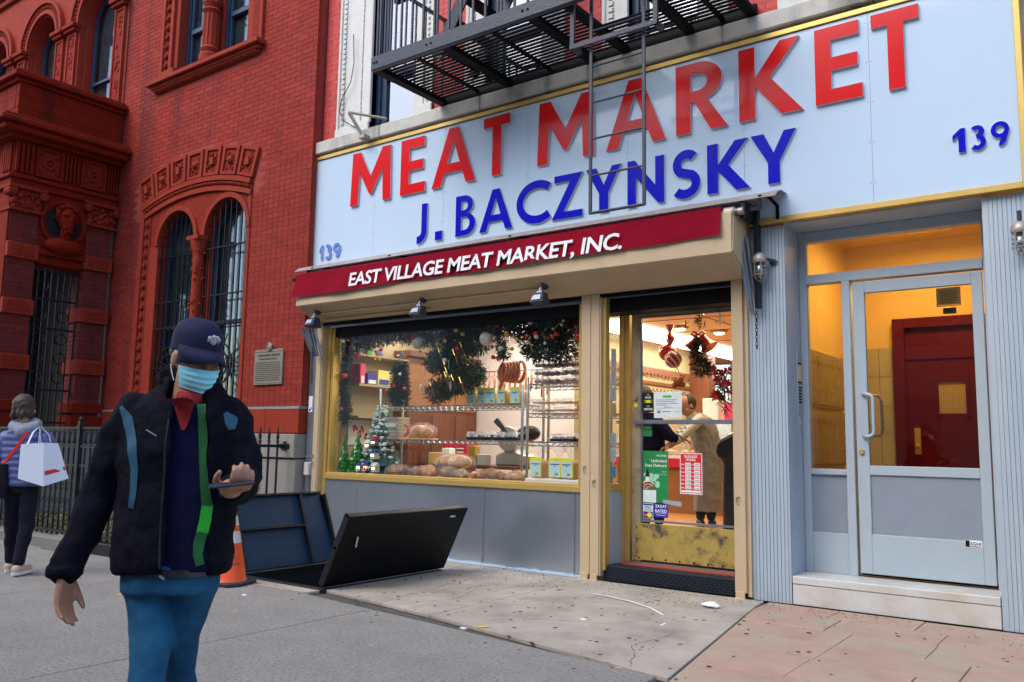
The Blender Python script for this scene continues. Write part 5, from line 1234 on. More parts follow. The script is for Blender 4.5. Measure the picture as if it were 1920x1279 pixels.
# stacked clamshell trays
def tray(label, x, y, z, w_, d, h, fill, grp, lidh=.035):
    t = thing('pastry_tray', label, 'tray', (x,y,z), 0, grp, world=False)
    part('base', MB().box(-w_/2,w_/2,-d/2,d/2,.002,h*.35), 'plasticblack' if fill == 'choc' else 'clear', t, bevel=.006)
    m = MB(); n = 4
    for i in range(n):
        for j in range(2): m.ball((-w_/2+w_*(i+.5)/n, -d/4+j*d/2, h*.42), w_/n*.62, 8, 6, sz=.45, sy=.9)
    part('pastry', m, fill, t, smooth='all')
    L_ = MB(); k = 22; vs = []
    for i in range(k+1):
        x = -w_/2+w_*i/k; e = .006*(i % 2); ed = .6 if i in (0, k) else 1
        vs += [(x,-d/2-.004-e,h*.36),(x,-d/2+.012-e,h*(.36+.55*ed)),(x,d/2,h*(.36+.58*ed))]
    L_.add(vs, [(i*3+j,(i+1)*3+j,(i+1)*3+j+1,i*3+j+1) for i in range(k) for j in range(2)])
    part('clear_lid', L_, 'lid', t)
    return t
rown = ['bottom','middle','top']
for r_ in range(3):
    tray('ribbed clear tray of nut pastries, %s of the left stack on the top right shelf' % rown[r_], -5.27, .58, 1.962+r_*.088, .33, .30, .082, 'plum', 'pastry trays on the top right shelf')
    tray('ribbed clear tray of golden pastries, %s of the right stack on the top right shelf' % rown[r_], -4.88, .58, 1.962+r_*.088, .36, .30, .082, 'crust', 'pastry trays on the top right shelf')
for i, (x,z,nm) in enumerate(((-5.32,1.637,'lower left'),(-5.32,1.722,'upper left'),(-5.02,1.637,'lower right'),(-5.02,1.722,'upper right'))): tray('square tub of cookies, %s on the middle right shelf' % nm, x, .52, z, .22, .22, .08, 'cookie', 'cookie tubs on the middle right shelf')
for i, x in enumerate((-4.80,-4.66)):
    t = thing('cookie_bag', 'tied gold cellophane bag of sweets, %s one on the middle right shelf' % ('left','right')[i], 'bag', (x,.5,1.637), 0, 'tied gold bags', world=False)
    part('filling', MB().lathe([(.05,.002),(.07,.06),(.06,.13),(.015,.17),(.03,.20)], (0,0,0), 12), 'orngold', t, smooth='all'); part('ribbon', MB().lathe([(.018,.165),(.018,.178)], (0,0,0), 8), 'box_red', t)
tray('ribbed tray of dark cakes, left one on the lower right shelf', -5.02, .55, 1.325, .30, .28, .10, 'choc', 'dark cake trays'); tray('ribbed tray of dark cakes, right one on the lower right shelf', -4.70, .55, 1.325, .26, .28, .10, 'choc', 'dark cake trays')
tray('long black tray of cakes on the lower left shelf, left half', -6.15, .55, 1.331, .36, .30, .11, 'choc', 'dark cake trays'); tray('long black tray of cakes on the lower left shelf, by the post', -5.76, .55, 1.331, .34, .30, .11, 'choc', 'dark cake trays')
t = thing('stollen', 'wrapped stollen with red ribbon on a wooden board on the long rack', 'bread', (-7.2,.55,1.335))
part('wooden_board', MB().box(-7.42,-7.02,.42,.70,1.329,1.345), 'board', t, bevel=.004); part('crust', MB().ball((-7.18,.55,1.42), .12, 14, 9, sx=1.6, sy=.9, sz=.75), 'crust', t, smooth='all')
rb = MB(); 
for k in range(16): a = k*.39; rb.ball((-7.35+.03*math.cos(a*2),.47,1.44+.07*math.sin(a)), .018, 6, 4)
part('ribbon', rb, 'ornred', t); vs = MB().ball((-7.16,.55,1.43), .135, 12, 8, sx=1.75, sz=.85); part('plastic_wrap', vs, 'clear', t, smooth=True)
t = thing('lined_basket', 'pale slatted box with white label at the left end of the long rack', 'box', (-7.62,.55,1.33))
w_ = MB()
for i in range(7): w_.box(-7.73,-7.48,.44+.003*(i%2),.66,1.332+i*.040,1.332+i*.040+.034)
part('slats', w_, 'wicker', t); part('label', MB().box(-7.71,-7.50,.43,.438,1.48,1.53), 'snow', t)
t = thing('dark_bag', 'round dark loaf in a black plastic bag behind the rack posts', 'bread', (-5.5,.7,1.33)); part('bag', MB().ball((-5.62,.66,1.42), .11, 14, 9, sx=1.3, sz=.85), 'plasticblack', t, smooth='all')
# sausage rings on a hook
t = thing('sausage_coils', 'orange brown sausage rings hanging from a hook above the bagged loaves', 'sausage', (-5.75,.45,2.1))
for k in range(6): 
    m = MB(); c_ = (-5.86+k*.035+ (.03 if k == 5 else 0), .46+.012*k, 2.115); pts = [(c_[0]+.055*math.cos(a)*(1 if k < 5 else 1.2), c_[1]+.02*math.sin(a*1), c_[2]+(.10+.004*k)*math.sin(a)) for a in [i*.4189 for i in range(16)]]
    m.tube(pts, .020, 8, False); part('sausage_ring', m, 'sausage', t, smooth='all')
part('sausage_link', MB().tube([(-5.86,.46,2.06),(-5.87,.45,1.97),(-5.89,.45,1.90)], [.022,.024,.012], 8), 'sausage', t, smooth='all'); part('hook', MB().tube([(-5.80,.45,2.75),(-5.74,.45,2.25),(-5.60,.44,2.20)], .005, 5), 'sliver', t)

# greenery: many small needle blades
def fir(mb, c, rx, ry, rz, n, L=.05, w=.007, droop=.0):
    for i in range(n):
        while True:
            p = Vector((random.uniform(-1,1), random.uniform(-1,1), random.uniform(-1,1)))
            if p.length < 1: break
        q = Vector((p.x*rx, p.y*ry, p.z*rz)); d = Vector((random.gauss(0,1), random.gauss(0,1)-.3, random.gauss(0,1)-droop)).normalized()
        if random.random() < .6 and q.length > 0: d = (d*.6+Vector((p.x,p.y,p.z))*.9).normalized()
        b = Vector(c)+q; e = b+d*L*random.uniform(.6,1.4); s_ = d.cross(Vector((random.gauss(0,1),random.gauss(0,1),random.gauss(0,1)))).normalized()*w
        mb.add([b-s_, b+s_, e+s_*.4, e-s_*.4], [(0,1,2,3)])
def greenery(name, label, cat, segs, mt='fir', dec=(), grp=None, **k):
    t = thing(name, label, cat, segs[0][0], 0, grp); m = MB()
    for c, rx, ry, rz, n in segs: fir(m, c, rx, ry, rz, int(n*1.5), **k)
    part('needles', m, mt, t, kind='stuff')
    for c, r_, mt_ in dec: part('bauble', MB().ball(c, r_, 12, 8), mt_, t, smooth='all')
    return t
RU = random.uniform
segs = []; x = -8.15
while x < -4.55: segs.append(((x, .30, 2.60+.05*math.sin(x*4)), .16, .10, .13, 260)); x += .16
deco = [((-8.02,.22,2.40),.045,'ornred'),((-7.0,.18,2.55),.04,'ornred'),((-6.25,.2,2.55),.035,'orngold'),((-6.5,.18,2.48),.03,'orngold'),((-5.3,.2,2.62),.03,'ornwhite'),((-4.66,.18,2.42),.05,'ornred'),((-5.62,.2,2.52),.035,'orngold')]
greenery('fir_garland', 'thick dark fir garland along the top of the shop window', 'garland', segs, 'firdark', deco)
segs = [((-8.24+.02*math.sin(i), .24, 2.5-i*.10), .07, .06, .08, 120) for i in range(10)]
greenery('side_garland', 'narrow fir garland hanging down the left edge of the shop window', 'garland', segs, 'firdark', [((-8.20,.18,2.13),.04,'ornred'),((-8.22,.18,1.7),.03,'ornred')])
segs = [((-6.48+.33*math.sin(i*.9)*(.9), .36+.05*math.cos(i), 2.55-i*.055), .24*(1-.028*i), .16, .13, 420) for i in range(13)]
db = [((-6.62,.18,2.44),.032,'orngold'),((-6.30,.17,2.38),.03,'ornred'),((-6.80,.2,2.30),.04,'orngold'),((-6.50,.18,2.25),.03,'ornwhite'),((-6.4,.17,2.05),.028,'orngold'),((-6.72,.18,2.03),.03,'orngold'),((-6.33,.17,2.60),.035,'orngold')]
hb = greenery('fir_bouquet', 'big dark green fir bouquet hanging in the middle of the window', 'wreath', segs, 'fir', db)
q = MB()
for k in range(9):
    x, z = -6.75+RU(0,.5), RU(2.0,2.5); q.tube([(x,.17,z),(x+.05,.15,z-.07),(x+.09,.16,z-.17)], .007, 5)
part('gold_ribbon', q, 'orngold', hb)
for i, (x,z) in enumerate(((-6.88,1.93),(-6.42,1.95))): part('icicle_light', MB().lathe([(.004,.06),(.02,.03),(.016,0),(.004,-.05)], (x,.2,z), 8), 'snow', hb, smooth='all')
segs = [((-5.18+.22*math.sin(i*1.7), .38, 2.62-i*.045), .27*(1-.04*i), .14, .11, 380) for i in range(9)]
greenery('fir_wreath', 'bushy fir spray with red berries hanging above the stacked trays', 'wreath', segs, 'firdark', [((-5.35,.22,2.47),.03,'ornred'),((-5.24,.22,2.49),.035,'ornred'),((-5.02,.22,2.45),.03,'ornred'),((-4.96,.22,2.47),.022,'ornred')])
segs = [((-5.72,.30,2.62),.18,.1,.09,300),((-5.9,.3,2.6),.12,.1,.08,200)]
greenery('fir_sprig', 'fir sprig at the top of the window between bouquet and berry spray', 'garland', segs, 'firdark')
segs = [((-7.36,.34,2.22-i*.06), .06+.022*min(i,5)-.02*max(0,i-5), .08, .05, 170) for i in range(8)]
tt_ = greenery('mini_tree_ornament', 'small hanging frosted fir ornament with red roses left of centre in the window', 'ornament', segs, 'fir', [((-7.36,.23,1.98),.03,'ornred'),((-7.50,.25,1.92),.028,'ornred'),((-7.20,.25,1.94),.026,'ornred'),((-7.44,.24,2.15),.022,'starsilver'),((-7.28,.24,2.12),.02,'starsilver')])
q = MB()
for k in range(12):
    a = k*math.pi/6; r_ = .085 if k % 2 == 0 else .05; d = Vector((math.cos(a),0,math.sin(a))); n_ = Vector((-d.z,0,d.x))
    c_ = Vector((-7.27,.24,2.35)); q.add([c_+n_*.016, c_+Vector((0,-.02,0)), c_-n_*.016, c_+d*r_], [(0,1,3),(1,2,3)])
st_ = thing('star_ornament', 'silver many pointed star hanging above the small fir ornament', 'ornament', (-7.27,.24,2.35)); part('star_points', q, 'starsilver', st_); part('thread', MB().tube([(-7.27,.24,2.43),(-7.27,.24,2.75)], .0015, 4), 'sliver', st_)
sgt = thing('snow_globe_bauble', 'large frosted white bauble with red cap hanging in the window', 'ornament', (-6.98,.26,2.50)); part('ball', MB().ball((-6.98,.24,2.50),.085,16,12), 'ornwhite', sgt, smooth='all'); part('red_cap', MB().ball((-6.99,.20,2.57),.05,12,8,sz=.7), 'ornred', sgt, smooth='all')
b2 = thing('silver_bauble', 'large silver glitter bauble hanging right of the fir bouquet', 'ornament', (-5.95,.26,2.50)); part('ball', MB().ball((-5.93,.24,2.48),.085,16,12), 'ornwhite', b2, smooth='all')
q = greenery('red_stocking_ornament', 'small ornament of red berries and silver star hanging above the sausage rings', 'ornament', [((-5.76+.02*i,.26,2.45-i*.06),.07,.05,.05,60) for i in range(4)], 'fir', [((-5.80,.2,2.44),.02,'ornred'),((-5.82,.2,2.38),.022,'ornred'),((-5.80,.2,2.26),.028,'ornred'),((-5.74,.2,2.25),.025,'ornred'),((-5.70,.2,2.35),.03,'starsilver')])

for k in range(46):
    x = RU(-8.1,-4.7); z = RU(2.30,2.66) if not -6.85 < x < -6.15 else RU(1.98,2.62); y = .20
    part('bauble', MB().ball((x,y,z), RU(.012,.026), 8, 6), random.choice(('ornred','orngold','starsilver','ornwhite','ornred')), hb, smooth='all')
for k in range(16):
    x, z = RU(-8.1,-4.8), RU(2.2,2.6); q = MB(); q.tube([(x,.2,z),(x+RU(-.06,.06),.19,z-.06),(x+RU(-.06,.06),.2,z-RU(.1,.18))], .004, 4); part('ribbon_curl', q, random.choice(('orngold','ornwhite','ornred')), hb)
# ceramic trees and snowy village
def ctree(label, x, y, h, r0):
    t = thing('ceramic_tree', label, 'ornament', (x,y,.877), 0, 'green ceramic trees', world=False); m = MB(); n = 9
    prof = []
    for i in range(n):
        z = .05+(h-.08)*i/n; r_ = r0*(1-i/n*.88); prof += [(r_, z), (r_*.62, z+(h-.08)/n*.95)]
    m.lathe(prof+[(.006,h)], (0,0,0), 14)
    for i, v in enumerate(m.v):
        a = math.atan2(v[1], v[0]); k = 1+.12*math.sin(a*7+v[2]*40); m.v[i] = (v[0]*k, v[1]*k, v[2]-.012*abs(math.sin(a*3.5)))
    part('glazed_boughs', m, 'ceramicgreen', t, smooth=True); part('trunk', MB().lathe([(.04,.0),(.035,.06)], (0,0,0), 10), 'choc', t); part('gold_star', MB().lathe([(.001,h-.01),(.014,h+.015),(.003,h+.05)], (0,0,0), 6), 'orngold', t)
ctree('taller glossy green ceramic tree beside the snowy village', -8.03, .30, .50, .15); ctree('smaller glossy green ceramic tree at the left edge of the window', -8.20, .24, .48, .10)
sv = thing('snowy_village', 'tiered snowy mountain village ornament with tiny lit houses at the window left', 'ornament', (-7.85,.45,.877))
m = MB()
for i, (cz_, r_) in enumerate(((.93,.27),(1.05,.26),(1.18,.23),(1.30,.20),(1.44,.16),(1.55,.12),(1.66,.08))):
    n = 14; prof = [(r_*1.0,cz_-.05),(r_*.85,cz_+.03),(r_*.55,cz_+.13)]; k = MB().lathe(prof, (-7.80+.02*math.sin(i*2),.50,0), n)
    for j, v in enumerate(k.v): k.v[j] = (v[0]+RU(-.015,.015), v[1]+RU(-.015,.015), v[2]+RU(-.015,.015))
    m.add(k.v, k.f)
part('rock', m, 'tealrock', sv)
m = MB()
for i in range(150):
    z = RU(.93,1.76); r_ = .275*(1-(z-.9)/1.0)+.02; a = RU(math.pi*.95, math.pi*2.05); c_ = (-7.80+r_*math.cos(a),.50+r_*math.sin(a),z)
    m.ball(c_, RU(.018,.034), 6, 4, sz=.55); m.add([(c_[0]-.01,c_[1],c_[2]),(c_[0]+.01,c_[1],c_[2]),(c_[0],c_[1]-.005,c_[2]-RU(.03,.06))], [(0,1,2)])
m.lathe([(.22,.877),(.225,.90),(.20,.915)], (-7.80,.48,0), 18)
part('snow', m, 'snow', sv)
for i, (x,z,c_,r_) in enumerate(((-7.93,.925,'ornwhite','box_blue'),(-7.80,.93,'box_pink','box_blue'),(-7.66,.92,'ornwhite','snow'),(-7.85,1.20,'bread','snow'),(-7.74,1.24,'plum','box_red'),(-7.68,1.08,'ornwhite','box_blue'))):
    h = part('tiny_house', MB().box(x-.035,x+.035,.22+(.06 if z > 1.1 else 0),.30+(.06 if z > 1.1 else 0),z,z+.075), c_, sv); y_ = .22+(.06 if z > 1.1 else 0)
    part('tiny_roof', MB().prism([(y_-.01,z+.075),(y_+.08,z+.075),(y_+.035,z+.12)], x-.042, x+.042, 'x'), r_, h); part('lit_window', MB().box(x-.022,x-.008,y_-.003,y_-.001,z+.035,z+.055).box(x+.008,x+.022,y_-.003,y_-.001,z+.035,z+.055), 'litwarm', h)
# things standing further back
rc_ = thing('red_crate', 'red plastic crate on the floor behind the window display', 'crate', (-8.3,2.3,1.0)); m = MB(); m.box(-8.0,-7.55,1.9,2.2,1.0,1.30); part('shell', m, 'crate', rc_, bevel=.01); q = MB()
for i in range(4):
    for j in range(2): q.box(-7.93+j*.2,-7.80+j*.2,1.893,1.899,1.06+i*.05,1.075+i*.05)
part('slots', q, 'snow', rc_)
wt = thing('work_table', 'dark work table with cardboard boxes behind the window display', 'table', (-7.4,2.2,.4)); part('table_top', MB().box(-8.2,-6.5,1.6,2.4,.96,1.0), 'choc', wt); 
for x in (-8.15,-6.55): part('leg', MB().box(x-.03,x+.03,1.65,1.71,FI,.96), 'choc', wt)
ms_ = thing('meat_slicer', 'grey deli slicer with round blade on the work table behind the racks', 'slicer', (-6.9,2.0,1.0))
part('body', MB().prism([(-7.05,1.0),(-6.6,1.0),(-6.55,1.15),(-6.7,1.2),(-6.75,1.5),(-6.85,1.5),(-6.9,1.2),(-7.05,1.15)], 1.9, 2.15), 'sliver', ms_, bevel=.02); part('blade', MB().lathe([(.17,1.88),(.16,1.87),(.02,1.865)], (-6.82,0,1.36), 24, 'y'), 'steel', ms_, smooth=True)
part('arm', MB().bar((-7.0,1.85,1.62), (-6.75,1.88,1.35), .04, .06).bar((-7.02,1.85,1.60),(-6.92,1.85,1.52),.04), 'dgrey', ms_)
for x, w_, d_, h, c_, l in ((-8.1,.22,.2,.16,'board','brown cardboard box at the left end of the dark work table'),(-7.85,.14,.14,.22,'snow','white tub beside the cardboard box on the work table'),(-7.6,.18,.16,.10,'box_teal','low teal carton on the dark work table'),(-7.38,.12,.12,.26,'orngold','tall golden tin on the dark work table'),(-7.22,.14,.14,.15,'greybar','grey container left of the slicer on the work table')):
    if c_ == 'greybar': colm('greybar',(.33,.35,.38))
    tag(part('storage_box', MB().box(x,x+w_,1.72,1.72+d_,1.0,1.0+h), c_, None, bevel=.008), l, 'box', 'containers on the work table')
hs_ = thing('hanging_sausages', 'row of dark sausages hanging from a rail behind the fir bouquet', 'sausage', (-7.6,2.6,2.3)); part('rail', MB().bar((-8.2,2.6,2.35),(-6.6,2.6,2.35),.02), 'steel', hs_)
for k in range(16): x = -8.1+k*.095; part('sausage_link', MB().tube([(x,2.6,2.34),(x+.01,2.6,2.2),(x-.01,2.6,2.34-RU(.25,.4))], [.012,.022,.012], 7), 'sausage', hs_, smooth='all')
# hanging things and people seen through the door
def hang(name, label, cat, loc): return thing(name, label, cat, loc)
t = hang('sweet_ornament', 'shiny red wrapped sweet and striped bauble hanging behind the door glass', 'ornament', (-4.0,1,2.4))
part('red_ball', MB().ball((-4.05,1.0,2.30), .095, 16, 12), 'ornred', t, smooth='all'); part('wrapper_twist', MB().lathe([(.05,2.60),(.02,2.52),(.05,2.47),(.055,2.44),(.02,2.38)], (-4.02,1.0,0), 8), 'ornred', t)
sb_ = MB().ball((-3.95,.93,2.215), .085, 20, 12); part('striped_ball', sb_, 'ornred', t, smooth='all')
for k in range(7):
    a = k*.9; st2 = MB().tube([(-3.95+.0865*math.sin(th)*math.cos(a+th*.9), .93+.0865*math.sin(th)*math.sin(a+th*.9), 2.215+.0865*math.cos(th)) for th in [.25+i*.265 for i in range(11)]], .009, 5); part('white_stripe', st2, 'whitep', t)
part('wire', MB().tube([(-4.02,1,2.6),(-4.02,1,2.78)], .002, 4), 'sliver', t)
t = hang('bell_ornament', 'pair of red bells with bow and fir sprig hanging behind the door glass', 'ornament', (-3.65,1,2.3))
for s_ in (-1, 1):
    mtx = Matrix.Rotation(s_*R(-38), 4, 'Y'); b = MB().lathe([(.012,.0),(.05,-.02),(.055,-.09),(.075,-.14),(.10,-.17),(.095,-.17)], (0,0,0), 18)
    b.v = [tuple(mtx @ Vector(v)+Vector((-3.67,1.0,2.46))) for v in b.v]; part('bell', b, 'ornred', t, smooth=True)
bw = MB(); 
for s_ in (-1, 1): bw.tube([(-3.67,.95,2.47),(-3.67+s_*.05,.94,2.50),(-3.67+s_*.08,.94,2.48),(-3.67+s_*.04,.94,2.45),(-3.67,.95,2.47)], .012, 6)
part('bow', bw, 'ornred', t); m = MB(); fir(m, (-3.67,.95,2.30), .07, .05, .13, 260, L=.06); fir(m, (-3.63,.95,2.12), .09, .05, .09, 260, L=.06); fir(m, (-3.67,.98,2.62), .02, .02, .10, 80, L=.03); part('fir_sprig', m, 'fir', t, kind='stuff')
t = hang('mesh_bag_ornament', 'string bag of patterned sweets hanging below the striped bauble', 'ornament', (-3.92,1,2.0)); m = MB()
for k in range(9): m.ball((-3.90+RU(-.05,.05),.95+RU(-.03,.03),1.93+k*.012+RU(-.03,.04)), .035, 8, 5)
part('sweets', m, 'sausage', t, smooth=True); part('string', MB().tube([(-3.92,.95,2.14),(-3.87,.95,2.02),(-3.84,.95,1.8)], .004, 4).tube([(-3.92,.95,2.14),(-3.96,.95,2.0)], .004, 4), 'ornwhite', t)
t = hang('poinsettia_basket', 'hanging bunch of red poinsettias at the right of the door glass', 'flowers', (-3.45,1.1,2.0))
for k in range(13):
    c_ = Vector((-3.42+RU(-.1,.08),.98+RU(-.04,.08),1.97+RU(-.16,.17))); m = MB()
    for j in range(6):
        a = j*1.047+RU(0,.4); d = Vector((math.cos(a),-.25,math.sin(a)))*RU(.045,.07); n_ = Vector((-math.sin(a),0,math.cos(a)))*.018; m.add([c_, c_+d*.5+n_, c_+d, c_+d*.5-n_], [(0,1,2,3)])
    part('flower', m, 'ornred', t)
m = MB(); fir(m, (-3.42,1.02,1.86), .06,.04,.2, 120, L=.07); part('leaves', m, 'fir', t, kind='stuff')
def flake(label, x, z, r_, mt_, y=.40, kind=6):
    t = hang('snowflake_sticker' if kind == 6 else 'star_sticker', label, 'decoration', (x,y,z)); m = MB()
    for k in range(kind):
        a = k*2*math.pi/kind+math.pi/2; d = Vector((math.cos(a),0,math.sin(a))); c_ = Vector((x,y,z)); m.bar(c_, c_+d*r_, .008 if mt_ == 'whitep' else .011, .002)
        if mt_ == 'whitep':
            for f_ in (.45,.75):
                for s_ in (-1,1): e = Vector((math.cos(a+s_*.9),0,math.sin(a+s_*.9))); m.bar(c_+d*r_*f_, c_+d*r_*f_+e*r_*.28, .007, .002)
    part('arms', m, mt_, t)
flake('large white snowflake at the top right of the door glass', -3.20, 2.53, .06, 'whitep'); flake('small red snowflake left of the large white one', -3.56, 2.50, .038, 'ornred'); flake('small red snowflake below right of the large white one', -3.06, 2.47, .034, 'ornred'); flake('pale brown star between the snowflakes', -3.36, 2.475, .04, 'wood2', kind=5); flake('faint brown star beside the small red snowflake', -3.46, 2.51, .03, 'wood2', kind=5)
dc = thing('deli_counter', 'long deli counter with glass case, red band and light wood base', 'counter', (-4.6,3.4,.42))
part('base', MB().box(-5.9,-3.6,3.2,4.0,FI,1.02), 'wood2', dc); part('plinth', MB().box(-5.9,-3.6,3.22,4.0,FI,.55), 'choc', dc); part('red_band', MB().box(-5.92,-3.58,3.15,4.02,1.02,1.14), 'crate', dc); part('deck', MB().box(-5.9,-3.6,3.16,4.0,1.14,1.18), 'whitep', dc); part('glass_case', MB().box(-5.9,-3.6,3.2,3.206,1.18,1.62).box(-5.9,-3.6,3.2,3.9,1.62,1.626), 'clear', dc); part('case_rail', MB().box(-5.9,-3.6,3.18,3.22,1.60,1.64).box(-5.9,-3.6,3.18,3.22,1.17,1.19), 'steel', dc)
m = MB()
for k in range(30): m.ball((-5.8+k*.075,3.5+RU(-.1,.1),1.22), RU(.04,.07), 8, 5, sz=.6)
part('meat_tray', m, 'sausage', dc, smooth=True)
for i, (x,w_,h,c_,l) in enumerate(((-4.75,.22,.32,'snow','white'),(-4.45,.25,.26,'box_pink','pink'),(-4.15,.22,.34,'ornwhite','cream'))):
    t = tag(part('paper_box', MB().box(x,x+w_,3.5,3.7,1.63,1.63+h), c_, None, bevel=.006), l+' carton standing on top of the deli counter', 'box', 'cartons on the deli counter')
t = thing('black_cart', 'tall black covered trolley just inside the door at the right', 'trolley', (-3.2,1.2,.42)); part('cover', MB().prism([(-3.46,FI),(-3.0,FI),(-3.0,1.42),(-3.30,1.46),(-3.50,1.36),(-3.53,1.22),(-3.44,1.16)], 1.0, 1.4), 'plasticblack', t, bevel=.03); part('bundle', MB().ball((-3.32,1.2,1.40), .13, 12, 8, sx=1.2, sz=.5), 'choc', t, smooth='all')

# ------------------------------------------------------------ notices on the shop door and side pane
def card(name, label, cat, x0, x1, z0, z1, mt_, y=DY+.018, group=None):
    t = thing(name, label, cat, ((x0+x1)/2, y, z0), 0, group); part('sheet', MB().box(x0,x1,y-.002,y,z0,z1), mt_, t); return t
yd = DY+.018
colm('green_poster',(.005,.22,.055)); colm('mint',(.30,.62,.45)); colm('navy_sticker',(.012,.02,.35)); colm('greybar',(.33,.35,.38))
pg = card('delivery_poster', 'green free delivery poster on the lower left of the door glass', 'poster', -4.015, -3.74, .735, 1.25, 'green_poster')
text_part('lettering', 'WE OFFER', -3.755, yd-.003, 1.195, .020, 'whitep', pg, width=.115, align='RIGHT', offset=.008)
text_part('lettering', 'Unlimited', -3.755, yd-.003, 1.14, .030, 'whitep', pg, width=.17, align='RIGHT', offset=.014)
text_part('lettering', 'Free Delivery', -3.755, yd-.003, 1.095, .030, 'whitep', pg, width=.235, align='RIGHT', offset=.014)
text_part('lettering', 'Shop at', -3.755, yd-.003, 1.045, .012, 'whitep', pg, align='RIGHT'); text_part('lettering', 'mercato', -3.755, yd-.003, 1.015, .020, 'mint', pg, align='RIGHT')
m = MB()
for k in range(26): m.lathe([(RU(.012,.03),-.0005),(.002,-.001)], (-3.93+RU(-.07,.08), yd-.0025, .93+RU(-.06,.10)), 7, 'y')
part('printed_leaves', m, 'mint', pg); m = MB(); m.box(-3.985,-3.945,yd-.006,yd-.004,.93,1.0); m.lathe([(.02,0)], (0,0,0)) if False else None; part('printed_bottle', m.prism([(-3.99,1.0),(-3.94,1.0),(-3.955,1.05),(-3.96,1.075),(-3.97,1.075),(-3.975,1.05)], yd-.0062, yd-.0042), 'plasticblack', pg)
part('printed_label', MB().box(-3.984,-3.946,yd-.0075,yd-.0063,.935,.995), 'snow', pg)
m = MB(); m.ring(-3.955,.875,.03,.045,0,180,yd-.0085,yd-.0075,12); m.ring(-3.955,.875,.06,.072,0,180,yd-.0085,yd-.0075,12); part('printed_arch', m, 'ornred', pg); part('white_patch', MB().box(-4.012,-3.87,yd-.006,yd-.004,.745,.865), 'snow', pg)
vz = card('card_sticker', 'white card payment sticker with red and yellow circles at the bottom of the door glass', 'sticker', -4.015,-3.905,.585,.735,'snow')
part('blue_bar', MB().box(-4.01,-3.91,yd-.0035,yd-.0028,.715,.73), 'navy_sticker', vz); text_part('lettering', 'VISA', -3.96, yd-.004, .685, .022, 'navy_sticker', vz, width=.07, align='CENTER', shear=.2, offset=.015); part('yellow_bar', MB().box(-4.005,-3.915,yd-.0035,yd-.0028,.668,.674), 'orngold', vz)
part('blue_field', MB().box(-4.01,-3.91,yd-.0035,yd-.0028,.59,.655), 'navy_sticker', vz); part('red_circle', MB().lathe([(.026,0),(.026,-.001)], (-3.978,yd-.0038,.622), 18, 'y'), 'ornred', vz); part('yellow_circle', MB().lathe([(.026,0),(.026,-.001)], (-3.942,yd-.0055,.622), 18, 'y'), 'label_yellow', vz); text_part('lettering', 'MasterCard', -3.96, yd-.008, .617, .011, 'whitep', vz, width=.07, align='CENTER', offset=.02)
zg = card('rating_sticker', 'dark blue rating sticker with white capitals at the bottom of the door glass', 'sticker', -3.895,-3.745,.605,.745,'navy_sticker'); text_part('lettering', 'ZAGAT', -3.82, yd-.003, .70, .028, 'whitep', zg, width=.125, align='CENTER', offset=.02); text_part('lettering', 'RATED', -3.82, yd-.003, .655, .028, 'whitep', zg, width=.125, align='CENTER', offset=.02); part('line', MB().box(-3.885,-3.755,yd-.0035,yd-.0028,.645,.648).box(-3.87,-3.77,yd-.0035,yd-.0028,.625,.629), 'whitep', zg)
bh = card('opening_hours_sign', 'red and white business hours sign taped to the door glass', 'sign', -3.615,-3.385,.845,1.235,'whitep'); part('red_field', MB().box(-3.608,-3.392,yd-.003,yd-.0022,.855,1.228), 'paperred', bh)
text_part('lettering', 'BUSINESS', -3.50, yd-.004, 1.192, .024, 'whitep', bh, width=.13, align='CENTER', offset=.02); text_part('lettering', 'HOURS:', -3.50, yd-.004, 1.162, .024, 'whitep', bh, width=.10, align='CENTER', offset=.02)
for i, dname in enumerate(('Mon.','Tues.','Wed.','Thur.','Fri.','Sat.','Sun.')):
    z = 1.120-i*.037; text_part('lettering', dname, -3.602, yd-.004, z, .016, 'whitep', bh, width=.034, offset=.02)
    part('hour_slot', MB().box(-3.560,-3.500,yd-.0045,yd-.0035,z-.007,z+.023), 'whitep', bh); part('hour_slot', MB().box(-3.468,-3.405,yd-.0045,yd-.0035,z-.007,z+.023), 'whitep', bh); text_part('lettering', 'to', -3.493, yd-.004, z, .014, 'whitep', bh, width=.018, offset=.02)
    if i < 6: text_part('lettering', '8:30' if i < 2 else '9:00', -3.53, yd-.006, z, .014, 'plasticblack', bh, width=.045, align='CENTER'); text_part('lettering', '6:00', -3.437, yd-.006, z, .014, 'plasticblack', bh, width=.045, align='CENTER')
    else: text_part('lettering', 'CLOSED', -3.53, yd-.006, z, .012, 'navy_sticker', bh, width=.05, align='CENTER'); text_part('lettering', 'CLOSED', -3.437, yd-.006, z, .012, 'navy_sticker', bh, width=.05, align='CENTER')
part('bottom_slot', MB().box(-3.60,-3.40,yd-.0045,yd-.0035,.862,.880), 'whitep', bh)
nm = card('mask_notice', 'small black no mask no service sticker on the door glass', 'sticker', -4.02,-3.895,1.635,1.83,'plasticblack'); text_part('lettering', 'NO', -3.955, yd-.003, 1.80, .017, 'mint', nm, width=.03, align='CENTER', offset=.02); text_part('lettering', 'MASK', -3.955, yd-.003, 1.772, .02, 'whitep', nm, width=.07, align='CENTER', offset=.03); text_part('lettering', 'NO', -3.955, yd-.003, 1.685, .017, 'mint', nm, width=.03, align='CENTER', offset=.02); text_part('lettering', 'SERVICE', -3.957, yd-.003, 1.655, .02, 'whitep', nm, width=.095, align='CENTER', offset=.03)
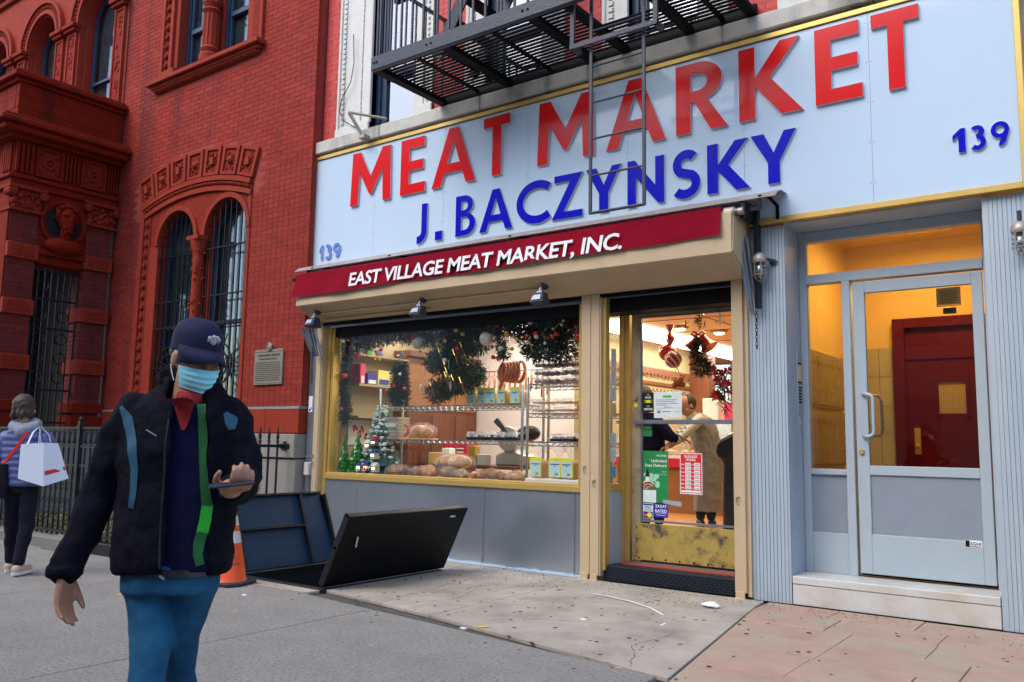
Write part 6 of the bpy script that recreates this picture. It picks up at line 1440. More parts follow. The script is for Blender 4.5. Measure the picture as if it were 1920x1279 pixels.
m = MB(); m.box(-3.978,-3.932,yd-.0035,yd-.0025,1.728,1.755); m.tube([(-3.978,yd-.003,1.75),(-3.995,yd-.003,1.755),(-4.0,yd-.003,1.74),(-3.99,yd-.003,1.73),(-3.978,yd-.003,1.733)], .0025, 4); m.tube([(-3.932,yd-.003,1.75),(-3.915,yd-.003,1.755),(-3.91,yd-.003,1.74),(-3.92,yd-.003,1.73),(-3.932,yd-.003,1.733)], .0025, 4); part('mask_symbol', m, 'label_yellow', nm)
pw = card('printed_notice', 'pale blue printed notice with a small green logo on the door glass', 'notice', -3.89,-3.59,1.575,1.835,'snow', y=yd-.003)
part('green_logo', MB().box(-3.79,-3.70,yd-.0065,yd-.0055,1.775,1.80), 'box_green', pw); m = MB()
for z, a, b in ((1.752,-3.87,-3.64),(1.735,-3.87,-3.66),(1.715,-3.87,-3.62),(1.70,-3.87,-3.75),(1.68,-3.78,-3.70)):
    x = a
    while x < b: w_ = RU(.006,.018); m.box(x,min(x+w_,b),yd-.0065,yd-.0055,z,z+.005); x += w_+.003
m.box(-3.87,-3.62,yd-.0065,yd-.0055,1.672,1.674); m.box(-3.855,-3.82,yd-.0065,yd-.0055,1.625,1.64); m.box(-3.855,-3.82,yd-.0065,yd-.0055,1.648,1.652); m.box(-3.80,-3.71,yd-.0065,yd-.0055,1.635,1.641); m.box(-3.675,-3.61,yd-.0065,yd-.0055,1.633,1.636)
part('print', m, 'box_blue', pw)
gs = card('green_business_sticker', 'small green sticker just below the push bar of the shop door', 'sticker', -4.015,-3.915,1.395,1.51,'green_poster'); text_part('lettering', 'Business', -3.965, yd-.003, 1.475, .018, 'whitep', gs, width=.08, align='CENTER', offset=.02)
gb_ = thing('mail_slot', 'grey metal letter slot across the bottom of the door glass', 'slot', (-3.7,yd,.7)); part('plate', MB().add([(-3.795,yd-.012,.745),(-3.795,yd-.012,.78),(-3.60,yd-.012,.765),(-3.60,yd-.012,.72),(-3.795,yd,.745),(-3.795,yd,.78),(-3.60,yd,.765),(-3.60,yd,.72)], [(0,3,2,1),(4,5,6,7),(0,1,5,4),(1,2,6,5),(2,3,7,6),(3,0,4,7)]), 'greybar', gb_)
tag(part('lock_sticker', MB().lathe([(.022,DY-.004),(.022,DY-.001)], (-4.085,0,1.705), 16, 'y'), 'label_yellow', None), 'small round yellow sticker under the lock of the shop door', 'sticker')
pn = [(2.08,2.27,'snow','white notice taped highest on the side pane by the shop door'),(1.90,2.07,'snow','white notice second from top on the side pane by the shop door'),(1.74,1.88,'ornwhite','white notice above the orange one on the side pane'),(1.58,1.72,'board','notice with orange edge on the side pane by the shop door'),(1.30,1.42,'label_blue','pale blue notice below the dark bag on the side pane'),(1.14,1.28,'snow','small printed notice low on the side pane by the shop door'),(.98,1.09,'box_teal','blue notice lowest on the side pane by the shop door')]
colm('bright_blue',(.05,.36,.72))
for z0, z1, c_, l in pn:
    t = thing('pane_notice', l, 'notice', (-4.25,.15,z0), 0, 'notices taped to the side pane'); part('sheet', MB().box(-4.243,-4.242,.12,.225,z0,z1), 'bright_blue' if c_ == 'box_teal' else c_, t); m = MB()
    for k in range(int((z1-z0)/.018)-1): m.box(-4.2415,-4.241,.13,RU(.18,.215),z0+.012+k*.018,z0+.017+k*.018)
    part('print', m, 'greybar', t)
tr_ = MB(); 
# ------------------------------------------------------------ iron fence and areaway of the brick building
fn = thing('iron_fence', 'black wrought iron fence with spear pickets along the areaway of the brick building', 'fence', (-10,-2.2,0))
FYY = -2.22; FXE = -8.80
def picket(x, y, z0=.12, zt=1.38):
    m = MB(); m.bar((x,y,z0), (x,y,zt-.1), .020); m.lathe([(.012,zt-.12),(.024,zt-.10),(.012,zt-.085),(.020,zt-.05),(.012,zt+.02),(.002,zt+.09)], (x,y,0), 8); return m
y = -2.10
while y < -.3: part('picket', picket(FXE, y), 'black', fn); y += .135
part('rail', MB().bar((FXE,FYY,1.22), (FXE,-.18,1.22), .018, .035).bar((FXE,FYY,.16), (FXE,-.18,.16), .018, .035), 'black', fn)
part('wall_mount', MB().box(FXE-.09,FXE+.09,-.26,-.18,1.19,1.25).box(FXE-.04,FXE+.04,-.24,-.16,1.16,1.28), 'black', fn, bevel=.01)
x = FXE-.12; k = 0
while x > -16: 
    part('picket', picket(x, FYY, .14, 1.30), 'black', fn) if k % 9 else part('fence_post', MB().box(x-.025,x+.025,FYY-.025,FYY+.025,0,1.48).box(x-.035,x+.035,FYY-.035,FYY+.035,1.40,1.43).ball((x,FYY,1.50), .03, 8, 6), 'black', fn)
    x -= .125; k += 1
part('rail', MB().box(-16,FXE,FYY-.012,FYY+.012,1.17,1.20).box(-16,FXE,FYY-.012,FYY+.012,1.385,1.41).box(-16,FXE,FYY-.012,FYY+.012,.17,.20).box(-16,FXE,FYY-.012,FYY+.012,.95,.975), 'black', fn)
sc_ = MB(); x = FXE-.18
while x > -16:
    sc_.tube([(x+.045*math.cos(i*.7),FYY,1.29+.075*math.sin(i*.7)) for i in range(10)], .007, 5)
    for zz in (.80,.62,.46): sc_.tube([(x+.05*math.cos(i*.7),FYY,zz+.075*math.sin(i*.7)) for i in range(10)], .007, 5)
    x -= .125
part('scrollwork', sc_, 'black', fn, kind='stuff')
kb = MB(); part('fence_kerb', MB().box(-16,-10.35,FYY-.14,FYY+.14,-.02,.13), 'kerb', fn, bevel=.02); part('fence_kerb', MB().box(-10.34,-9.7,FYY-.22,FYY+.16,-.02,.15), 'kerb', fn, bevel=.02); part('fence_kerb', MB().box(-9.69,FXE+.06,FYY-.07,FYY+.08,-.02,.13), 'black', fn, bevel=.01)
gc = MB()
for i in range(5200):
    x, y = RU(-15.5,-8.95), RU(-2.05,-.35); z = RU(.02,.24); a = RU(0,6.28); r_ = RU(.012,.03); t_ = RU(-.6,.6)
    gc.add([(x+r_*math.cos(a),y+r_*math.sin(a),z),(x-r_*math.sin(a)*.5,y+r_*math.cos(a)*.5,z+r_*t_),(x-r_*math.cos(a),y-r_*math.sin(a),z+.01),(x+r_*math.sin(a)*.5,y-r_*math.cos(a)*.5,z-r_*t_)], [(0,1,2,3)])
colm('groundleaves',(.20,.19,.045),rough=.7,var=.3,scale=8,rnd=.6)
o = part('ground_cover', gc, 'groundleaves', None); tag(o, 'low yellow green ground cover plants behind the iron fence', 'plants'); o['kind'] = 'stuff'
struct('planting_bed', MB().box(-15.8,-8.9,-2.08,-.22,-.02,.03), 'soil')

# ------------------------------------------------------------ traffic cone, litter
cn = thing('traffic_cone', 'orange traffic cone with white band standing behind the walking man', 'cone', (-6.72,-2.47,0), R(20), world=False)
part('base', MB().prism([(-.21,-.13),(-.13,-.21),(.13,-.21),(.21,-.13),(.21,.13),(.13,.21),(-.13,.21),(-.21,.13)], .002, .035, 'z'), 'rubber', cn, bevel=.008)
part('cone_body', MB().lathe([(.165,.035),(.155,.05),(.128,.20),(.098,.36),(.070,.50),(.040,.66),(.030,.72),(.022,.72)], (0,0,0), 28), 'orange', cn, smooth=True)
part('reflective_band', MB().lathe([(.0985,.365),(.0785,.468),(.0775,.468)], (0,0,0), 28).lathe([(.068,.52),(.054,.60),(.053,.60)], (0,0,0), 28), 'reflw', cn, smooth=True)
colm('cone_ink',(.10,.02,.01))
rotc = Matrix.Rotation(R(14), 3, 'Z')
me_ = text_part('lettering', 'conEdison', .10, -.150, .175, .030, 'cone_ink', cn, width=.17, align='CENTER', offset=.01)
for v in me_.data.vertices:
    a = v.co.x/.14; v.co = Vector((.140*math.sin(a), -.140*math.cos(a)+0.004*(.2-v.co.z), v.co.z)) ; 
    rr_ = .1655-.185*v.co.z; v.co.x *= rr_/.140; v.co.y *= rr_/.140
m = MB()
for i in range(10):
    a0, a1 = R(60+i*28), R(60+(i+1)*28); P = []
    for a in (a0, a1): 
        for r_ in (.022,.032): zz = .265+r_*math.sin(a)*1.1; an = (.10+r_*math.cos(a))/.12; q = .1665-.185*zz; P.append((q*math.sin(an), -q*math.cos(an), zz))
    m.add(P, [(0,1,3,2)])
part('printed_logo', m, 'cone_ink', cn)
colm('yellowleaf',(.70,.50,.03),rough=.6,var=.1); colm('brownleaf',(.10,.05,.02)); colm('gum',(.05,.045,.04),rough=.9)
def leafm(s):
    m = MB(); P = [(0,-1),(.35,-.5),(.55,.05),(.35,.6),(0,1),(-.35,.6),(-.55,.05),(-.35,-.5)]
    m.add([(0,0,.10*s)]+[(x*s,y*s,.02*s+.15*s*abs(x)) for x, y in P], [(0,i+1,(i+1)%8+1) for i in range(8)]); return mesh_of('leaf', m, 'yellowleaf')
lm = leafm(.03)
spots = [(-4.9,-1.6,'beside the shop pillar'),(-5.0,-2.6,'on the grey strip left of the joint'),(-3.84,-2.41,'largest one, on the joint below the long slab'),(-2.55,-2.76,'tiny, near the pink paving'),(-5.45,-1.9,'on the slab by the raised hatch door'),(-4.3,-1.05,'on the slab before the doorstep'),(-6.9,-3.4,'behind the walking man'),(-7.9,-2.9,'near the iron fence'),(-4.05,-3.3,'on the grey strip near the frame bottom'),(-5.6,-3.2,'right of the walking man'),(-1.52,-2.35,'bright, on the pink paving'),(-3.1,-.55,'close to the doorstep')]
for i, (x,y,l) in enumerate(spots):
    o = bpy.data.objects.new('fallen_leaf', lm); C.objects.link(o); o.location = (x,y,.001); o.rotation_euler = (0,0,RU(0,6)); s_ = 1.6 if i in (2,10) else RU(.6,1.1); o.scale = (s_,s_,s_)
    tag(o, 'fallen yellow leaf on the pavement, '+l, 'leaf', 'fallen leaves on the pavement')
# chewing gum and crumbs ground into the pavement
gm = MB()
for i in range(520):
    x = RU(-7.5,.6); y = -RU(.08,1)**1.6*2.9-.05
    if x > -2.6 and i % 2: continue
    if HX0-.1 < x < HX1+.1 and y > -2.2: continue
    r_ = RU(.005,.020)*(.55 if y > -.6 else 1); gm.lathe([(r_,.0005),(r_*.8,.0022)], (x,y,.0), 7)
o = part('gum_spots', gm, 'gum', None); tag(o, 'dark flattened chewing gum spots scattered over the pavement', 'gum spots'); o['kind'] = 'stuff'
cr = MB()
for i in range(900):
    x = RU(-8.3,-.3); y = -.02-abs(random.gauss(0,.35)); r_ = RU(.002,.007)
    if HX0-.1 < x < HX1+.1: continue
    cr.box(x,x+r_*2,y,y+r_,.0,r_*.5)
colm('debris',(.20,.16,.11),var=.5,scale=30,rnd=.6)
o = part('street_dirt', cr, 'debris', None); tag(o, 'fine crumbs of dirt along the foot of the shop front', 'dirt'); o['kind'] = 'stuff'
# expansion joint crumble
stp_ = thing('plastic_strap', 'white plastic strap curving over the pavement before the doorstep', 'strap', (-3.4,-1.1,0))
pts = [(-3.95,-.72),(-3.75,-.78),(-3.5,-.86),(-3.25,-.98),(-3.05,-1.14),(-2.92,-1.34),(-2.89,-1.52)]
m = MB(); P3 = [Vector((x,y,.006+.01*math.sin(i))) for i,(x,y) in enumerate(pts)]
for a, b in zip(P3, P3[1:]): m.bar(a, b, .016, .002)
part('strip', m, 'whitep', stp_)
np_ = thing('crumpled_napkin', 'white crumpled napkin on the pavement at the right of the doorstep', 'napkin', (-2.88,-.62,0)); m = MB().ball((-2.90,-.60,.018), .06, 9, 6, sx=1.4, sz=.3)
m.v = [(v[0]+RU(-.014,.014), v[1]+RU(-.014,.014), max(.002,v[2]+RU(-.008,.012))) for v in m.v]; part('paper', m, 'whitep', np_)
for i, (x,y,l) in enumerate(((-3.42,-1.72,'a small folded scrap in the middle of the long slab'),(-6.1,-2.75,'a scrap near the hatch corner'),(-6.9,-3.1,'a scrap beside the walking man'),(-3.9,-2.55,'a tiny scrap on the slab joint'))):
    m = MB().box(x-.025,x+.02,y-.01,y+.012,.001,.012); tag(part('paper_scrap', m, 'whitep', None), 'white paper scrap, '+l, 'litter', 'paper scraps')

# ------------------------------------------------------------ people
colm('skin',(.40,.19,.12),rough=.5,var=.08,scale=18,bump=.1,bscale=120); colm('skinlight',(.50,.26,.18),rough=.5,var=.08,scale=20)
colm('jacket',(.0055,.0058,.011),rough=.9,var=.3,scale=14,bump=.8,bscale=17,spec=.09); colm('jacket_blue',(.008,.075,.14),rough=.6,var=.08); colm('sweater',(.004,.005,.035),spec=.15,rough=.9,var=.12,scale=10,bump=.5,bscale=180); colm('redshirt',(.26,.003,.006),rough=.7,bump=.2,bscale=80); colm('green_strap',(.003,.10,.018),rough=.6,var=.15,scale=20); colm('green_bright',(.01,.42,.02),rough=.5)
colm('denim',(.008,.056,.130),rough=.85,spec=.2,var=.2,scale=6,bump=.45,bscale=26,col2=(.02,.13,.22),c2t=(.45,.75),c2s=3.5); colm('capnavy',(.008,.013,.045),spec=.25,rough=.8,var=.1,bump=.2,bscale=200); colm('capemb',(.42,.43,.50),rough=.8,bump=.6,bscale=120); colm('mask_blue',(.30,.76,.92),rough=.8,var=.05,bump=.1,bscale=80); colm('hair',(.045,.028,.018),rough=.6,var=.3,scale=40,bump=.6,bscale=90,aniso=(1,1,.2)); colm('puffer',(.075,.10,.27),rough=.5,var=.1); colm('hoodie',(.20,.24,.29),rough=.85); colm('leggings',(.008,.008,.018),rough=.85,spec=.2); colm('shoe_white',(.70,.70,.70),rough=.5); colm('shoe_tan',(.45,.36,.28)); colm('bagwhite',(.66,.72,.82),rough=.45,var=.03); colm('apron',(.36,.36,.35),rough=.85,var=.08); colm('stripes',(.06,.06,.07)); colm('earpink',(.60,.24,.18),rough=.45)
def loft(mb, rings, n=20, cap=True):
    """rings: (center, rx, ry[, tilt dir]) in horizontal-ish planes; ry toward -y/+y"""
    vs = []
    for (c, rx, ry) in rings:
        for k in range(n):
            a = 2*math.pi*k/n; ca, sa = math.cos(a), math.sin(a)
            ca = math.copysign(abs(ca)**.85, ca); sa = math.copysign(abs(sa)**.85, sa)
            vs.append((c[0]+rx*ca, c[1]+ry*sa, c[2]))
    m = len(rings); fs = [(i*n+k,i*n+(k+1)%n,(i+1)*n+(k+1)%n,(i+1)*n+k) for i in range(m-1) for k in range(n)]
    if cap: fs += [tuple(range(n-1,-1,-1)), tuple((m-1)*n+k for k in range(n))]
    mb.add(vs, fs); return mb
def limb(mb, pts, rs, n=14):
    """smooth tapered limb with rounded ends"""
    P = [Vector(p) for p in pts]; Q, S = [], []
    for i in range(len(P)-1):
        for k in range(4):
            t = k/4; Q.append(P[i].lerp(P[i+1], t)); S.append(rs[i]*(1-t)+rs[i+1]*t)
    Q.append(P[-1]); S.append(rs[-1])
    mb.tube(Q, S, n); mb.ball(P[0], rs[0]*.99, n, 8); mb.ball(P[-1], rs[-1]*.99, n, 8); return mb
def fuse(name, mb, mt_, parent, voxel=.008, smooth=6, folds=None, label=None, fold_size=.12):
    me = bpy.data.meshes.new('t'); me.from_pydata([tuple(v) for v in mb.v], [], mb.f)
    o = bpy.data.objects.new('t', me); C.objects.link(o)
    r = o.modifiers.new('r', 'REMESH'); r.mode = 'VOXEL'; r.voxel_size = voxel
    s = o.modifiers.new('s', 'SMOOTH'); s.factor = .6; s.iterations = smooth
    if folds:
        tx = bpy.data.textures.new('folds', 'CLOUDS'); tx.noise_scale = fold_size; tx.noise_depth = 2
        d = o.modifiers.new('d', 'DISPLACE'); d.texture = tx; d.strength = folds; d.mid_level = .5
        s2_ = o.modifiers.new('s2', 'SMOOTH'); s2_.factor = .4; s2_.iterations = 1
    me2 = eval_mesh(o, name); bpy.data.objects.remove(o)
    me2.materials.clear(); me2.materials.append(MT[mt_]); me2.polygons.foreach_set('use_smooth', [True]*len(me2.polygons))
    ob = bpy.data.objects.new(name, me2); C.objects.link(ob); ob.parent = parent
    if label: ob['label'] = label
    return ob
def hand(mb, wrist, d, palm_n, side, curl=.3, s=1., th=.75):
    """wrist point, direction of fingers d, palm normal, thumb side vector; fingers curl towards the palm normal"""
    W = Vector(wrist); d = Vector(d).normalized(); pn = Vector(palm_n); pn = (pn-d*pn.dot(d)).normalized(); sd = d.cross(pn)*side
    L = .095*s
    for f in (-.030,-.011,.011,.030): limb(mb, [W+sd*f*.5*s, W+d*L*.55+sd*f*.9*s, W+d*L+sd*f*s], [.017*s,.014*s,.012*s], 8)
    ln = (.062,.074,.068,.052)
    for f, l in zip((.031,.010,-.011,-.031), ln):
        p = W+d*L+sd*f*s; a = curl; q = p; pts = [p]
        for j, k in enumerate((.45,.32,.23)):
            a += curl*(.8+j*.5); q = q+(d*math.cos(a)+pn*math.sin(a))*l*k*1.15*s; pts.append(q)
        limb(mb, pts, [.0105*s,.0100*s,.0090*s,.0078*s], 8)
    t0 = W+d*.025*s+sd*.028*s; t1 = t0+(d*(1.1-.73*th)+sd*th+pn*.25).normalized()*.042*s; t2 = t1+(d*.85+sd*.33*th+pn*.45).normalized()*.034*s; t3 = t2+(d*.9+pn*.5).normalized()*.024*s
    limb(mb, [t0,t1,t2,t3], [.016*s,.0135*s,.0115*s,.009*s], 8)
    return mb
def head(mb, c, face, up=(0,0,1), s=1., hairless=True):
    """c: centre of skull; face: direction the face looks"""
    f = Vector(face).normalized(); u = Vector(up); u = (u-f*u.dot(f)).normalized(); r_ = f.cross(u)
    Mx = Matrix((r_, f, u)).transposed().to_4x4(); c = Vector(c)
    def B(p, rad, sx=1, sy=1, sz=1, n=14, m=10): mb.ball(c+(Mx.to_3x3() @ Vector(p))*s, rad*s, n, m, sx, sy, sz, Mx.to_3x3())
    B((0,-.012,.025), .096, .82, 1.02, 1.0, 20, 14); B((0,.018,-.045), .068, .86, .98, 1.15); B((0,.052,-.088), .030, 1.1, .8, .8)
    B((0,.086,-.022), .014, .8, 1.2, 2.1); B((0,.100,-.040), .015, 1.15, 1, .8); B((0,.080,-.066), .020, 1.5, .55, .32); B((0,.079,-.076), .018, 1.4, .6, .35)
    for q in (-1,1): B((q*.034,.068,.012), .017, 1.3, .7, .6); B((q*.036,.062,.030), .018, 1.4, .5, .4); B((q*.082,-.008,-.012), .026, .35, .75, 1.25); B((q*.045,.055,-.03), .028, 1, .7, 1)
    return Mx, c
# ---- the walking man: local x = picture right, local -y = towards the camera
mr = Vector((-2.585,-5.694,0))
man = thing('person', 'walking man in navy cap, blue face mask, open black jacket and jeans holding a phone', 'person', tuple(mr), YAW, world=False)
body = MB(); HC = (.055,-.02,1.566); FD = (.76,-.62,-.22)
Mx, hc = head(body, HC, FD, s=.87)
limb(body, [(.035,.005,1.40),(.05,-.0,1.52)], [.062,.058])
loft(body, [((.0,.03,.80),.11,.08),((.0,.02,1.0),.12,.07),((.0,.03,1.25),.13,.07),((.02,.03,1.38),.11,.055)])
for lp_ in ([(-.075,.02,.83),(-.030,-.04,.66),(-.004,-.11,.50),(.0,-.20,.30),(.0,-.30,.08)],[(.080,.02,.83),(.055,.05,.66),(.025,.10,.50),(.03,.22,.30),(.03,.34,.10)]): limb(body, lp_, [.046,.036,.028,.028,.028])
SL, EL, WL = (-.165,.03,1.375), (-.262,.04,1.12), (-.305,-.05,.865)
limb(body, [SL,EL,WL], [.035,.035,.030]); hand(body, WL, (.04,-.15,-1), (.9,-.2,0), -1, .17, .95, .38)
SR, ER, WR = (.175,.03,1.365), (.262,-.02,1.14), (.262,-.235,1.150)
limb(body, [SR,ER,WR], [.035,.035,.030]); hand(body, WR, (.55,-.75,.12), (0.1,.05,1), 1, .42, .92)
fuse('body', body, 'skin', man, .0055, 3)
part('ear', MB().ball(hc+Mx.to_3x3() @ Vector((-.074,-.006,-.006)), .025, 10, 8, .4, .8, 1.15, Mx.to_3x3()), 'earpink', man, smooth='all')
# cap
cp = MB(); M3 = Mx.to_3x3()*.86; vs = []; n = 28; rings = [(1.0,-.014),(1.0,.022),(.97,.048),(.87,.074),(.66,.097),(.36,.109),(.02,.113)]
for sc_r, zz in rings:
    for k in range(n):
        a = 2*math.pi*k/n; vs.append(hc + M3 @ Vector((.088*sc_r*math.cos(a), -.010+.110*sc_r*math.sin(a), zz+.044-.02*(math.sin(a) < 0)*abs(math.sin(a))*(zz < .01))))
cp.add(vs, [(i*n+k,i*n+(k+1)%n,(i+1)*n+(k+1)%n,(i+1)*n+k) for i in range(len(rings)-1) for k in range(n)]+[tuple((len(rings)-1)*n+k for k in range(n))])
cap = part('cap', cp, 'capnavy', man, smooth='all')
vs = []; nb = 14
for i in range(nb+1):
    a = R(14+152*i/nb)
    for rr_, dz in ((1.0,.012),(1.35,-.004),(1.62,-.026)):
        ex = math.sin(a)**1.0; vs.append(hc + M3 @ Vector((.090*math.cos(a)*(1+.04*(rr_-1)), -.012+.107*math.sin(a)+(rr_-1)*.115*ex, dz+.038-.022*abs(math.cos(a))*(rr_-1)*2.2)))
bf = [(i*3+j,i*3+j+1,(i+1)*3+j+1,(i+1)*3+j) for i in range(nb) for j in range(2)]
o = part('brim', MB().add(vs, bf), 'capnavy', cap, smooth='all'); sm = o.modifiers.new('s', 'SOLIDIFY'); sm.thickness = .004
part('button', MB().ball(hc+M3 @ Vector((0,-.012,.158)), .008, 8, 6), 'capnavy', cap, smooth='all')
em = MB()
for k in range(9):
    a = k*.698; p = [Vector((.022*math.cos(a),0,.022*math.sin(a)))]; c_ = hc + M3 @ Vector((-.004,.090,.082)); t3 = Mx.to_3x3() @ Matrix.Rotation(R(-38),3,'X')
    em.ball(c_+t3 @ Vector((.020*math.cos(a),0,.017*math.sin(a))), .0080, 6, 4, 1, .5, 1)
em.ball(hc+M3 @ Vector((-.004,.088,.082)), .016, 8, 6)
part('embroidered_badge', em, 'capemb', cap)
# mask: pleated shell over nose and chin
vs = []; nu, nv = 20, 22
for i in range(nu+1):
    a = R(-80+160*i/nu)
    for j in range(nv+1):
        t = j/nv; z = -.026-.094*t; rr_ = 1.0+.10*math.sin(math.pi*t)*math.cos(a)
        front = .121-.010*t-.022*t*t; wdt = .080-.022*t
        pl_ = .0045*math.sin(t*26)*math.cos(a)
        vs.append(hc + M3 @ Vector((wdt*1.02*math.sin(a)*rr_, -.008+front*math.cos(a)**.75*rr_+pl_, z*(1-.10*abs(math.sin(a)))-.004)))
mk = part('face_mask', MB().add(vs, [(i*(nv+1)+j,(i+1)*(nv+1)+j,(i+1)*(nv+1)+j+1,i*(nv+1)+j+1) for i in range(nu) for j in range(nv)]), 'mask_blue', man, smooth='all')
lpz = MB()
for q in (-1,1):
    for z0, z1 in ((-.032,.004),(-.092,-.034)): lpz.tube([hc+M3 @ Vector(p) for p in ((q*.078,.008,z0),(q*.085,-.004,(z0+z1)/2),(q*.088,-.018,z1))], .0020, 5)
parts('ear_loop', lpz, 'whitep', mk)
ey = MB()
for q in (-1,1): ey.ball(hc+M3 @ Vector((q*.034,.083,.010)), .011, 10, 7, 1.3, .6, .55, Mx.to_3x3())
part('eyes', ey, 'plasticblack', man, smooth='all')
bw_ = MB()
for q in (-1,1): bw_.tube([hc+M3 @ Vector((q*.018,.092,.030)), hc+M3 @ Vector((q*.036,.090,.036)), hc+M3 @ Vector((q*.055,.076,.030))], [.004,.005,.003], 6)
part('eyebrows', bw_, 'hair', man, smooth='all')
hr = MB(); hr.ball(hc+M3 @ Vector((0,-.040,.014)), .086, 16, 10, .97, .82, .56, M3); part('hair', hr, 'hair', man, smooth='all')
# sweater and shirt
sw = MB(); loft(sw, [((.06,.02,.875),.118,.118),((.06,.02,1.0),.125,.115),((.055,.02,1.15),.130,.110),((.04,.02,1.28),.140,.100),((.03,.015,1.36),.14,.09),((.035,.0,1.415),.095,.075)])
fuse('sweater', sw, 'sweater', man, .008, 4, .012)
rs = MB(); rs.add([(.000,-.078,1.440),(.070,-.085,1.440),(.075,-.122,1.36),(.045,-.126,1.315),(.012,-.118,1.36),(-.02,-.06,1.42),(.10,-.06,1.42)], [(5,0,4),(0,1,2,3,4),(1,6,2)]); loft(rs, [((.04,-.005,1.40),.068,.070),((.045,-.012,1.47),.060,.060)])
rs = fuse('red_shirt_collar', loft(MB(), [((.045,-.002,1.39),.055,.070),((.05,-.01,1.44),.050,.058),((.05,-.008,1.458),.048,.054)]), 'redshirt', man, .006, 2)

# jacket: two front panels, back, sleeves and collar in one fused shell per panel
jk = MB()
def jring(z, x0, x1, d, cx=0., cy=.03, open0=None):
    pass
def jacket():
    m = MB(); n = 40; rows = []
    prof = [(.865,.188,.150,.0),(.90,.195,.156,.0),(1.0,.195,.155,.002),(1.12,.196,.150,.005),(1.25,.210,.148,.010),(1.34,.206,.138,.012),(1.395,.186,.122,.015),(1.44,.138,.100,.022),(1.475,.105,.088,.030),(1.50,.088,.080,.032)]
    for z, rx, ry, cx in prof:
        op_ = (.075 if z > 1.2 else .062+.02*(1.2-z)); a_open_l = -R(90)-(.10 if z > 1.3 else .14); 
        # opening: from picture-left edge xL to right edge xR at the front
        xL, xR = (.020+.02*(1.4-z), .128+.05*(1.4-z)) if z < 1.42 else (-.02, .105)
        aL = -math.acos(max(-1, min(1, (xL-cx)/rx))); aR = -math.acos(max(-1, min(1, (xR-cx)/rx)))
        # go from aR upward (counter clockwise) round the back to aL
        a0, a1 = aR, aL+2*math.pi; row = []
        for k in range(n+1):
            a = a0+(a1-a0)*k/n; row.append((cx+rx*math.cos(a), .03+ry*math.sin(a), z))
        rows.append(row)
    th = .020; V = []; F = []
    for row in rows:
        for p in row: V.append(p)
    for row, (z, rx, ry, cx) in zip(rows, prof):
        for p in row: V.append((cx+(p[0]-cx)*(1-th/rx), .03+(p[1]-.03)*(1-th/ry), p[2]))
    N_ = n+1; Rr = len(rows); off = N_*Rr
    for i in range(Rr-1):
        for k in range(n):
            a = i*N_+k; F.append((a,a+1,a+N_+1,a+N_)); F.append((off+a,off+a+N_,off+a+N_+1,off+a+1))
        for k in (0, n): a = i*N_+k; F.append((a,a+N_,off+a+N_,off+a))
    for k in range(n): F.append((k,off+k,off+k+1,k+1)); a = (Rr-1)*N_+k; F.append((a,a+1,off+a+1,off+a))
    m.add(V, F); return m
jm = jacket()
limb(jm, [(-.150,.03,1.375),(-.222,.035,1.24),(-.262,.04,1.10),(-.290,.0,.98),(-.305,-.045,.875)], [.073,.066,.060,.056,.053])
jm.lathe([(.058,.0),(.060,.03)], (-.306,-.048,.855), 16)
limb(jm, [(.162,.025,1.37),(.218,.01,1.26),(.238,-.01,1.17),(.246,-.10,1.142),(.255,-.185,1.148)], [.073,.064,.058,.054,.048])
jo = fuse('jacket', jm, 'jacket', man, .0075, 3, .034, fold_size=.10)
cl_ = MB(); vs = []; n = 26
for j, (z, ex) in enumerate(((1.43,1.0),(1.462,.98),(1.492,1.0),(1.518,1.04))):
    for k in range(n+1):
        a = R(-52)+R(276)*k/n; vs.append((.028+.098*ex*math.cos(a)-.004*j, .028+.084*ex*math.sin(a), z-.030*(math.sin(a) < -.2)*abs(math.sin(a))*j*.5))
o = part('collar', MB().add(vs, [(j*(n+1)+k,j*(n+1)+k+1,(j+1)*(n+1)+k+1,(j+1)*(n+1)+k) for j in range(3) for k in range(n)]), 'jacket', jo, smooth='all'); s_ = o.modifiers.new('s','SOLIDIFY'); s_.thickness = .012
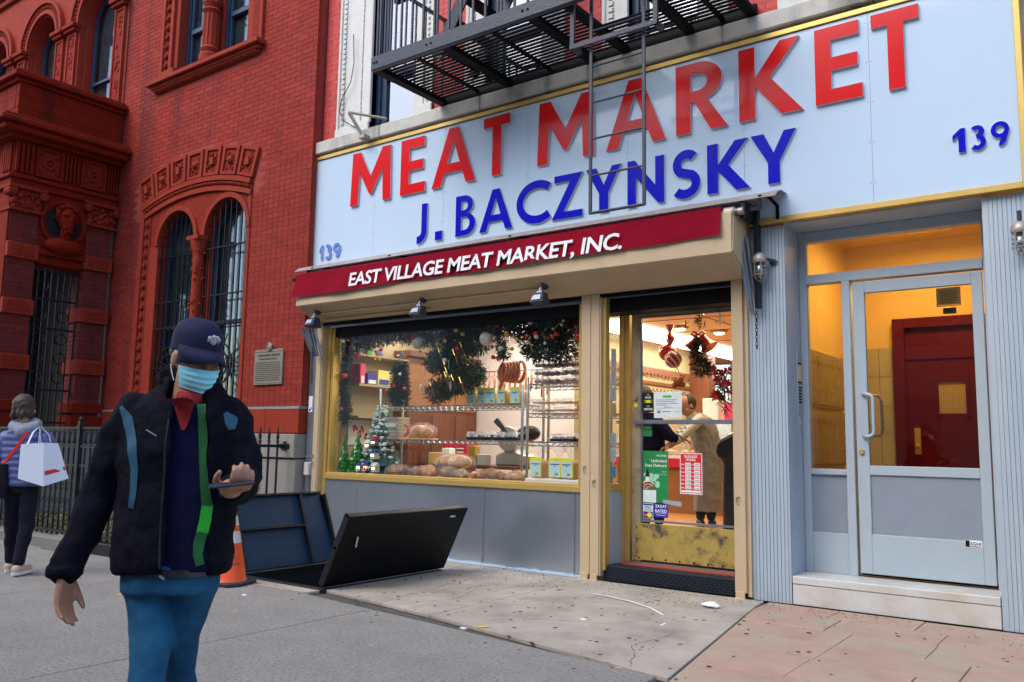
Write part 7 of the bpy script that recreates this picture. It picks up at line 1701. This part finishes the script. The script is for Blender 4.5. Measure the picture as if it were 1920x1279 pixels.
# blue piping panel following the shoulder and armhole
def ribbon3(pts, w_, n_off=.004, th=.003):
    m = MB()
    for a, b in zip(pts, pts[1:]): m.bar(a, b, w_, th)
    return m
def surf_strip(name, pts, mt_, par, obj_src, w_, lift=.003):
    """strip that hugs a mesh: points are projected along +y (away from the camera) onto obj_src"""
    from mathutils.bvhtree import BVHTree
    srcs = obj_src if isinstance(obj_src, list) else [obj_src]
    bvhs = [BVHTree.FromPolygons([v.co for v in o_.data.vertices], [tuple(p.vertices) for p in o_.data.polygons]) for o_ in srcs]
    fine = []
    for a, b in zip(pts, pts[1:]):
        for k in range(6): t = k/6; fine.append((a[0]+(b[0]-a[0])*t, a[1]+(b[1]-a[1])*t, (a[2]+(b[2]-a[2])*t) if len(a) > 2 else w_))
    fine.append((pts[-1][0], pts[-1][1], pts[-1][2] if len(pts[-1]) > 2 else w_))
    V = []; ly = -.15
    for i, (x, z, ww) in enumerate(fine):
        p, q = fine[max(0,i-1)], fine[min(len(fine)-1,i+1)]; dx, dz = q[0]-p[0], q[1]-p[1]; l = math.hypot(dx,dz) or 1; nx_, nz_ = -dz/l, dx/l
        for s_ in (-1,-.33,.33,1):
            px_, pz = x+nx_*ww/2*s_, z+nz_*ww/2*s_; hs = [b_.ray_cast(Vector((px_,-1,pz)), Vector((0,1,0)))[0] for b_ in bvhs]; hs = [q_.y for q_ in hs if q_ is not None and q_.y < .02]
            y = min(hs)-lift if hs else ly
            ly = y; V.append((px_, y, pz))
    n_ = len(fine)
    for _ in range(3):
        ys = [v[1] for v in V]
        for i in range(1, n_-1):
            for j in range(4): V[i*4+j] = (V[i*4+j][0], min(ys[i*4+j], (ys[(i-1)*4+j]+ys[i*4+j]+ys[(i+1)*4+j])/3), V[i*4+j][2])
    F = [(i*4+j,(i+1)*4+j,(i+1)*4+j+1,i*4+j+1) for i in range(n_-1) for j in range(3)]
    return part(name, MB().add(V, F), mt_, par, smooth='all')
surf_strip('blue_panel', [(-.175,1.40,.012),(-.140,1.355,.042),(-.105,1.28,.040),(-.088,1.20,.030),(-.085,1.12,.026),(-.092,1.075,.022)], 'jacket_blue', jo, jo, .04)
surf_strip('blue_panel', [(.175,1.385,.012),(.195,1.36,.04),(.20,1.33,.02)], 'jacket_blue', jo, jo, .03)
surf_strip('chest_stitch', [(-.06,1.325),(-.02,1.305)], 'pipe', jo, jo, .004)
surf_strip('zip', [(.010,1.36),(.014,1.2),(.018,1.0),(.020,.89)], 'plasticblack', jo, jo, .006)
# jeans
jn = MB(); loft(jn, [((.0,.02,.80),.155,.120),((.0,.02,.86),.156,.120),((.02,.01,.90),.140,.105)])
limb(jn, [(-.072,.02,.84),(-.024,-.04,.66),(-.002,-.11,.52),(.0,-.20,.30),(.0,-.30,.10)], [.084,.063,.052,.056,.055])
limb(jn, [(.078,.02,.84),(.036,.05,.66),(.018,.10,.52),(.03,.22,.30),(.03,.34,.12)], [.084,.063,.052,.056,.055])
jno = fuse('jeans', jn, 'denim', man, .0085, 5, .020, fold_size=.13)
part('belt', loft(MB(), [((.01,.015,.862),.156,.122),((.01,.015,.885),.155,.121)], 24), 'plasticblack', jno, smooth=True)
part('buckle', MB().add([(.030,-.150,.872),(.048,-.152,.862),(.052,-.152,.868),(.034,-.150,.879)], [(0,1,2,3)]), 'steel', jno)
for an, f in (((.0,-.31,.0),(.02,-.2)),((.03,.34,.02),(.02,-.2))):
    sh_ = MB(); limb(sh_, [(an[0],an[1]+.02,.045),(an[0]+f[0],an[1]-.10,.04),(an[0]+f[0]*2,an[1]-.18,.035)], [.045,.042,.032]); fuse('shoe', sh_, 'leggings', man, .008, 3)
# bag strap: green webbing across the chest
from mathutils.bvhtree import BVHTree
ssrc = MB(); 
sweater_o = [c for c in man.children if c.name.startswith('sweater')][0]
surf_strip('shirt_placket', [(.047,1.425,.070),(.049,1.39,.055),(.051,1.355,.034),(.053,1.325,.010)], 'redshirt', rs, sweater_o, .03, .005)
stp2 = surf_strip('shoulder_strap', [(.100,1.412,.026),(.106,1.38,.026),(.115,1.30,.026),(.124,1.22,.027),(.134,1.14,.028),(.142,1.08,.030)], 'green_strap', man, [sweater_o, jo], .03, .006)
surf_strip('bright_strap_end', [(.142,1.085,.030),(.141,1.04,.034),(.135,1.0,.034)], 'green_bright', stp2, [sweater_o, jo], .036, .008)
surf_strip('strap_tail', [(.135,1.003,.032),(.127,.97,.030),(.126,.935,.026),(.134,.90,.022)], 'green_strap', stp2, [sweater_o, jo], .03, .008)
rd_ = Vector((.04,-.15,-1)).normalized(); rp_ = Vector((.9,-.2,0)); rp_ = (rp_-rd_*rp_.dot(rd_)).normalized(); rs_ = rd_.cross(rp_)*-1; rc2 = Vector(WL)+rd_*.108-rs_*.010+rp_*.004
part('ring', MB().tube([rc2+(rp_*math.cos(i*.5712)+rs_*math.sin(i*.5712))*.0105 for i in range(12)], .0028, 6), 'orngold', man, smooth='all')
ph = thing('phone', 'dark smartphone held in the walking man\'s hand', 'phone', (0,0,0)); ph.location = man.location; ph.rotation_euler = man.rotation_euler; ph['_w'] = 0
del ph['_w']
pc_ = MB().box(-.036,.036,-.078,.078,-.0045,.0045); rm = Matrix.Translation((.300,-.335,1.168)) @ Matrix.Rotation(R(-72),4,'Z') @ Matrix.Rotation(R(6),4,'X') @ Matrix.Rotation(R(4),4,'Y') @ Matrix.Scale(.82,4); pc_.v = [tuple(rm @ Vector(v)) for v in pc_.v]; part('case', pc_, 'plasticblack', ph, bevel=.002)
pc_ = MB().box(-.033,.033,-.074,.074,.0046,.0052); pc_.v = [tuple(rm @ Vector(v)) for v in pc_.v]; part('screen', pc_, 'navywin', ph)

# ---- woman walking away with a white carrier bag (local x = picture right, back to the camera)
wo = thing('person', 'woman walking away in lilac blue puffer jacket with grey hood and dark trousers', 'person', (-8.62,-3.46,0), YAW, world=False)
b = MB(); head(b, (-.045,.02,1.565), (.25,.95,-.08), s=.98); limb(b, [(-.03,.0,1.38),(-.04,.01,1.48)], [.055,.052]); loft(b, [((-.02,0,.80),.13,.09),((-.01,0,1.1),.12,.08),((-.0,0,1.35),.14,.07)])
for hp, kn, an in (((-.08,0,.84),(-.10,.06,.46),(-.12,.12,.10)),((.06,0,.84),(.09,-.04,.46),(.085,-.12,.12))): limb(b, [hp,kn,an], [.07,.045,.03])
limb(b, [(-.20,0,1.27),(-.25,.02,1.02),(-.20,.12,.88)], [.04,.035,.026]); hand(b, (-.20,.12,.88), (.2,.3,-.9), (.8,0,0), 1, .3, .9)
limb(b, [(.19,0,1.27),(.24,.03,1.05),(.20,.08,1.16)], [.04,.035,.026]); hand(b, (.20,.08,1.18), (-.2,-.1,1), (0,-1,0), 1, .7, .9)
fuse('body', b, 'skinlight', wo, .007, 3)
hh = MB(); hh.ball((-.05,-.005,1.585), .108, 16, 12, .93, 1.0, 1.08)
for k in range(14): a = RU(0,6.28); hh.ball((-.05+.08*math.cos(a),-.02+.08*math.sin(a),1.49+RU(-.01,.03)), .026, 6, 4, sz=1.8)
fuse('hair', hh, 'hair', wo, .007, 2, .014, fold_size=.03)
pj = MB(); rings = []
for i in range(40):
    t = i/39; z = .82+t*.55; w_ = .19-.02*math.sin(t*3)+.03*t if t < .85 else .215-(t-.85)*.7; q = abs(math.sin(t*math.pi*9)); rings.append(((-.005,0,z), w_+.013*q, .125+.013*q))
loft(pj, rings, 24)
def quilted(mb, pts, rs):
    P = [Vector(p) for p in pts]; Q, S = [], []
    for i in range(len(P)-1):
        for k in range(16): t = k/16; Q.append(P[i].lerp(P[i+1],t)); S.append(rs[i]*(1-t)+rs[i+1]*t+.009*abs(math.sin((i*16+k)*math.pi/5)))
    mb.tube(Q, S, 14); mb.ball(P[0], rs[0], 12, 8)
quilted(pj, [(-.19,0,1.27),(-.245,.0,1.05),(-.22,.10,.90)], [.075,.065,.055]); quilted(pj, [(.185,0,1.27),(.24,.02,1.06),(.205,.07,1.12)], [.075,.065,.055])
fuse('puffer_jacket', pj, 'puffer', wo, .009, 2)
hd_ = MB(); limb(hd_, [(-.10,-.04,1.385),(.0,-.085,1.33),(.10,-.04,1.385)], [.06,.075,.06]); limb(hd_, [(-.09,-.0,1.41),(.0,.05,1.43),(.09,.0,1.41)], [.05,.05,.05]); fuse('hood', hd_, 'hoodie', wo, .009, 4, .02, fold_size=.05)
tr2 = MB(); loft(tr2, [((-.01,0,.76),.145,.11),((-.01,0,.86),.15,.11)])
limb(tr2, [(-.075,0,.80),(-.098,.05,.46),(-.12,.12,.11)], [.088,.068,.052]); limb(tr2, [(.065,0,.80),(.088,-.03,.46),(.085,-.11,.13)], [.088,.068,.052]); fuse('trousers', tr2, 'leggings', wo, .009, 4, .02, fold_size=.08)
for an in ((-.12,.13,.0),(.085,-.11,.012)):
    s_ = MB(); limb(s_, [(an[0],an[1]-.03,an[2]+.05),(an[0]+.01,an[1]+.16,an[2]+.04)], [.045,.036]); so2 = fuse('shoe', s_, 'shoe_tan', wo, .007, 3); part('sole', loft(MB(), [((an[0]+.005,an[1]+.06,an[2]+.002),.046,.145),((an[0]+.005,an[1]+.06,an[2]+.028),.048,.148)], 16), 'shoe_white', so2, smooth=True)
# red crossbody strap and dark bag
puff = [c for c in wo.children if c.name.startswith('puffer')][0]
surf_strip('crossbody_strap', [(.08,1.34),(.0,1.20),(-.10,1.07),(-.20,1.0)], 'paperred', wo, puff, .03, .004)
hbg = tag(fuse('shoulder_bag', loft(MB(), [((0,0,-.22),.13,.05),((0,0,-.1),.15,.06),((0,0,.10),.12,.05)]), 'leggings', None, .009, 3), 'dark slouchy shoulder bag at the left hip of the woman', 'bag'); hbg.location = Vector((-8.62,-3.46,0))+Matrix.Rotation(YAW,3,'Z') @ Vector((-.20,-.13,.93)); hbg.rotation_euler = (0,0,YAW)
bg2 = thing('carrier_bag', 'white carrier bag with red print hanging from the walking woman\'s arm', 'bag', (-8.62,-3.46,0), YAW, world=False)
bx_ = MB(); P = [(.065,-.20,1.215),(.255,-.16,1.235),(.335,-.05,1.23),(.145,-.09,1.225),(.080,-.23,.90),(.30,-.19,.83),(.45,-.03,.90),(.20,-.06,.93)]
bx_.add(P, [(0,1,5,4),(1,2,6,5),(2,3,7,6),(3,0,4,7),(4,5,6,7)]); bgp = part('bag_shell', bx_, 'bagwhite', bg2); s_ = bgp.modifiers.new('s','SOLIDIFY'); s_.thickness = .004
def on(a, b, c, d, u, v, off=.004):
    A,B,C_,D = [Vector(q) for q in (a,b,c,d)]; p = (A*(1-u)+B*u)*(1-v)+(D*(1-u)+C_*u)*v; n_ = (B-A).cross(D-A).normalized()
    if n_.y > 0: n_ = -n_
    return p+n_*off
m = MB(); q4 = (P[1],P[2],P[6],P[5])
for u0,u1,v0,v1 in ((.05,.98,.66,.76),): m.add([on(*q4,u0,v0),on(*q4,u1,v0),on(*q4,u1,v1),on(*q4,u0,v1)], [(0,1,2,3)])
part('red_stripe', m, 'paperred', bgp); m = MB()
for k in range(4): u = .35+k*.12; m.add([on(*q4,u,.40),on(*q4,u+.06,.40),on(*q4,u+.06,.45),on(*q4,u,.45)], [(0,1,2,3)])
m.add([on(*q4,.3,.53),on(*q4,.85,.53),on(*q4,.85,.54),on(*q4,.3,.54)], [(0,1,2,3)])
part('print', m, 'paperred', bgp)
hd2 = MB(); hd2.tube([(.12,-.19,1.215),(.13,-.13,1.33),(.15,-.06,1.385),(.19,-.12,1.32),(.215,-.17,1.228)], .010, 6, sq=.4); hd2.tube([(.20,-.10,1.225),(.17,-.08,1.32),(.16,-.05,1.385),(.25,-.06,1.3),(.29,-.10,1.232)], .010, 6, sq=.4); part('handles', hd2, 'bagwhite', bg2)

# ---- shop worker bending and customer, seen through the door
wk = thing('person', 'shop worker in beige apron and striped sleeves bending forward inside the door', 'person', (-4.03,1.75,FI), YAW, world=False)
b = MB(); head(b, (-.14,-.02,1.34), (-.75,-.3,-.5), s=1.0); limb(b, [(-.05,0,1.22),(-.11,0,1.28)], [.055,.05]); loft(b, [((.12,0,.75),.12,.09),((.08,0,1.0),.13,.09),((-.0,0,1.2),.14,.09)])
for x in (.03,.15): limb(b, [(x,0,.78),(x-.0,.0,.42),(x-.02,.0,.05)], [.07,.05,.035])
for s_, y in ((0,-.16),(1,.12)): limb(b, [(-.03,y,1.18),(-.20,y-.05,1.0),(-.37,y-.06,.88)], [.045,.038,.028]); hand(b, (-.37,y-.06,.88), (-1,0,-.3), (0,0,-1), 1, .3, .9)
fuse('body', b, 'skinlight', wk, .009, 3)
ap = MB(); loft(ap, [((.10,0,.16),.165,.13),((.10,0,.4),.150,.125),((.12,0,.7),.165,.13),((.11,0,.85),.16,.13),((.06,0,1.05),.165,.135),((.0,0,1.2),.15,.12),((-.04,0,1.26),.08,.08)]); fuse('apron', ap, 'apron', wk, .011, 4, .03, fold_size=.09)
hh = MB(); hh.ball((-.125,.0,1.375), .105, 12, 9); fuse('hair', hh, 'hair', wk, .01, 2)
for y in (-.16,.12):
    m = MB(); limb(m, [(-.03,y,1.18),(-.14,y-.03,1.07),(-.28,y-.055,.945)], [.062,.055,.045]); sl = fuse('sleeve', m, 'ornwhite', wk, .01, 2)
    for k in range(4):
        t = .35+k*.17; a = Vector((-.03,y,1.18)).lerp(Vector((-.28,y-.055,.945)), t); d = Vector((-.25,-.055,-.235)).normalized(); part('stripe', MB().tube([a, a+d*.022], .0585-.012*t, 12), 'stripes', sl, smooth=True)
m = MB(); 
for x in (.02,.14): limb(m, [(x,0,.30),(x-.01,0,.10)], [.06,.05])
fuse('trousers', m, 'leggings', wk, .01, 2)
for x in (.0,.13): part('shoe', MB().ball((x,-.04,.04), .06, 10, 6, sx=.8, sy=1.5, sz=.6), 'plasticblack', wk, smooth='all')
cu_ = thing('person', 'customer in dark navy coat partly hidden behind the green poster', 'person', (-4.42,1.35,FI), YAW, world=False)
b = MB(); head(b, (-.08,.0,1.42), (.9,.2,-.2)); limb(b, [(-.06,0,1.2),(-.07,0,1.33)], [.05,.05]); loft(b, [((0,0,.6),.13,.1),((-.03,0,1.2),.14,.1)]); limb(b, [(.05,-.1,1.15),(.15,-.14,.98),(.28,-.12,.95)], [.04,.036,.028]); hand(b, (.28,-.12,.95), (1,0,0), (0,0,-1), 1, .3, .9)
for x in (-.07,.08): limb(b, [(x,0,.7),(x,0,.36),(x,0,.04)], [.06,.05,.035])
fuse('body', b, 'skin', cu_, .01, 2)
m = MB(); loft(m, [((-.02,0,.35),.17,.14),((-.02,0,.8),.17,.14),((-.04,0,1.15),.19,.14),((-.05,0,1.25),.12,.1)]); limb(m, [(.06,-.08,1.13),(.17,-.13,1.0),(.25,-.12,.96)], [.075,.07,.055]); fuse('coat', m, 'sweater', cu_, .012, 3, .02); m = MB()
for x in (-.07,.08): limb(m, [(x,0,.4),(x,0,.06)], [.075,.06])
fuse('trousers', m, 'sweater', cu_, .012, 2); fuse('hair', MB().ball((-.085,.0,1.45), .108, 12, 9), 'hair', cu_, .012, 2)

# ------------------------------------------------------------ the other side of the street (seen only in reflections)
colm('far_brick',(.13,.06,.04),var=.2,scale=3); colm('far_stone',(.17,.16,.15),var=.1); colm('far_glass',(.10,.12,.14),rough=.15); colm('bark',(.09,.07,.05),rough=.9,var=.3)
for i, (a, b, h, c_, l) in enumerate(((-34,-20,15,'far_stone','pale stone house across the street, far left'),(-20,-9,12,'far_brick','brick house across the street left of centre'),(-9,1,14,'far_stone','pale stone house directly across the street'),(1,12,11,'far_brick','brick house across the street right of centre'),(12,26,14,'far_stone','pale stone house across the street, far right'))):
    t = thing('house', l, 'building', ((a+b)/2,-24,0), 0, 'houses across the street'); part('wall', MB().box(a+.01,b-.01,-30,-20,-.1,h), c_, t); part('cornice', MB().box(a,b,-20,-19.5,h,h+.6), 'far_stone', t)
    n = int((b-a)/2.4)
    for fl_i in range(int(h/3.3)):
        for k in range(n): x = a+(b-a)*(k+.5)/n; part('window', MB().box(x-.5,x+.5,-20.0,-19.95,fl_i*3.3+1.2,fl_i*3.3+2.9), 'far_glass', t)
def tree(x, y, h, label):
    t = thing('street_tree', label, 'tree', (x,y,0), 0, 'bare street trees along the kerb'); m = MB()
    def br(p, d, l, r_, k):
        q = p+d*l; m.tube([p, p.lerp(q,.5)+Vector((RU(-.05,.05),RU(-.05,.05),0))*l, q], [r_, r_*.85, r_*.68], 6 if k < 3 else 4)
        if k < 6:
            for j in range(3 if k < 3 else 2):
                nd = (d+Vector((random.gauss(0,.45),random.gauss(0,.45),random.gauss(.1,.3)))).normalized(); br(q, nd, l*RU(.66,.82), r_*.62, k+1)
    br(Vector((x,y,0)), Vector((0,0,1)), h*.32, .13, 0); part('trunk', m, 'bark', t)
tree(-6.0,-12.5,8.5,'bare leafless street tree across from the shop window'); tree(3.5,-13,8,'bare leafless street tree to the right behind the camera')
